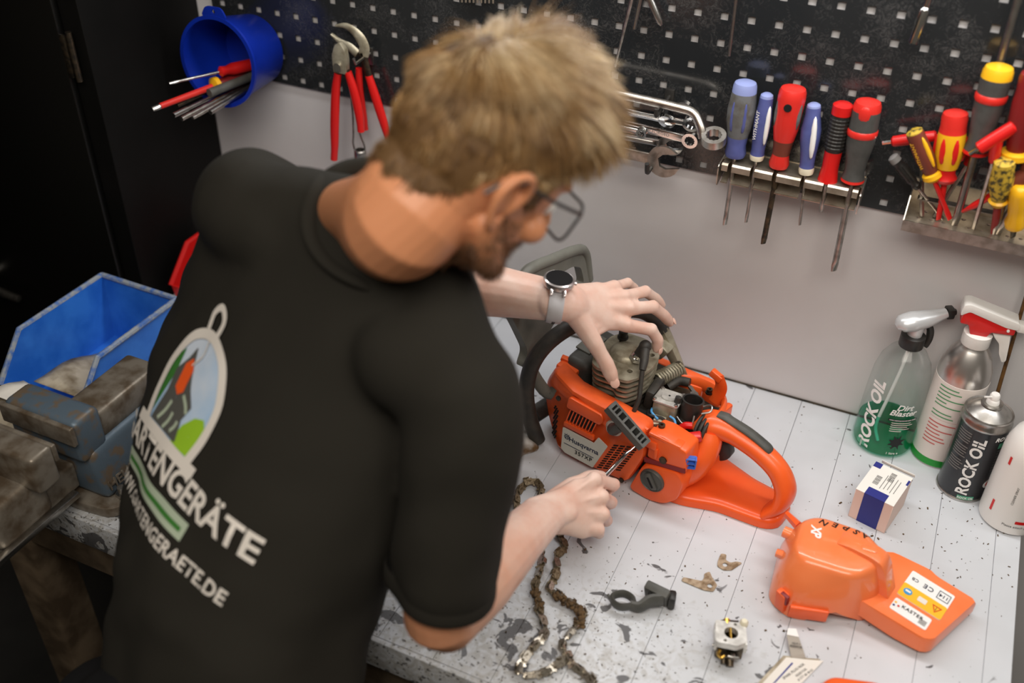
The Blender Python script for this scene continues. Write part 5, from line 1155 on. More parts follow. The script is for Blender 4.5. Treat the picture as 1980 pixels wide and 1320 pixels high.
# honeycomb vent on the front facet, knob, screws
for r in range(12):
    for c in range(3):
        x_ = -0.1405 - c * 0.0044 - (0.0022 if r % 2 else 0) - 0.0003 * r; z_ = 0.086 - r * 0.0054
        yy = -0.1030 + max(0, (-0.135 - x_)) * 0.75
        P(MB().prism([(x_ - 0.0019, z_), (x_, z_ + 0.0026), (x_ + 0.0019, z_), (x_, z_ - 0.0026)], -yy + 0.0004, -yy + 0.0012, mx=XZ), 'mesh_slot', 'black_hole', hs, 0)
P(MB().cyl((-0.186, -0.050, 0.044), (-0.192, -0.090, 0.044), 0.014, n=20), 'front_knob', 'black_plastic')
for x_, z_ in ((-0.018, 0.017), (-0.140, 0.112)):
    yy = -0.1035 + max(0, -0.135 - x_) * 0.75
    P(MB().cyl((x_, yy, z_), (x_, yy - 0.0025, z_), 0.0042, n=14).cyl((x_, yy - 0.0025, z_), (x_, yy - 0.0026, z_), 0.0018, n=6), 'screw', 'dark_steel', hs)

# pull-start grip: neck and windowed T bar
P(MB().lathe([(0.0135, 0), (0.0135, 0.006), (0.011, 0.008), (0.009, 0.012)], 20, mx=T_((-0.040, -0.098, 0.108)) @ Matrix.Rotation(PI / 2, 4, 'X')), 'starter_eyelet', 'label_silver')
P(MB().tube(spline([(-0.040, -0.100, 0.108), (-0.036, -0.112, 0.114), (-0.026, -0.120, 0.128), (-0.016, -0.124, 0.140)], 4), [0.0095] * 6 + [0.0085] * 7, 14), 'starter_neck', 'grey_plastic')
pg = Matrix.Translation((-0.0075, -0.126, 0.1455)) @ Matrix.Rotation(math.radians(34), 4, 'Y') @ Matrix.Rotation(math.radians(8), 4, 'X')
L2, W2 = 0.0375, 0.0090
wins = []
for a, c in ((-0.0325, -0.0290), (-0.0265, -0.0215), (-0.0185, -0.0100), (-0.0065, 0.0065), (0.0100, 0.0185), (0.0215, 0.0265), (0.0290, 0.0325)): wins.append([(a, -W2 * 0.62), (c, -W2 * 0.62), (c, W2 * 0.62), (a, W2 * 0.62)])
P(MB().prism(rpoly([(-L2, -W2), (L2, -W2), (L2, W2), (-L2, W2)], 0.002), -0.006, 0.007, holes=wins, mx=pg), 'starter_grip', 'grey_plastic', None, 30)
P(MB().prism(rpoly([(-L2 * 0.97, -W2 * 0.9), (L2 * 0.97, -W2 * 0.9), (L2 * 0.97, W2 * 0.9), (-L2 * 0.97, W2 * 0.9)], 0.002), -0.0075, -0.005, mx=pg), 'grip_floor', 'black_plastic')

# cylinder with cooling fins
fin = [(-0.119, -0.040), (-0.108, -0.066), (-0.096, -0.072), (-0.066, -0.068), (-0.058, -0.076), (-0.042, -0.072), (-0.033, -0.052), (-0.030, -0.020), (-0.036, 0.010), (-0.046, 0.026), (-0.075, 0.034), (-0.108, 0.030), (-0.120, 0.008)]
fc = Vector((-0.076, -0.020))
cyl = P(MB().cyl((fc.x, fc.y, 0.085), (fc.x, fc.y, 0.172), 0.034, n=24), 'cylinder', 'sooty')
for k in range(8):
    z_ = 0.101 + k * 0.0098; f = 0.90 + 0.014 * k
    o_ = [(fc.x + (x_ - fc.x) * f, fc.y + (y_ - fc.y) * f) for x_, y_ in fin]
    hl = [circ(-0.052, -0.050, 0.0042, 12), circ(-0.100, 0.006, 0.0042, 12), circ(-0.046, 0.004, 0.0042, 12)] if k == 7 else []
    P(MB().prism(rpoly(o_, 0.005, 3), z_, z_ + (0.0032 if k < 7 else 0.0050), holes=hl), 'cooling_fin', 'alu_cast' if k > 2 else 'sooty', cyl)
P(MB().lathe([(0.026, 0.0), (0.024, 0.005), (0.019, 0.009), (0.010, 0.0115), (0.0006, 0.012)], 24, mx=T_((-0.078, -0.016, 0.1745))), 'combustion_dome', 'alu_cast', cyl)
P(MB().cyl((-0.100, 0.008, 0.178), (-0.100, 0.008, 0.193), 0.0070, n=14).cyl((-0.100, 0.008, 0.180), (-0.100, 0.008, 0.183), 0.0085, n=14), 'decompression_valve', 'black_plastic', cyl)
pd = Vector((0.42, 0.10, 0.90)).normalized(); p0 = Vector((-0.058, -0.026, 0.180))
P(MB().cyl(p0, p0 + pd * 0.006, 0.0105, n=6).cyl(p0 + pd * 0.006, p0 + pd * 0.012, 0.0085, n=16), 'spark_plug', 'chrome', cyl)
bt_ = p0 + pd * 0.030
P(MB().cyl(p0 + pd * 0.010, bt_, 0.0075, 0.0085, 16).ball(bt_, 0.0095, 16).tube([bt_, bt_ + Vector((0.011, -0.020, -0.012)), bt_ + Vector((0.014, -0.028, -0.020))], [0.0075, 0.0062, 0.0050], 14), 'plug_boot', 'rubber')
e0 = bt_ + Vector((0.014, -0.028, -0.020))
P(MB().tube(spline([e0, e0 + Vector((0.006, -0.012, -0.024)), (-0.022, -0.070, 0.150), (-0.024, -0.078, 0.130), (-0.030, -0.074, 0.112)], 5), 0.0036, 10), 'ignition_lead', 'rubber')

# muffler in front of the cylinder
mf = P(MB().box((-0.143, -0.006, 0.118), (0.042, 0.100, 0.074), rot=(0, 0.12, 0), bev=0.010, seg=3), 'muffler', 'grey_plastic')
P(MB().box((-0.146, -0.006, 0.157), (0.026, 0.050, 0.004), rot=(0, 0.12, 0), bev=0.0015), 'muffler_plate', 'guard_plastic', mf)

# orange top rim and front clip
P(MB().tube([(-0.150, -0.056, 0.128), (-0.100, -0.080, 0.133), (-0.040, -0.089, 0.128), (0.010, -0.092, 0.122)], [(0.004, 0.006)] * 4, 8), 'rim_rail', 'orange_worn')
P(MB().box((-0.152, -0.058, 0.134), (0.034, 0.024, 0.018), rot=(0, 0.15, 0), bev=0.003).box((-0.142, -0.078, 0.126), (0.020, 0.012, 0.026), bev=0.003).box((-0.160, -0.050, 0.145), (0.020, 0.010, 0.006), rot=(0, 0.2, 0.3), bev=0.001), 'front_clip', 'orange_worn')
def cap_screw(x_, y_, z_, s_=1.0): P(MB().cyl((x_, y_, z_), (x_, y_, z_ + 0.003 * s_), 0.0065 * s_, n=16).prism(circ(x_, y_, 0.0050 * s_, 16), z_ + 0.003 * s_, z_ + 0.009 * s_, holes=[circ(x_, y_, 0.0026 * s_, 6)]), 'cap_screw', 'dark_steel')
cap_screw(-0.134, -0.046, 0.141); cap_screw(0.024, -0.080, 0.124)

# front handle: rubber sleeved bar plus bare bracket on the wall side
hb = spline([(-0.172, -0.104, 0.012), (-0.184, -0.112, 0.060), (-0.190, -0.114, 0.110), (-0.184, -0.110, 0.160), (-0.166, -0.095, 0.202), (-0.142, -0.060, 0.226), (-0.116, 0.000, 0.226), (-0.098, 0.050, 0.208), (-0.083, 0.076, 0.184), (-0.072, 0.082, 0.164)], 6)
P(MB().tube(hb, 0.0122, 18), 'front_handle', 'rubber')
gr = P(MB().tube([p_ + Vector((0.0, -0.0, 0.0)) for p_ in hb], 0.0118, 18), 'handle_core', 'black_plastic')
bpy.data.objects.remove(gr)
for a in (0.6, 1.0, 1.4):
    off = [(p_ + Vector((0.0124 * math.cos(a + 0.6) * 0.9, -0.0124 * math.sin(a) * 0.7, 0.0124 * math.sin(a) * 0.55))) for p_ in hb[8:-6]]
    P(MB().tube(off, 0.0009, 6), 'grip_rib', 'rubber')
brk = P(MB().tube(spline([(-0.074, 0.081, 0.168), (-0.062, 0.084, 0.146), (-0.044, 0.085, 0.118), (-0.026, 0.085, 0.090), (-0.010, 0.086, 0.060)], 4), lerp_list([(0.0125, 0.0115), (0.013, 0.010), (0.011, 0.008), (0.009, 0.006), (0.008, 0.006)], 0, 4), 8, up=(1, 0, 0.3)), 'handle_bracket', 'alu_cast')
P(MB().box((-0.062, 0.070, 0.140), (0.022, 0.024, 0.026), rot=(0, 0.6, 0), bev=0.004), 'bracket_lug', 'alu_cast', brk)
P(MB().box((-0.036, 0.082, 0.082), (0.018, 0.006, 0.046), rot=(0, -0.45, 0), bev=0.001), 'bracket_inner', 'rust_dirt', brk)
# anti-vibration spring
sp_ = [Vector((-0.048 + 0.052 * 0 + 0.0005 * i * 0.35, 0.006 + 0.00055 * i, 0.131)) + Vector((0.011 * math.cos(i * 0.70), 0.0, 0.011 * math.sin(i * 0.70))) for i in range(84)]
sp_ = [Vector((p_.x + 0.012, p_.y, p_.z)) for p_ in sp_]
P(MB().tube(sp_, 0.0020, 6), 'damper_spring', 'alu_cast')
P(MB().cyl((-0.034, 0.002, 0.131), (-0.024, 0.060, 0.131), 0.0080, n=14), 'spring_core', 'sooty')

# hand guard: moulded frame with a window and sweeping foot
gm = Matrix(((0, 0, 1, 0), (1, 0, 0, 0), (0, 1, 0, 0), (0, 0, 0, 1)))     # 2D (y,z), depth along x
g_out = rpoly([(-0.118, 0.150), (-0.100, 0.172), (-0.122, 0.224), (-0.134, 0.250), (-0.112, 0.292), (-0.080, 0.305), (0.036, 0.282), (0.062, 0.266), (0.076, 0.205), (0.060, 0.190), (-0.010, 0.196), (-0.060, 0.170), (-0.080, 0.140)], 0.012)
g_hole = rpoly([(-0.070, 0.226), (-0.070, 0.268), (0.024, 0.258), (0.046, 0.246), (0.054, 0.214), (0.000, 0.212)], 0.008)
gp = MB().prism(g_out, -0.007, 0.007, holes=[g_hole], bev=0.0)
gp.bm.transform(Matrix.Translation((-0.208, 0, 0)) @ gm)
for v in gp.bm.verts: v.co.x += (v.co.z - 0.2) * -0.10
P(gp, 'hand_guard', 'guard_plastic', None, 30)
P(MB().tube(spline([(-0.214, -0.108, 0.289), (-0.214, -0.080, 0.302), (-0.213, -0.02, 0.291), (-0.212, 0.036, 0.279), (-0.211, 0.062, 0.262), (-0.208, 0.074, 0.208)], 5), (0.0085), 12), 'guard_lip', 'guard_plastic')
P(MB().tube(spline([(-0.206, -0.100, 0.160), (-0.190, -0.085, 0.110), (-0.172, -0.072, 0.085), (-0.155, -0.060, 0.120)], 4), [(0.010, 0.006)] * 13, 10), 'guard_foot', 'guard_plastic')

# carburettor bay
P(MB().prism(rpoly([(-0.045, 0.046), (0.000, 0.060), (0.062, 0.050), (0.074, 0.010), (0.074, -0.070), (0.008, -0.090), (-0.030, -0.060)], 0.01), 0.055, 0.090), 'bay_floor', 'sooty')
P(MB().tube(spline([(-0.046, 0.034, 0.112), (-0.020, 0.046, 0.114), (0.012, 0.056, 0.116), (0.048, 0.052, 0.116), (0.070, 0.028, 0.118), (0.076, -0.010, 0.118)], 5), [(0.012, 0.005)] * 26, 8, up=(0, 0, 1)), 'bay_rim', 'orange')
P(MB().box((-0.004, 0.050, 0.100), (0.052, 0.010, 0.030), rot=(0, 0, 0.2), bev=0.003), 'bay_wall', 'orange')
P(MB().box((0.072, 0.008, 0.095), (0.010, 0.060, 0.055), rot=(0, 0, -0.12), bev=0.003), 'bay_wall', 'orange')
cbx = Matrix.Translation((0.006, -0.030, 0.124)) @ ROT(math.radians(8)) @ Matrix.Rotation(-0.12, 4, 'X')
cb = P(MB().box((0, 0, 0), (0.036, 0.038, 0.026), bev=0.003, mx=cbx), 'carburettor_body', 'alu_cast')
P(MB().prism(rpoly([(-0.020, -0.020), (0.020, -0.020), (0.020, 0.020), (-0.020, 0.020)], 0.006), 0.013, 0.0165, mx=cbx, bev=0.0008), 'diaphragm_cover', 'alu_clean', cb)
P(MB().lathe([(0.0125, 0.0165), (0.0120, 0.0185), (0.0080, 0.0190), (0.0006, 0.0192)], 24, mx=cbx), 'diaphragm_disc', 'alu_clean', cb)
P(MB().cyl((0, 0, 0.019), (0, 0, 0.0196), 0.0015, n=10).bm and MB().lathe([(0.0016, 0.0190), (0.0016, 0.0197), (0.0006, 0.0198)], 10, mx=cbx), 'vent_hole', 'black_hole', cb)
for sx_, sy_ in ((-1, -1), (1, -1), (1, 1), (-1, 1)): P(MB().lathe([(0.0030, 0.0165), (0.0030, 0.0185), (0.0012, 0.0190)], 10, mx=cbx @ T_((sx_ * 0.0165, sy_ * 0.0165, 0))), 'cover_screw', 'steel', cb)
P(MB().box((-0.028, -0.010, 0.122), (0.016, 0.050, 0.034), rot=(0, 0.1, 0.15), bev=0.006), 'intake_boot', 'rubber')
P(MB().tube(spline([(-0.020, 0.020, 0.116), (-0.010, 0.034, 0.124), (0.006, 0.038, 0.126)], 4), 0.007, 10), 'impulse_hose', 'rubber')
# intake elbow (open ring), nipple, rubber bellows
el = P(MB().prism(circ(0, 0, 0.0165, 24), -0.012, 0.016, holes=[circ(0, 0, 0.0138, 24)], mx=T_((0.040, -0.022, 0.132)) @ Matrix.Rotation(-0.15, 4, 'X')), 'intake_elbow', 'black_plastic')
P(MB().cyl((0.040, -0.022, 0.118), (0.040, -0.022, 0.124), 0.0140, n=20), 'elbow_floor', 'black_hole', el)
P(MB().cyl((0.020, -0.036, 0.118), (0.0215, -0.030, 0.150), 0.0056, 0.0048, 14).cyl((0.0215, -0.030, 0.150), (0.0216, -0.0299, 0.1504), 0.0030, n=10), 'fuel_nipple', 'rubber')
for k in range(3): P(MB().lathe([(0.010, -0.003), (0.0225 - 0.002 * k, -0.002), (0.0235 - 0.002 * k, 0.0), (0.0225 - 0.002 * k, 0.002), (0.010, 0.003)], 24, mx=T_((0.062 + k * 0.006, -0.030 - k * 0.001, 0.112)) @ Matrix.Rotation(PI / 2, 4, 'Y')), 'rubber_bellows', 'rubber')
P(MB().tube(spline([(0.048, -0.030, 0.135), (0.054, -0.018, 0.140), (0.066, -0.014, 0.146), (0.070, -0.022, 0.142), (0.060, -0.030, 0.138)], 4), 0.0014, 8).tube(spline([(0.030, -0.046, 0.128), (0.042, -0.050, 0.124), (0.054, -0.046, 0.126), (0.052, -0.036, 0.134)], 4), 0.0014, 8), 'throttle_wire', 'steel')
P(MB().box((0.026, 0.012, 0.134), (0.030, 0.006, 0.004), rot=(0, 0, -0.6), bev=0.001).cyl((0.030, 0.004, 0.130), (0.030, 0.004, 0.139), 0.006, n=14), 'choke_lever', 'steel')
P(MB().tube(spline([(-0.010, -0.048, 0.124), (-0.004, -0.060, 0.128), (0.010, -0.066, 0.126)], 4), 0.0018, 8).tube(spline([(0.022, -0.052, 0.128), (0.032, -0.056, 0.128), (0.038, -0.062, 0.116), (0.038, -0.066, 0.106)], 4), 0.0018, 8), 'blue_wire', 'wire_blue')
P(MB().tube(spline([(-0.014, -0.050, 0.120), (-0.006, -0.066, 0.126), (0.012, -0.060, 0.126), (0.020, -0.058, 0.120)], 4), 0.0022, 8), 'black_wire', 'black_plastic')
P(MB().box((0.010, -0.060, 0.118), (0.018, 0.014, 0.012), rot=(0, 0.1, 0.3), bev=0.002).cyl((0.004, -0.066, 0.116), (0.012, -0.062, 0.118), 0.0055, n=6), 'brass_joint', 'alu_cast')
P(MB().ball((-0.004, -0.074, 0.112), (0.014, 0.010, 0.009), 14), 'terminal_cover', 'rubber')
P(MB().tube(spline([(0.038, -0.052, 0.110), (0.046, -0.050, 0.122), (0.056, -0.046, 0.124)], 4), 0.0055, 10), 'red_connector', 'red_plastic')
P(MB().box((0.066, -0.058, 0.116), (0.022, 0.013, 0.012), rot=(0.2, -0.3, 0.5), bev=0.002), 'red_connector', 'red_plastic')
P(MB().cyl((0.030, -0.066, 0.106), (0.042, -0.060, 0.110), 0.006, n=14), 'rubber_plug', 'black_plastic')
cl = MB().box((0.081, -0.088, 0.100), (0.013, 0.003, 0.020), rot=(0.2, 0, 0.5), bev=0.0008)
for s_ in (-1, 1): cl.box((0.081 + 0.006 * s_, -0.091 + 0.003 * s_, 0.100), (0.002, 0.008, 0.020), rot=(0.2, 0, 0.5))
for s_ in (-0.008, 0.0, 0.008): cl.box((0.081, -0.091, 0.100 + s_), (0.013, 0.008, 0.0018), rot=(0.2, 0, 0.5))
P(cl, 'blue_clip', 'clip_blue')
# snap tower at the back of the bay
P(MB().tube(spline([(0.050, 0.036, 0.112), (0.056, 0.036, 0.135), (0.057, 0.034, 0.150), (0.050, 0.032, 0.166)], 4), [(0.010, 0.003)] * 13, 8, up=(1, 0, 0)).box((0.048, 0.032, 0.164), (0.020, 0.010, 0.012), rot=(0, 0.4, 0), bev=0.002), 'snap_clip', 'orange')
cap_screw(0.040, 0.036, 0.124, 0.9)

# tank and filter housing
tk = MB().prism(rpoly([(0.016, 0.080), (0.016, 0.128), (0.036, 0.130), (0.076, 0.122), (0.080, 0.084), (0.060, 0.076)], 0.005), 0.060, 0.100, mx=XZ, bev=0.004)
P(tk, 'filter_housing', 'orange')
P(MB().box((0.040, -0.092, 0.124), (0.052, 0.018, 0.007), rot=(0, 0.08, 0.06), bev=0.003).box((0.022, -0.100, 0.108), (0.018, 0.007, 0.014), bev=0.002).box((0.031, -0.1015, 0.096), (0.005, 0.004, 0.018), bev=0.001), 'housing_catch', 'orange')
P(MB().cyl((0.043, -0.0995, 0.090), (0.043, -0.1025, 0.090), 0.0058, n=16).cyl((0.043, -0.1025, 0.090), (0.043, -0.1027, 0.090), 0.0030, n=6), 'housing_screw', 'dark_steel')
P(MB().prism([(0.012, 0.078), (0.078, 0.092), (0.079, 0.084), (0.014, 0.070)], 0.0985, 0.1005, mx=XZ), 'housing_gap', 'dark_red', None, 0)
tank = rpoly([(-0.006, 0.006), (0.012, 0.062), (0.030, 0.072), (0.068, 0.080), (0.080, 0.066), (0.074, 0.030), (0.056, 0.010), (0.030, 0.002)], 0.010)
P(MB().prism(tank, -0.06, 0.103, mx=XZ, bev=0.010), 'fuel_tank', 'orange')
fcap = P(MB().lathe([(0.0195, 0.0), (0.0195, 0.004), (0.0180, 0.006), (0.0170, 0.0045), (0.0006, 0.0045)], 30, mx=T_((0.032, -0.1020, 0.0465)) @ Matrix.Rotation(PI / 2, 4, 'X')), 'fuel_cap', 'grey_plastic')
P(MB().box((0.032, -0.1085, 0.0465), (0.030, 0.005, 0.011), rot=(0, math.radians(58), 0), bev=0.003), 'cap_grip', 'grey_plastic', fcap)
P(MB().box((0.032, -0.1112, 0.0465), (0.018, 0.0012, 0.003), rot=(0, math.radians(58), 0)), 'cap_slot', 'black_hole', fcap)

# rear handle loop with flared foot plate
up_ = spline([(0.060, -0.018, 0.105), (0.078, -0.016, 0.118), (0.110, -0.014, 0.116), (0.150, -0.013, 0.104), (0.182, -0.014, 0.086), (0.199, -0.016, 0.060), (0.199, -0.018, 0.034), (0.186, -0.020, 0.014)], 6)
P(MB().tube(up_, lerp_list([(0.024, 0.026), (0.020, 0.024), (0.0155, 0.019), (0.0150, 0.018), (0.0150, 0.018), (0.0140, 0.021), (0.0120, 0.026), (0.010, 0.030)], 0, 6), 20, up=(0, 0, 1)), 'rear_handle', 'orange', None, 60)
ft = rpoly([(0.045, -0.086), (0.075, -0.080), (0.120, -0.060), (0.190, -0.050), (0.208, -0.036), (0.209, 0.004), (0.196, 0.020), (0.140, 0.024), (0.060, 0.046), (0.020, 0.050)], 0.010)
fr_ = resample(ft, 60); fcx = Vector((0.12, -0.015))
P(MB().rings([[(p_.x, p_.y, 0.0008) for p_ in fr_], [(p_.x, p_.y, 0.012) for p_ in fr_], [(fcx.x + (p_.x - fcx.x) * 0.985, fcx.y + (p_.y - fcx.y) * 0.93, 0.017) for p_ in fr_], [(fcx.x + (p_.x - fcx.x) * 0.95, fcx.y + (p_.y - fcx.y) * 0.72, 0.0185) for p_ in fr_]]), 'foot_plate', 'orange', None, 60)
P(MB().tube(spline([(0.046, -0.050, 0.040), (0.066, -0.048, 0.062), (0.076, -0.036, 0.090), (0.074, -0.026, 0.110)], 5), lerp_list([(0.030, 0.034), (0.026, 0.030), (0.022, 0.026), (0.020, 0.022)], 0, 5), 18), 'handle_root', 'orange', None, 60)
lk = spline([(0.080, -0.014, 0.1375), (0.092, -0.014, 0.138), (0.100, -0.014, 0.1355), (0.130, -0.013, 0.128), (0.160, -0.013, 0.116), (0.166, -0.013, 0.110)], 4)
P(MB().tube(lk, lerp_list([(0.003, 0.008), (0.0045, 0.0085), (0.0045, 0.008), (0.005, 0.0085), (0.005, 0.0085), (0.002, 0.007)], 0, 4), 12, up=(0, 0, 1)), 'throttle_lock', 'grey_plastic')
P(MB().prism(rpoly([(0.068, 0.100), (0.104, 0.100), (0.112, 0.076), (0.106, 0.066), (0.096, 0.058), (0.094, 0.070), (0.084, 0.086)], 0.004), 0.006, 0.020, mx=XZ, bev=0.003), 'throttle_trigger', 'black_plastic')
# ================================================================== the man at the bench
man = thing('person', 'person in a black printed T-shirt bending over the bench, one hand on the saw', 'person', (-0.67, -0.93, 0.0))
V = Vector
hf = V((0.500, 0.630, -0.594)).normalized(); hu = V((0.386, 0.443, 0.809)); hu = (hu - hf * hf.dot(hu)).normalized(); hr = hf.cross(hu).normalized()
HC = V((-0.3876, -0.6000, 1.5660)); HS = 0.985
HM = Matrix(((hr.x, hf.x, hu.x, HC.x), (hr.y, hf.y, hu.y, HC.y), (hr.z, hf.z, hu.z, HC.z), (0, 0, 0, 1))) @ Matrix.Scale(HS, 4)
HI = HM.inverted()
T0 = V((-0.547, -0.620, 1.454)); ts = V((-0.225, -0.60, -0.77)).normalized(); tl = V((0.925, -0.38, 0)); tl = (tl - ts * tl.dot(ts)).normalized(); tn = tl.cross(ts).normalized()
if tn.z < 0: tn = -tn
sl = V((0.84, -0.54, 0)); sl = (sl - ts * sl.dot(ts)).normalized(); sn = sl.cross(ts).normalized()      # the waist is turned a little from the shoulders
if sn.z < 0: sn = -sn

def limb(b, pts, radii, n=16, sub=4, up=None):
    """closed smooth tapering limb with rounded ends"""
    def rad(x): return x if isinstance(x, (tuple, list)) else (x, x)
    sp_ = spline(pts, sub); rr = lerp_list([rad(x) for x in radii], 0, sub)
    r0, r1 = rad(rr[0]), rad(rr[-1]); d0 = (sp_[0] - sp_[1]).normalized(); d1 = (sp_[-1] - sp_[-2]).normalized()
    P_, R_ = [], []
    for a in (1.0, 0.92, 0.7, 0.38):
        k = math.sqrt(max(0, 1 - a * a)) if a < 1 else 0.05; P_.append(sp_[0] + d0 * (min(r0) * a)); R_.append((r0[0] * k, r0[1] * k))
    P_ += sp_; R_ += [rad(x) for x in rr]
    for a in (0.38, 0.7, 0.92, 1.0):
        k = math.sqrt(max(0, 1 - a * a)) if a < 1 else 0.05; P_.append(sp_[-1] + d1 * (min(r1) * a)); R_.append((r1[0] * k, r1[1] * k))
    b.tube(P_, R_, n, up=up)
def remeshed(b, voxel, smooth_it, fac=0.5):
    me = b.mesh('raw', 0); o = bpy.data.objects.new('raw', me); COL.objects.link(o)
    m1 = o.modifiers.new('r', 'REMESH'); m1.mode = 'VOXEL'; m1.voxel_size = voxel; m1.use_smooth_shade = True
    m2 = o.modifiers.new('s', 'SMOOTH'); m2.factor = fac; m2.iterations = smooth_it
    dg = bpy.context.evaluated_depsgraph_get(); dg.update()
    out = bpy.data.meshes.new_from_object(o.evaluated_get(dg)); bpy.data.objects.remove(o); bpy.data.meshes.remove(me)
    out.shade_smooth(); return out
def to_man(me): me.transform(Matrix.Translation(-man.location)); return me

Lsh, Lel, Lwr = V((-0.728, -0.554, 1.385)), V((-0.650, -0.330, 1.180)), V((-0.4062, -0.3149, 1.1996))
Rsh, Rel, Rwr = V((-0.3600, -0.7030, 1.3340)), V((-0.3584, -0.7742, 1.0747)), V((-0.3344, -0.5275, 1.0139))

# ---- arms and hands: one continuous surface
b = MB()
def arm(sh, el, wr, hand_dir, back):
    u = (el - sh); fo = (wr - el)
    limb(b, [sh, sh + u * 0.45, el - u * 0.04, el + fo * 0.10, el + fo * 0.32, el + fo * 0.7, wr, wr + hand_dir * 0.035], [0.050, 0.048, 0.042, 0.044, 0.0445, 0.034, (0.0290, 0.0225), (0.022, 0.014)], 20, 5, up=hand_dir.cross(back))
Lback = V((0.10, -0.45, 0.88)).normalized(); Rback = V((0.15, -0.42, 0.85)).normalized()
LF = {'index': [(-0.3293, -0.2558, 1.1465), (-0.2990, -0.2302, 1.1313), (-0.2890, -0.2230, 1.1112), (-0.2889, -0.2225, 1.0949)],
      'middle': [(-0.3326, -0.2374, 1.1628), (-0.3080, -0.2003, 1.1500), (-0.2950, -0.1796, 1.1257), (-0.2880, -0.1654, 1.1060)],
      'ring': [(-0.3450, -0.2273, 1.1736), (-0.3265, -0.1844, 1.1620), (-0.3156, -0.1585, 1.1370), (-0.3090, -0.1446, 1.1182)],
      'little': [(-0.3627, -0.2216, 1.1820), (-0.3546, -0.1842, 1.1690), (-0.3493, -0.1638, 1.1494), (-0.3467, -0.1550, 1.1336)]}
LT = [(-0.3850, -0.3120, 1.1800), (-0.3547, -0.3150, 1.1440), (-0.3353, -0.3128, 1.1123), (-0.3235, -0.3118, 1.0868)]
RF = {'index': [(-0.3006, -0.4346, 1.0096), (-0.2820, -0.4009, 0.9780), (-0.2923, -0.3935, 0.9556), (-0.3050, -0.3985, 0.9560)],
      'middle': [(-0.2848, -0.4447, 0.9918), (-0.2787, -0.4166, 0.9588), (-0.2911, -0.4105, 0.9405), (-0.3040, -0.4164, 0.9440)],
      'ring': [(-0.2767, -0.4587, 0.9753), (-0.2770, -0.4360, 0.9415), (-0.2902, -0.4292, 0.9289), (-0.3010, -0.4349, 0.9350)],
      'little': [(-0.2768, -0.4756, 0.9621), (-0.2794, -0.4570, 0.9346), (-0.2907, -0.4496, 0.9251), (-0.2994, -0.4537, 0.9301)]}
RT = [(-0.3345, -0.4950, 1.0080), (-0.3270, -0.4480, 0.9990), (-0.3150, -0.4130, 0.9880), (-0.3040, -0.3900, 0.9760)]
Lhd = (V(LF['middle'][0]) - Lwr).normalized(); Rhd = (V(RF['middle'][0]) - Rwr).normalized()
arm(Lsh, Lel, Lwr, Lhd, Lback); arm(Rsh, Rel, Rwr, Rhd, Rback)
def hand(wr, F, T, back, knob):
    for k, (nm, pts_) in enumerate(F.items()):
        p_ = [V(q) for q in pts_]
        sc = {'index': 1.0, 'middle': 1.02, 'ring': 0.95, 'little': 0.82}[nm]
        limb(b, [wr + (p_[0] - wr) * 0.45 - back * 0.004, wr + (p_[0] - wr) * 0.8 - back * 0.002, p_[0] - back * 0.001], [0.0105, 0.0108, 0.0108], 14)
        b.ball(p_[0] + back * 0.0005, 0.0112 * sc * knob, 12)
        limb(b, [p_[0] - back * 0.001, p_[0].lerp(p_[1], 0.5), p_[1]], [0.0108 * sc, 0.0094 * sc, 0.0096 * sc], 14)
        b.ball(p_[1] + back * 0.0006, 0.0100 * sc, 12)
        limb(b, [p_[1], p_[1].lerp(p_[2], 0.5), p_[2]], [0.0094 * sc, 0.0086 * sc, 0.0088 * sc], 14)
        limb(b, [p_[2], p_[2].lerp(p_[3], 0.6), p_[3]], [0.0087 * sc, 0.0084 * sc, 0.0070 * sc], 14)
    t = [V(q) for q in T]
    i0, l0 = V(F['index'][0]), V(F['little'][0]); mid = (i0 + l0) / 2; across = (i0 - l0); wd = across.length / 2
    limb(b, [wr - (mid - wr) * 0.22 - back * 0.002, wr + (mid - wr) * 0.30 - back * 0.003, wr + (mid - wr) * 0.65 - back * 0.005, wr + (mid - wr) * 0.93 - back * 0.005], [(0.0255, 0.0180), (0.0305, 0.0185), (wd + 0.0075, 0.0165), (wd + 0.0065, 0.0125)], 24, 5, up=across.normalized())
    limb(b, [wr + (t[0] - wr) * 0.35, t[0], t[1]], [0.018, 0.0165, 0.0125], 14)
    for f_, g_, ra, rb in ((0.25, 0.62, 0.0125, 0.0120), (0.50, 0.72, 0.0095, 0.0100), (0.72, 0.80, 0.0060, 0.0075)):
        limb(b, [t[0].lerp(t[1], f_), t[0].lerp(t[1], f_).lerp(wr.lerp(i0, g_), 0.5) - back * 0.003, wr.lerp(i0, g_) - back * 0.004], [ra, (ra + rb) * 0.46, rb], 12)
    limb(b, [t[1], t[1].lerp(t[2], 0.5), t[2]], [0.0122, 0.0106, 0.0112], 14)
    limb(b, [t[2], t[2].lerp(t[3], 0.55), t[3]], [0.0110, 0.0108, 0.0080], 14)
hand(Lwr, LF, LT, Lback, 1.0); hand(Rwr, RF, RT, Rback, 1.06)
# tendons on the back of the right fist
for nm in ('index', 'middle', 'ring'):
    p_ = V(RF[nm][0]); limb(b, [Rwr + (p_ - Rwr) * 0.35 + Rback * 0.010, Rwr + (p_ - Rwr) * 0.7 + Rback * 0.0095, p_ + Rback * 0.0070], [0.0030, 0.0036, 0.0044], 8)
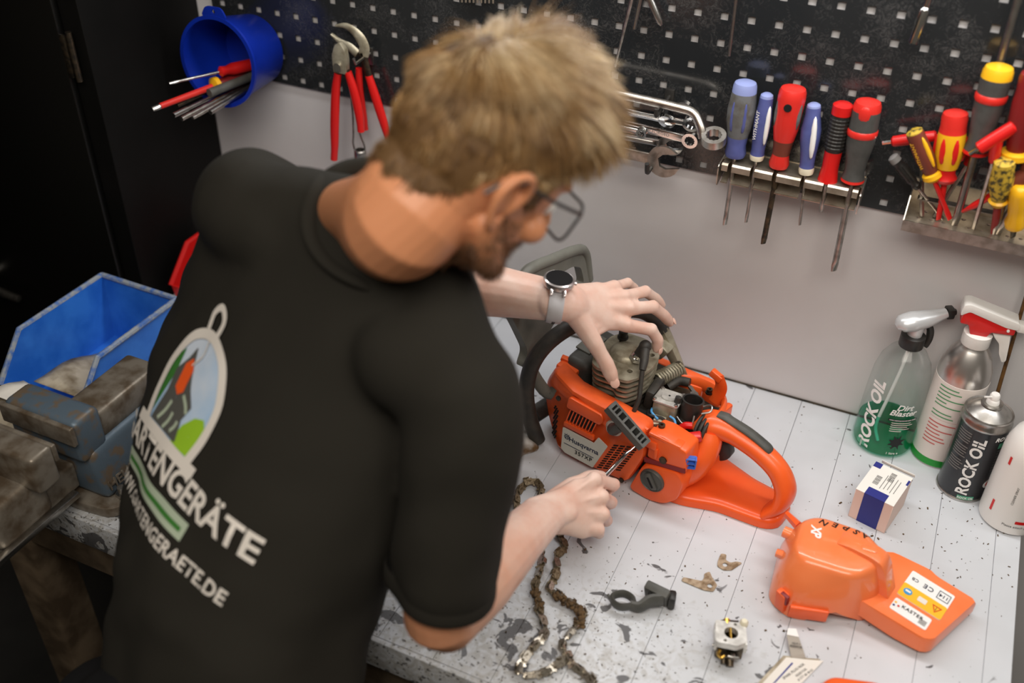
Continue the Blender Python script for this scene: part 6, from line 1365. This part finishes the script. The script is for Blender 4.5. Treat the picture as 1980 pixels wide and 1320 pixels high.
# ---- head and neck, joined with the trunk under the shirt
def H(x_, y_, z_): return HM @ V((x_, y_, z_))
b.ball((0, 0.003, 0), (0.0765, 0.096, 0.100), 40, mx=HM)
b.ball((0, 0.022, -0.050), (0.064, 0.074, 0.066), 32, mx=HM)
b.ball((0, 0.040, -0.082), (0.050, 0.052, 0.040), 28, mx=HM)
b.ball((0, 0.076, -0.106), (0.022, 0.019, 0.018), 20, mx=HM)
b.ball((0, 0.082, 0.004), (0.050, 0.018, 0.014), 20, mx=HM)                 # brow
for s_ in (-1, 1):
    b.ball((s_ * 0.042, 0.070, -0.048), (0.022, 0.020, 0.018), 16, mx=HM)     # cheek
    limb(b, [H(s_ * 0.060, 0.012, -0.062), H(s_ * 0.050, 0.040, -0.088), H(s_ * 0.026, 0.072, -0.106)], [0.016, 0.016, 0.014], 12)   # jaw
    ear = [H(s_ * (0.078 + dx_), y_, z_) for dx_, y_, z_ in ((0.004, 0.008, -0.036), (0.009, 0.012, -0.014), (0.016, 0.002, 0.002), (0.020, -0.014, 0.000), (0.020, -0.022, -0.018), (0.015, -0.017, -0.036), (0.008, -0.006, -0.052), (0.003, 0.002, -0.056), (0.002, 0.006, -0.046))]
    limb(b, ear, [0.004, 0.0045, 0.0048, 0.0048, 0.0045, 0.0045, 0.0055, 0.0050, 0.004], 10, 4)
    b.ball((0, 0, 0), (0.006, 0.016, 0.022), 14, mx=HM @ T_((s_ * 0.082, -0.006, -0.022)) @ Matrix.Rotation(s_ * 0.35, 4, 'Z'))
limb(b, [H(0, 0.092, -0.004), H(0, 0.106, -0.030), H(0, 0.113, -0.046)], [0.008, 0.0095, 0.0125], 12)   # nose
for s_ in (-1, 1): b.ball((s_ * 0.011, 0.100, -0.050), (0.008, 0.009, 0.007), 12, mx=HM)
for z_ in (-0.071, -0.081): limb(b, [H(-0.022, 0.080, z_), H(0, 0.093, z_), H(0.022, 0.080, z_)], [0.004, 0.0055, 0.004], 10)
NB = T0 - tn * 0.050
limb(b, [H(0, -0.020, -0.020), H(0, -0.024, -0.070), H(0, -0.030, -0.110), NB + V((0.022, 0.000, 0.008)), NB - V((0.004, 0.004, 0.040))], [(0.060, 0.062), (0.058, 0.060), (0.057, 0.059), (0.059, 0.059), (0.060, 0.058)], 28, 5)
limb(b, [NB + V((0.02, 0, 0.035)), NB + tl * 0.070 - tn * 0.030], [0.040, 0.030], 18)
limb(b, [NB + V((0.02, 0, 0.035)), NB - tl * 0.080 - tn * 0.020], [0.040, 0.032], 18)
limb(b, [NB - tn * 0.05, T0 + ts * 0.25 - tn * 0.13, T0 + ts * 0.45 - sn * 0.15], [(0.08, 0.04), (0.12, 0.07), (0.11, 0.07)], 20, up=tl)
limb(b, [H(0, -0.052, -0.060), H(-0.01, -0.050, -0.105), NB - tl * 0.045 + tn * 0.010], [0.036, 0.038, 0.034], 18)
limb(b, [NB - tn * 0.05, Rsh], [0.035, 0.036], 16)
limb(b, [NB - tn * 0.05, Lsh], [0.035, 0.036], 16)
body_me = remeshed(b, 0.0022, 5)
# relax the neck so that it runs smoothly into the shoulders
b2 = bmesh.new(); b2.from_mesh(body_me); nz = []
for v in b2.verts:
    q = HI @ v.co
    if (v.co - NB).length < 0.15 and q.z < -0.055 and q.y < 0.012 and abs(q.x) < 0.2: nz.append(v)
for _ in range(60): bmesh.ops.smooth_vert(b2, verts=nz, factor=0.5, use_axis_x=True, use_axis_y=True, use_axis_z=True)
b2.to_mesh(body_me); b2.free(); body_me.shade_smooth()
tanv = []
for v in body_me.vertices:
    c_ = v.co
    hd_ = min((c_ - V(LF['middle'][0])).length, (c_ - V(RF['middle'][0])).length, (c_ - V(LF['middle'][3])).length, (c_ - V(RT[2])).length)
    wr_ = min((c_ - Lwr).length, (c_ - Rwr).length)
    tanv.append(max(0.0, min(1.0, (min(hd_, wr_) - 0.06) / 0.26)))
at_ = body_me.attributes.new('tan', 'FLOAT', 'POINT'); at_.data.foreach_set('value', tanv)
body = link('body', to_man(body_me), 'skin', man)

# finger nails on the visible hand
def nail(tip, prev, back, w, L):
    tip, prev = V(tip), V(prev); d = (tip - prev).normalized(); n_ = (back - d * back.dot(d)).normalized(); s_ = d.cross(n_)
    mx = Matrix(((s_.x, d.x, n_.x, 0), (s_.y, d.y, n_.y, 0), (s_.z, d.z, n_.z, 0), (0, 0, 0, 1))); mx.translation = tip + n_ * 0.0072 + d * 0.0005
    o = MB().ball((0, 0, 0), (w, L, 0.0016), 14, mx=Matrix.Translation(-man.location) @ mx).build('finger_nail', 'nail', man)
nail(LT[3], LT[2], V((0.35, -0.75, 0.55)), 0.0070, 0.0085)
nail(LF['index'][3], LF['index'][2], V((0.8, -0.3, 0.5)), 0.0052, 0.0065)
nail(LF['middle'][3], LF['middle'][2], V((0.8, 0.2, 0.5)), 0.0052, 0.0065)
for s_ in (-1, 1):
    MB().ball((s_ * 0.032, 0.080, -0.022), (0.0125, 0.0125, 0.0125), 16, mx=Matrix.Translation(-man.location) @ HM).build('eye', 'white_plastic', man)
    MB().ball((s_ * 0.032, 0.0905, -0.024), (0.0055, 0.0030, 0.0055), 12, mx=Matrix.Translation(-man.location) @ HM).build('iris', 'ink_navy', man)

# ---- T-shirt
b = MB()
secs = [(-0.012, 0.080, 0.056, 0.0, -0.020), (0.020, 0.130, 0.068, 0.002, -0.024), (0.055, 0.190, 0.082, 0.002, -0.054), (0.10, 0.234, 0.106, 0.0, -0.096), (0.18, 0.250, 0.128, -0.002, -0.120), (0.28, 0.244, 0.138, -0.002, -0.116), (0.38, 0.222, 0.144, -0.002, -0.088), (0.48, 0.192, 0.146, 0.0, -0.040), (0.58, 0.172, 0.144, 0.0, 0.000), (0.68, 0.168, 0.146, -0.010, 0.020), (0.80, 0.170, 0.146, -0.030, 0.020)]
rings = []
for t_, a_, b_, lift, lat_ in secs:
    w_ = max(0.0, min(1.0, (t_ - 0.04) / 0.16)); cl_ = tl.lerp(sl, w_).normalized(); cn_ = tn.lerp(sn, w_).normalized()
    c_ = T0 + ts * t_ - cn_ * (b_ - lift) + cl_ * lat_
    if t_ > 0.5: c_ = c_ + V((0.012, 0.035, -0.03)) * ((t_ - 0.5) / 0.16)
    ring = []
    for j in range(40):
        th = 2 * PI * j / 40; cx_, sx_ = math.cos(th), math.sin(th)
        e = 0.86
        ring.append(c_ + cl_ * (a_ * math.copysign(abs(cx_) ** e, cx_)) + cn_ * (b_ * math.copysign(abs(sx_) ** e, sx_)))
    rings.append(ring)
b.rings(rings)
u_ = Rel - Rsh
limb(b, [Rsh - tl * 0.080 + tn * 0.010, Rsh - tl * 0.010, Rsh + u_ * 0.25, Rsh + u_ * 0.55, Rsh + u_ * 0.80], [0.060, 0.0640, 0.0640, 0.0610, 0.0590], 28, 5)
u_ = Lel - Lsh
limb(b, [Lsh + tl * 0.075 + tn * 0.004, Lsh + tl * 0.015, Lsh + u_ * 0.25, Lsh + u_ * 0.55, Lsh + u_ * 0.72], [0.062, 0.072, 0.070, 0.064, 0.060], 28, 5)
limb(b, [NB + tl * 0.066 - tn * 0.034, Rsh - tl * 0.02 + tn * 0.004], [0.040, 0.058], 20)
limb(b, [T0 - tn * 0.040 - tl * 0.030 - ts * 0.006, Lsh + tl * 0.03 + tn * 0.012], [0.044, 0.062], 20)
shirt_me = remeshed(b, 0.0055, 30)
# soft folds, stronger at waist and under the arm
nrm_ = [v.normal.copy() for v in shirt_me.vertices]
for v, vn_ in zip(shirt_me.vertices, nrm_):
    co = v.co; q = (co - T0); t_ = q.dot(ts); l_ = q.dot(tl)
    a_ = 0.0045 + 0.008 * max(0, min(1, (t_ - 0.28) / 0.2)) + 0.005 * max(0, min(1, (abs(l_) - 0.12) / 0.08))
    w_ = noise.noise(V((t_ * 7 + l_ * 3, l_ * 9 - t_ * 4, q.dot(tn) * 7))) + 0.5 * noise.noise(V((t_ * 16 + 3, l_ * 18 + t_ * 9, q.dot(tn) * 14)))
    v.co = co + vn_ * (a_ * w_)
shirt_bvh = BVHTree.FromPolygons([v.co.copy() for v in shirt_me.vertices], [p_.vertices[:] for p_ in shirt_me.polygons])
shirt = link('t_shirt', to_man(shirt_me), 'shirt', man)
# collar rib follows the neck opening on the cloth
nd = (H(0, -0.040, -0.100) - NB).normalized(); ca_ = (tl - nd * tl.dot(nd)).normalized(); cb_ = nd.cross(ca_)
ringc = []
for j in range(60):
    a = 2 * PI * j / 60; o_ = NB + V((0.006, 0.002, 0.006)) + ca_ * (0.0735 * math.cos(a)) + cb_ * (0.0735 * math.sin(a))
    h_, _, _, _ = shirt_bvh.ray_cast(o_ + nd * 0.12, -nd)
    ringc.append((h_ - o_).dot(nd) if h_ is not None else 0.0)
for _ in range(8): ringc = [(ringc[j - 1] + ringc[j] * 2 + ringc[(j + 1) % 60]) / 4 for j in range(60)]
ringc = [NB + V((0.006, 0.002, 0.006)) + ca_ * (0.0735 * math.cos(2 * PI * j / 60)) + cb_ * (0.0735 * math.sin(2 * PI * j / 60)) + nd * (max(-0.05, min(0.05, ringc[j])) + 0.002) for j in range(60)]
MB().tube([p_ - man.location for p_ in ringc], [(0.010, 0.0065)] * 60, 12, closed=True, up=nd).build('collar', 'shirt', man)
# sleeve hems follow the cloth
for el, sh, f_, nm_ in ((Rel, Rsh, 0.86, 'R'), (Lel, Lsh, 0.78, 'L')):
    d_ = (el - sh).normalized(); c_ = sh + (el - sh) * f_; a_ = d_.orthogonal().normalized(); e_ = d_.cross(a_); rr_ = []
    for j in range(40):
        k = 2 * PI * j / 40; o_ = a_ * math.cos(k) + e_ * math.sin(k)
        h_, _, _, _ = shirt_bvh.ray_cast(c_ + o_ * 0.09, -o_, 0.06)
        rr_.append((h_ - c_).length if h_ is not None else 0.052)
    for _ in range(6): rr_ = [(rr_[j - 1] + 2 * rr_[j] + rr_[(j + 1) % 40]) / 4 for j in range(40)]
    MB().tube([c_ + (a_ * math.cos(2 * PI * j / 40) + e_ * math.sin(2 * PI * j / 40)) * (rr_[j] + 0.0005) - man.location for j in range(40)], [(0.012, 0.0022)] * 40, 10, closed=True, up=d_).build('sleeve_hem', 'shirt', man)

# ---- print on the back of the shirt
LOGO_T, LOGO_U, LOGO_S = 0.270, -0.112, 0.98
LO = T0 + ts * LOGO_T + sl * LOGO_U
def cloth(u, v, lift=0.0016):
    o_ = LO + sl * (u * LOGO_S) - ts * (v * LOGO_S) + sn * 0.35
    h, n_, _, _ = shirt_bvh.ray_cast(o_, -sn)
    if h is None: return None
    return h + n_ * lift
def print_poly(poly, m_, lift, name='back_print', rings_=5, center=None):
    P_ = resample(poly, 72); c_ = V(center) if center else sum(P_, V((0, 0))) / len(P_)
    vs_, fs_ = [], []
    for k in range(rings_, -1, -1):
        f = k / rings_
        for p_ in P_:
            q = c_ + (p_ - c_) * max(f, 0.02); h = cloth(q.x, q.y, lift); vs_.append((h if h is not None else T0) - man.location)
    n_ = len(P_)
    for k in range(rings_):
        for j in range(n_): fs_.append((k * n_ + j, k * n_ + (j + 1) % n_, (k + 1) * n_ + (j + 1) % n_, (k + 1) * n_ + j))
    me = bpy.data.meshes.new(name); me.from_pydata(vs_, [], fs_); me.shade_smooth(); return link(name, me, m_, shirt)
def print_band(path_, w, m_, lift, closed=False, name='back_print'):
    P_ = [V((p_[0], p_[1], 0)) for p_ in path_]; P_ = spline(P_, 8, closed); vs_, fs_ = [], []; n_ = len(P_)
    for i in range(n_):
        d_ = (P_[(i + 1) % n_] - P_[i - 1]) if (closed or 0 < i < n_ - 1) else (P_[min(i + 1, n_ - 1)] - P_[max(i - 1, 0)])
        d_.normalize(); s_ = V((-d_.y, d_.x, 0))
        for k in (-1, -0.33, 0.33, 1):
            q = P_[i] + s_ * (w / 2 * k); h = cloth(q.x, q.y, lift); vs_.append((h if h is not None else T0) - man.location)
    for i in range(n_ if closed else n_ - 1):
        for k in range(3): a = i * 4 + k; c = ((i + 1) % n_) * 4 + k; fs_.append((a, a + 1, c + 1, c))
    me = bpy.data.meshes.new(name); me.from_pydata(vs_, [], fs_); me.shade_smooth(); return link(name, me, m_, shirt)
def print_text(txt, size, u, v, m_, lift, curve=0.0, **kw):
    me = text_mesh(txt, size, depth=0.0, **kw)
    b2 = bmesh.new(); b2.from_mesh(me); bmesh.ops.triangulate(b2, faces=b2.faces); bmesh.ops.subdivide_edges(b2, edges=[e for e in b2.edges if e.calc_length() > 0.006], cuts=1); b2.to_mesh(me); b2.free()
    for x in me.vertices:
        uu, vv = x.co.x + u, x.co.y + v + curve * x.co.x ** 2
        h = cloth(uu, vv, lift); x.co = (h if h is not None else T0) - man.location
    return link('back_lettering', me, m_, shirt)
LS = 1.0
arch = [(-0.058, -0.058), (-0.066, -0.02), (-0.062, 0.022), (-0.040, 0.060), (0.0, 0.074), (0.040, 0.060), (0.062, 0.022), (0.066, -0.02), (0.058, -0.060)]
print_poly([(p_.x, p_.y) for p_ in spline([(x_, y_, 0) for x_, y_ in arch], 5)], 'sky_print', 0.0012, center=(0, 0))
print_poly([(0.012, -0.058), (0.056, -0.058), (0.063, -0.022), (0.050, -0.010), (0.034, -0.016), (0.018, -0.034)], 'logo_green', 0.0018)
print_poly([(-0.056, -0.050), (-0.064, -0.01), (-0.060, 0.024), (-0.046, 0.040), (-0.044, 0.010), (-0.050, -0.02)], 'logo_dark_green', 0.0018)
print_poly([(-0.050, -0.056), (-0.042, -0.016), (-0.046, 0.012), (-0.030, 0.034), (-0.022, 0.052), (-0.012, 0.032), (0.006, 0.006), (0.020, -0.010), (0.012, -0.030), (0.022, -0.056)], 'logo_grey', 0.0022)
print_poly([(-0.028, -0.004), (-0.030, 0.026), (-0.018, 0.038), (-0.006, 0.026), (-0.006, -0.002), (-0.016, -0.010)], 'logo_orange', 0.0027)
for q in ([(-0.034, -0.050), (-0.020, -0.020)], [(-0.002, -0.004), (0.016, -0.020)], [(-0.016, -0.054), (-0.008, -0.030)], [(0.002, -0.050), (0.008, -0.034)]): print_band([q[0], ((q[0][0] + q[1][0]) / 2 + 0.002, (q[0][1] + q[1][1]) / 2), q[1]], 0.005, 'logo_sage', 0.0029)
print_band(arch, 0.013, 'logo_white', 0.0032)
print_band([(-0.082, -0.064), (-0.03, -0.063), (0.02, -0.064), (0.078, -0.066)], 0.014, 'logo_white', 0.0034)
print_band([(-0.018, 0.078), (-0.020, 0.098), (-0.006, 0.110), (0.010, 0.098), (0.010, 0.078)], 0.009, 'logo_white', 0.0034)
print_band([(-0.004, 0.075), (0.000, 0.050), (-0.014, 0.030)], 0.0025, 'logo_white', 0.0034)
print_text('GARTENGERÄTE', 0.043, 0.040, -0.088, 'logo_white', 0.0030, bold=0.025)
print_band([(-0.085, -0.1220), (-0.01, -0.1220), (0.06, -0.1220), (0.112, -0.1220)], 0.022, 'logo_sage', 0.0018)
print_band([(-0.078, -0.1225), (-0.01, -0.1225), (0.06, -0.1225), (0.105, -0.1225)], 0.006, 'logo_dark_green', 0.0024)
print_text('WWW.GARTENGERAETE.DE', 0.0230, 0.045, -0.150, 'logo_white', 0.0026, bold=0.02, spacing=1.05)

# ---- trousers and shoes
b = MB(); HP = V((-0.655, -0.965, 0.87))
limb(b, [HP + V((0.0, 0.0, 0.02)), HP - V((0, 0, 0.04)), HP - V((0, 0.0, 0.10))], [(0.120, 0.09), (0.130, 0.10), (0.135, 0.10)], 28, up=sl)
for s_, dy in ((-1, 0.0), (1, -0.03)):
    hp = HP + tl * (s_ * 0.09) + V((0, 0, -0.04))
    limb(b, [hp, V((hp.x, hp.y + dy + 0.02, 0.50)), V((hp.x, hp.y + dy - 0.02, 0.075))], [0.094, 0.070, 0.062], 24, 6)
link('trousers', to_man(remeshed(b, 0.007, 6)), 'trousers', man)
for s_, dy in ((-1, 0.0), (1, -0.03)):
    hp = HP + tl * (s_ * 0.09); b = MB(); y0 = hp.y + dy - 0.02
    limb(b, [(hp.x, y0 - 0.05, 0.045), (hp.x, y0 + 0.03, 0.050), (hp.x, y0 + 0.12, 0.038), (hp.x, y0 + 0.19, 0.030)], [(0.042, 0.044), (0.046, 0.048), (0.046, 0.036), (0.038, 0.028)], 18, up=(1, 0, 0))
    mb_ = b; mb_.bm.transform(Matrix.Translation(-man.location)); mb_.build('shoe', 'shoe', man)

# ---- hair: strands rooted on the scalp
def in_scalp(p_):
    x_, y_, z_ = p_
    if z_ > 0.055: return True
    pts_ = [(-0.12, -0.064), (-0.062, -0.060), (-0.035, -0.040), (-0.022, -0.006), (0.012, 0.008), (0.026, -0.020), (0.038, -0.022), (0.050, 0.024), (0.070, 0.050), (0.2, 0.060)]
    for (a, za), (c, zc) in zip(pts_, pts_[1:]):
        if a <= y_ <= c: return z_ > za + (zc - za) * (y_ - a) / (c - a)
    return False
def in_beard(p_):
    x_, y_, z_ = p_
    return (-0.125 < z_ < -0.045 and y_ > 0.012 and abs(x_) < 0.075 and not (abs(x_) < 0.024 and -0.088 < z_ < -0.050)) and (z_ < -0.066 or y_ < 0.05)
import numpy as np
loc_m = np.array(HI @ Matrix.Translation(man.location))
nv = len(body_me.vertices); co = np.empty(nv * 3); body_me.vertices.foreach_get('co', co); co = co.reshape(-1, 3)
lc = co @ loc_m[:3, :3].T + loc_m[:3, 3]
near = (np.abs(lc[:, 0]) < 0.09) & (np.abs(lc[:, 1]) < 0.13) & (lc[:, 2] > -0.14) & (lc[:, 2] < 0.13)
head_polys = [p_ for p_ in body_me.polygons if all(near[i] for i in p_.vertices)]
R3 = HI.to_3x3()
scalp, beard = [], []
for p_ in head_polys:
    c_ = V(lc[list(p_.vertices)].mean(0)); n_ = (R3 @ p_.normal).normalized()
    if n_.dot(c_) < 0: continue
    if abs(c_.x) > 0.0775 and c_.z < 0.012 and c_.y > -0.035: continue      # ears
    if in_scalp(c_): scalp.append((c_, n_))
    elif in_beard(c_): beard.append((c_, n_))
def strands(roots, count, seed, name, material, fn, w0, nseg=5):
    rg = random.Random(seed); vs_, fs_, tone = [], [], []
    for _ in range(count):
        c_, n_ = roots[rg.randrange(len(roots))]
        pts_, tn_ = fn(c_ + V((rg.uniform(-1, 1), rg.uniform(-1, 1), rg.uniform(-1, 1))) * 0.0015, n_, rg)
        base_ = len(vs_); k = len(pts_)
        for i, p_ in enumerate(pts_):
            d_ = (pts_[min(i + 1, k - 1)] - pts_[max(i - 1, 0)]).normalized(); a_ = d_.cross(n_)
            a_ = a_.normalized() if a_.length > 1e-6 else d_.orthogonal().normalized()
            e_ = d_.cross(a_); w = w0 * (1 - 0.8 * (i / (k - 1)) ** 1.5)
            for q in (0, 2.094, 4.189):
                vs_.append(HM @ (p_ + a_ * (w * math.cos(q)) + e_ * (w * 0.6 * math.sin(q))) - man.location); tone.append(tn_)
        for i in range(k - 1):
            for j in range(3): a = base_ + i * 3 + j; c = base_ + i * 3 + (j + 1) % 3; fs_.append((a, c, c + 3, a + 3))
    me = bpy.data.meshes.new(name); me.from_pydata(vs_, [], fs_)
    at = me.attributes.new('tone', 'FLOAT', 'POINT'); at.data.foreach_set('value', tone); me.shade_smooth()
    return link(name, me, material, man)
def hair_mat(key, cols, rough=0.42):
    m = bpy.data.materials.new(key); m.use_nodes = True; nt = m.node_tree; p_ = nt.nodes['Principled BSDF']
    a = nt.nodes.new('ShaderNodeAttribute'); a.attribute_name = 'tone'; r = nt.nodes.new('ShaderNodeValToRGB')
    el = r.color_ramp.elements; el[0].color = cols[0]; el[1].color = cols[-1]
    for i, c in enumerate(cols[1:-1]): e = el.new((i + 1) / (len(cols) - 1)); e.color = c
    nt.links.new(a.outputs['Fac'], r.inputs['Fac']); nt.links.new(r.outputs['Color'], p_.inputs['Base Color'])
    p_.inputs['Roughness'].default_value = rough; M[key] = m
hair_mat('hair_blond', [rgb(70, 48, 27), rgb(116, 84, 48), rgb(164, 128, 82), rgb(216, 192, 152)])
hair_mat('beard_hair', [rgb(84, 56, 34), rgb(128, 88, 54)])
crown = V((0.0, -0.035, 0.098))
def scalp_strand(p_, n_, rg):
    flow = p_ - crown; flow = flow - n_ * flow.dot(n_); near_c = max(0.0, 1 - flow.length / 0.045); flow = flow.normalized() if flow.length > 1e-5 else V((0, 1, 0))
    flow = (flow + V((rg.gauss(0, 1), rg.gauss(0, 1), 0)) * (1.1 * near_c)).normalized()
    top = max(0.0, min(1.0, (p_.z - 0.015) / 0.06)); front = max(0, min(1, (p_.y + 0.02) / 0.08))
    if top > 0: flow = flow.lerp(V((0.10, 0.9, 0.15)), 0.55 * top).normalized()
    cl = V((noise.noise(p_ * 55), noise.noise(p_ * 55 + V((7, 3, 1))), noise.noise(p_ * 55 + V((2, 9, 4)))))
    nape = max(0, min(1, (-p_.z - 0.01) / 0.06))
    L = (0.016 + 0.038 * top + 0.016 * top * front) * rg.uniform(0.75, 1.15)
    lift = 0.22 + 0.60 * top - 0.10 * nape
    d_ = (flow + n_ * lift + cl * 0.60 + V((rg.gauss(0, 1), rg.gauss(0, 1), rg.gauss(0, 1))) * 0.12).normalized()
    pts_ = [p_ - n_ * 0.002]; q = p_.copy()
    for i in range(5):
        q = q + d_ * (L / 5); pts_.append(q.copy())
        d_ = (d_ + flow * 0.16 - n_ * (0.10 if top > 0.3 else 0.14) + V((0, 0, -0.05))).normalized()
    tone = 0.45 + 0.45 * noise.noise(p_ * 30) + rg.gauss(0, 0.14) + 0.30 * top  # mottled strand tone; lamplight on the crown painted in as paler top hair
    return pts_, max(0, min(1, tone))
def beard_strand(p_, n_, rg):
    L = rg.uniform(0.004, 0.008); d_ = (n_ * 0.6 + V((0, 0.1, -0.8)) + V((rg.gauss(0, .2), rg.gauss(0, .2), rg.gauss(0, .2)))).normalized()
    return [p_ - n_ * 0.001, p_ + d_ * L * 0.5, p_ + d_ * L], rg.random()
capv, capf = [], []
for c_, n_ in scalp:
    a_ = n_.orthogonal().normalized() * 0.0026; e_ = n_.cross(a_).normalized() * 0.0026; q = c_ + n_ * 0.0022; k0 = len(capv)
    capv += [HM @ (q + a_ + e_) - man.location, HM @ (q - a_ + e_) - man.location, HM @ (q - a_ - e_) - man.location, HM @ (q + a_ - e_) - man.location]; capf.append((k0, k0 + 1, k0 + 2, k0 + 3))
me = bpy.data.meshes.new('scalp_hair'); me.from_pydata(capv, [], capf); mat('hair_under', rgb(96, 70, 40), 0.6); link('under_hair', me, 'hair_under', man)
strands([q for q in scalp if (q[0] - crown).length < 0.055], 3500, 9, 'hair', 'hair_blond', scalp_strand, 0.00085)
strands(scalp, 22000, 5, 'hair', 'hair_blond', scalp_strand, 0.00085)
if beard: strands(beard, 3500, 6, 'beard', 'beard_hair', beard_strand, 0.00045)

# ---- glasses
gl = thing('eyeglasses', 'thin dark-framed eyeglasses worn by the man', 'eyeglasses', HM @ V((0, 0.104, -0.022)), HM.to_3x3().normalized().to_4x4())
for s_ in (-1, 1):
    rim = rpoly([(s_ * 0.034 - 0.027, -0.024), (s_ * 0.034 + 0.027, -0.024), (s_ * 0.034 + 0.028, 0.020), (s_ * 0.034 - 0.028, 0.020)], 0.014, 6)
    ring3 = [V((x_, 0.006 - 0.25 * abs(x_) * 0.5, z_)) for x_, z_ in rim]
    MB().tube(ring3, 0.0016, 8, closed=True).build('rim', 'frame_black', gl)
    lens = MB(); lens.rings([[p_ + V((0, -0.0005, 0)) for p_ in ring3], [p_ + V((0, 0.0005, 0)) for p_ in ring3]]); lens.build('lens', 'lens', gl)
    MB().tube(spline([(s_ * 0.062, -0.002, 0.012), (s_ * 0.074, -0.016, 0.014), (s_ * 0.082, -0.060, 0.014), (s_ * 0.084, -0.102, 0.016), (s_ * 0.0835, -0.118, 0.008), (s_ * 0.083, -0.130, -0.008)], 4), [(0.0014, 0.0022)] * 21, 8).build('temple', 'frame_black', gl)
MB().tube(spline([(-0.008, 0.004, 0.006), (0, 0.006, 0.010), (0.008, 0.004, 0.006)], 4), 0.0015, 8).build('bridge', 'frame_black', gl)

# ---- wristwatch
wa = (Lhd * 0.55 + (Lwr - Lel).normalized() * 0.75).normalized(); wn = V((0.22, 0.06, 0.95)); wn = (wn - wa * wn.dot(wa)).normalized(); ws = wa.cross(wn).normalized()
WC = Lwr - wa * 0.010
wt = thing('wristwatch', 'silver wristwatch with black round face and grey strap on the left wrist', 'wristwatch', WC, Matrix(((ws.x, wa.x, wn.x), (ws.y, wa.y, wn.y), (ws.z, wa.z, wn.z))).to_4x4())
a_r, b_r = 0.0345, 0.0285
MB().tube([V((a_r * math.cos(k), 0, b_r * math.sin(k))) for k in [2 * PI * j / 48 for j in range(48)]], [(0.0105, 0.0014)] * 48, 10, closed=True, up=(0, 1, 0)).build('strap', 'strap', wt)
FC = V((0, 0, b_r))
MB().lathe([(0.0190, -0.0010), (0.0215, 0.001), (0.0220, 0.006), (0.0212, 0.0085), (0.0190, 0.0098), (0.0185, 0.0095), (0.0006, 0.0095)], 36, mx=T_(FC)).build('case', 'silver_watch', wt)
MB().lathe([(0.0184, 0.0096), (0.0184, 0.0102), (0.0006, 0.0104)], 36, mx=T_(FC)).build('dial_glass', 'watch_glass', wt)
for s_ in (-1, 1):
    for e_ in (-1, 1): MB().box((s_ * 0.0215, e_ * 0.009, b_r + 0.000), (0.010, 0.004, 0.006), rot=(0, s_ * 0.5, 0), bev=0.001).build('lug', 'silver_watch', wt)
for k in range(7):
    an = math.radians(-28 - k * 8.5); MB().box((-a_r * math.cos(an) * 1.035 * -1 if False else (a_r * 1.035) * math.cos(an), 0, (b_r * 1.035) * math.sin(an)), (0.0010, 0.0048, 0.0022), rot=(0, -an, 0)).build('strap_hole', 'black_hole', wt)
MB().cyl((0, 0.0215, b_r + 0.004), (0, 0.0245, b_r + 0.004), 0.0026, n=12).build('crown', 'silver_watch', wt)

# ---- screwdriver in the right hand, tip in the starter grille
sd = driver('screwdriver', 'bright steel screwdriver held in the right fist, tip at the starter grille', 'screwdriver', (-0.3370, -0.4860, 0.9440), (-0.2776, -0.3305, 0.9954), 0.095,
            [('grip', 'red_grip', [(0.005, 0), (0.0095, 0.003), (0.0105, 0.03), (0.0095, 0.06), (0.0075, 0.088), (0.0055, 0.095)], 1)], 0.0036, 'chrome')
